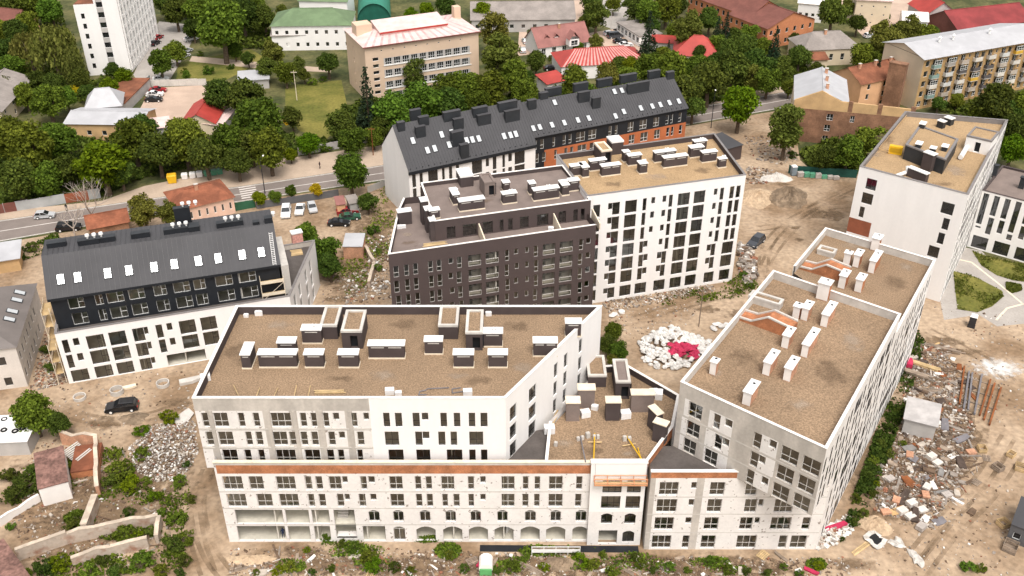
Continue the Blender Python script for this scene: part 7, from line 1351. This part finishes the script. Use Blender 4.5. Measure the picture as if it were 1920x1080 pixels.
# scaffolds on the left block
def scaffold(label, a, e, L, dep, levels, z0, m=COPC):
    t = thing('scaffold', label, 'scaffold', (*a, z0)); n = perp(e); top = z0+levels[-1]+1.1
    for u in (0, L):
        for d in (0, dep): mb = MB(); mb.tube((*(a+e*u+n*d), z0), (*(a+e*u+n*d), top), .05); part('pole', mb, m, t)
    for z in levels:
        mb = MB(); mb.obox(a, e, L, dep, z0+z, z0+z+.06, corner=True); part('deck', mb, WOOD, t); mb = MB(); mb.obox(a-n*.03, e, L, .03, z0+z+.06, z0+z+.6, corner=True); part('toe_board', mb, m, t)
    mb = MB(); mb.tube((*a, z0+.1), (*(a+e*L), z0+levels[-1]), .035); part('brace', mb, m, t)
scaffold('pale scaffold in front of the black storeys at the right end of the left block', q0-nH*1.35+eH*u_at(q0-nH*1.35, eH, 490, 11), eH, 3.6, 1.1, [.8, 3.0], 8.55)
scaffold('yellow scaffold at the left end of the left block', H0-eH*1.7+nH*3.5, nH, 3.6, -1.2, [2., 4.2, 6.4, 8.6, 10.8], 0); scaffold('scaffold along the left gable of the left block', H0-eH*1.5+nH*.2, nH, 3., -1.2, [2., 4.2, 6.4], 0)
c = P(553, 470, 8.5); H('chimney_stack', 'red and white striped brick stack on the left block terrace', tuple(P(551, 466, 8.5)), tuple(P(570, 462, 8.5)), 11.2, 1.2, 0, 'flat', mat('striped_brick', (.60, .30, .25), .9, .2, 3.), CAPW, cat='chimney', ov=.1, px=False)
planks('yellow plywood sheets on the left block terrace', 556, 478, 15, 4, 2.2, WOOD, 8.52, 1, wd=.5)
# ---------------------------------------------------------------- posts and lamps
def lamp(px, py, h, m, label, head=True, arm=1.2, name='street_lamp'):
    c = P(px, py); t = thing(name, label, 'lamp' if head else 'pole', (*c, 0)); mb = MB(); mb.tube((*c, 0), (*c, h), .11, .06, 8); part('pole', mb, m, t)
    if head: mb = MB(); mb.tube((*c, h), (c[0]+arm*.3, c[1]+arm, h+.15), .05, .04, 6); part('arm', mb, m, t); mb = MB(); mb.box(c[0]+arm*.3-.14, c[0]+arm*.3+.14, c[1]+arm-.1, c[1]+arm+.5, h+.08, h+.22); part('lamp_head', mb, CAPW, t)
    else: mb = MB(); mb.box(c[0]-.8, c[0]+.8, c[1]-.05, c[1]+.05, h-.5, h-.38); part('cross_arm', mb, m, t)
lamp(497, 363, 8, BLACK, 'black street lamp beside the small trees'); lamp(1333, 240, 9, BLACK, 'black street lamp right of the orange walled block'); lamp(1310, 612, 7.5, WOODG, 'wooden utility pole standing by the sack heap', False, name='utility_pole'); lamp(557, 188, 8, COPC, 'pale wooden pole on the dry lawn', False, name='utility_pole'); lamp(1145, 64, 8, CONCL, 'concrete pole beside the lane at the top', False, name='utility_pole'); lamp(700, 292, 7, RUSTB, 'dark rusty pole on the wide pavement', False, name='utility_pole')
H('play_house', 'small orange play hut on the lawn', (534, 222), (545, 220), 1.8, 2.2, .6, 'gable', YEL, ORM, cat='hut', ov=.1)
# ---------------------------------------------------------------- cars
CARM = {k: mat('car_'+k, c, .3, .03, spec=.6) for k, c in dict(black=(.012, .012, .014), white=(.72, .72, .72), red=(.30, .02, .025), silver=(.45, .46, .47), green=(.03, .10, .06), dark=(.05, .055, .065)).items()}
CGL = glass_mat('car_glass', None, .03, (.015, .017, .02)); LAMPM = mat('car_lamp', (.65, .62, .58), .2, .05); REDL = mat('tail_lamp', (.35, .02, .02), .3, .05)
CARM_CACHE = {}
def car_meshes(kind):
    if kind in CARM_CACHE: return CARM_CACHE[kind]
    L, W, H_, hood = {'suv': (4.8, 1.9, 1.72, 1.12), 'sedan': (4.5, 1.78, 1.45, .95), 'van': (4.9, 1.9, 2.0, 1.2), 'hatch': (4.0, 1.72, 1.5, 1.0)}[kind]; h = L/2; w = W/2
    lo = [(-h, .35), (-h+.05, .75), (-h+.15, hood), (h-1.35, hood-.02), (h-.25, hood-.2), (h, .68), (h-.02, .35)]
    b = MB(); secs = [(-w*.86, .93), (-w*.97, 1.), (w*.97, 1.), (w*.86, .93)]
    def sect(y, k): return [(x*(.985 if k < 1 else 1), y, .28+(z-.28)*k) for x, z in lo]
    S = [sect(y, k) for y, k in secs]; n = len(lo)
    for s0, s1 in zip(S[:-1], S[1:]):
        for i in range(n): j = (i+1) % n; b.poly([s0[i], s0[j], s1[j], s1[i]])
    b.poly(S[0][::-1]); b.poly(S[-1])
    rf = {'suv': (-h+.25, -h+.55, h-2.25, h-1.35), 'sedan': (-h+.55, -h+1.25, h-2.3, h-1.45), 'van': (-h+.1, -h+.3, h-1.55, h-.8), 'hatch': (-h+.15, -h+.6, h-2.0, h-1.2)}[kind]
    g = MB(); x0, x1, x2, x3 = rf; zb, zt = hood-.04, H_-.04; wt = w*.78; wb = w*.93
    g.hexa([(x0, -wb, zb), (x3, -wb, zb), (x3, wb, zb), (x0, wb, zb)], [(x1, -wt, zt), (x2, -wt, zt), (x2, wt, zt), (x1, wt, zt)])
    r = MB(); r.hexa([(x1-.05, -wt-.02, zt), (x2+.08, -wt-.02, zt), (x2+.08, wt+.02, zt), (x1-.05, wt+.02, zt)], [(x1+.1, -wt+.1, zt+.06), (x2-.1, -wt+.1, zt+.06), (x2-.1, wt-.1, zt+.06), (x1+.1, wt-.1, zt+.06)])
    for sy in (-1, 1):     # pillars
        for ta, tb in ((x0, x1), ((x0+x3)/2-.05, (x1+x2)/2), (x3, x2)):
            r.hexa([(ta-.04, sy*wb-.03, zb), (ta+.04, sy*wb-.03, zb), (ta+.04, sy*wb+.03, zb), (ta-.04, sy*wb+.03, zb)], [(tb-.04, sy*wt-.03, zt), (tb+.04, sy*wt-.03, zt), (tb+.04, sy*wt+.03, zt), (tb-.04, sy*wt+.03, zt)])
    wh = MB(); wh.tube((0, -.11, 0), (0, .11, 0), .34, .34, 14); rim = MB(); rim.tube((0, -.125, 0), (0, .125, 0), .2, .2, 10)
    hl = MB(); hl.box(-.05, .05, -.2, .2, -.08, .08)
    CARM_CACHE[kind] = (b, g, r, wh.mesh('wheel', TYRE), rim.mesh('rim', CAPW), hl.mesh('headlight', LAMPM), hl.mesh('tail_light', REDL), (h, w), {}); return CARM_CACHE[kind]
def car(px, py, ang, kind, colr, label, z=0.):
    b, g, r, wh, rim, hl, tl, (h, w), cache = car_meshes(kind)
    if colr not in cache: cache[colr] = (b.mesh('body', CARM[colr]), g.mesh('glasshouse', CGL), r.mesh('roof', CARM[colr]))
    t = thing('parked_car', label, 'car', (*P(px, py), z), rz=math.radians(ang)); bo = child('body', cache[colr][0], t); child('window', cache[colr][1], t); child('roof', cache[colr][2], t)
    for sx in (-.62, .62):
        for sy in (-1, 1):
            o = child('wheel', wh, t); o.location = (sx*h, sy*(w-.1), .34); child('rim', rim, o)
    for sy in (-1, 1): o = child('headlight', hl, t); o.location = (h-.06, sy*(w-.32), .68); o = child('tail_light', tl, t); o.location = (-h+.04, sy*(w-.32), .8)
for a in ((230, 768, 190, 'suv', 'black', 'black car parked on the sand below the white block front'), (1417, 458, 232, 'suv', 'dark', 'dark car parked on the sand right of the tall white block'), (537, 402, -82, 'suv', 'white', 'white car nearest the pink house in the small car park'), (563, 397, -86, 'sedan', 'white', 'white car second from the left in the small car park'), (586, 394, -72, 'hatch', 'silver', 'silver car third from the left in the small car park'),
          (500, 412, -80, 'hatch', 'white', 'white car half hidden behind the left block roof'), (652, 400, 15, 'sedan', 'red', 'red car beside the brown kiosk'), (656, 411, 12, 'sedan', 'green', 'dark green car beside the red car'), (636, 422, 0, 'sedan', 'black', 'black car nearest the viewer in the small car park'), (130, 431, 10, 'suv', 'black', 'black car driving along the street at left', ),
          (297, 172, 5, 'sedan', 'red', 'red car in the upper left car park'), (291, 180, 5, 'sedan', 'white', 'white car between the red and black cars upper left'), (289, 190, 5, 'sedan', 'black', 'black car in the upper left car park'), (302, 151, 8, 'sedan', 'white', 'white car behind the concrete slab fence'),
          (292, 84, 75, 'hatch', 'black', 'black car at the foot of the white tower'), (297, 73, 75, 'hatch', 'red', 'red car behind the black car at the tower'), (346, 108, 70, 'hatch', 'white', 'white car left of the big tree by the tower yard'), (358, 76, 40, 'sedan', 'white', 'white car beside the tower yard trees'), (350, 98, 60, 'hatch', 'silver', 'silver car in the tower yard'),
          (1143, 66, 20, 'hatch', 'silver', 'silver car first in the row by the white garages'), (1153, 71, 15, 'van', 'dark', 'dark van in the row by the white garages'), (1163, 80, 15, 'sedan', 'black', 'black car in the row by the white garages'), (1173, 87, 15, 'sedan', 'white', 'white car last in the row by the white garages'), (985, 80, 100, 'hatch', 'white', 'white car beside the pink-brown cottage'), (980, 97, 95, 'hatch', 'silver', 'silver car below the pink-brown cottage'), (1034, 131, 10, 'sedan', 'black', 'black car beside the striped roof hall'), (1644, 38, 20, 'hatch', 'red', 'small red car in the top right yard'), (1630, 70, 20, 'hatch', 'white', 'white car behind the olive trees at top right'), (85, 408, 10, 'hatch', 'silver', 'pale car under the trees behind the metal fence')):
    car(*a)
# ---------------------------------------------------------------- people (tiny in the picture)
def person(px, py, z, label, top, leg, ang=0., pose=0):
    c = P(px, py, z); V = [(0, 0, .95), (0, 0, 1.2), (0, 0, 1.42), (0, 0, 1.52), (0, .02, 1.62), (.1, 0, .9), (.12, .06*(1+pose), .5), (.12, 0, .08), (.12, -.12, .04), (-.1, 0, .9), (-.12, -.1*(1+pose), .5), (-.12, .05, .08), (-.12, -.08, .04), (.19, 0, 1.38), (.26, .02, 1.1), (.27, -.12, .88), (-.19, 0, 1.38), (-.26, .02, 1.1), (-.27, -.12, .88), (0, .02, 1.72)]
    E_g = [(0, 1), (1, 2), (2, 3), (3, 4), (4, 19), (0, 5), (5, 6), (6, 7), (7, 8), (0, 9), (9, 10), (10, 11), (11, 12), (2, 13), (13, 14), (14, 15), (2, 16), (16, 17), (17, 18)]; R = [.15, .15, .15, .06, .1, .1, .075, .05, .04, .1, .075, .05, .04, .07, .05, .035, .07, .05, .035, .07]
    me = bpy.data.meshes.new('person'); me.from_pydata(V, E_g, []); o = link(bpy.data.objects.new('person', me)); o.location = (*c, z); o.rotation_euler = (0, 0, ang)
    md = o.modifiers.new('skin', 'SKIN'); 
    for sv, r in zip(me.skin_vertices[0].data, R): sv.radius = (r, r*.85)
    me.skin_vertices[0].data[0].use_root = True; o.modifiers.new('sub', 'SUBSURF').levels = 1; o.modifiers['sub'].render_levels = 1; me.materials.append(top); tag(o, label, 'person')
person(532, 1008, .05, 'person in dark blue standing in the open ground-floor bay', mat('dark_blue_cloth', (.02, .03, .07), .9, .1), TYRE, .4); person(600, 316, .12, 'person in dark clothes walking on the wide pavement', mat('dark_cloth', (.05, .03, .03), .9, .1), TYRE, 1.2, .6); person(126, 396, .12, 'person in black on the pavement by the metal fence', TYRE, TYRE, 0, .6)
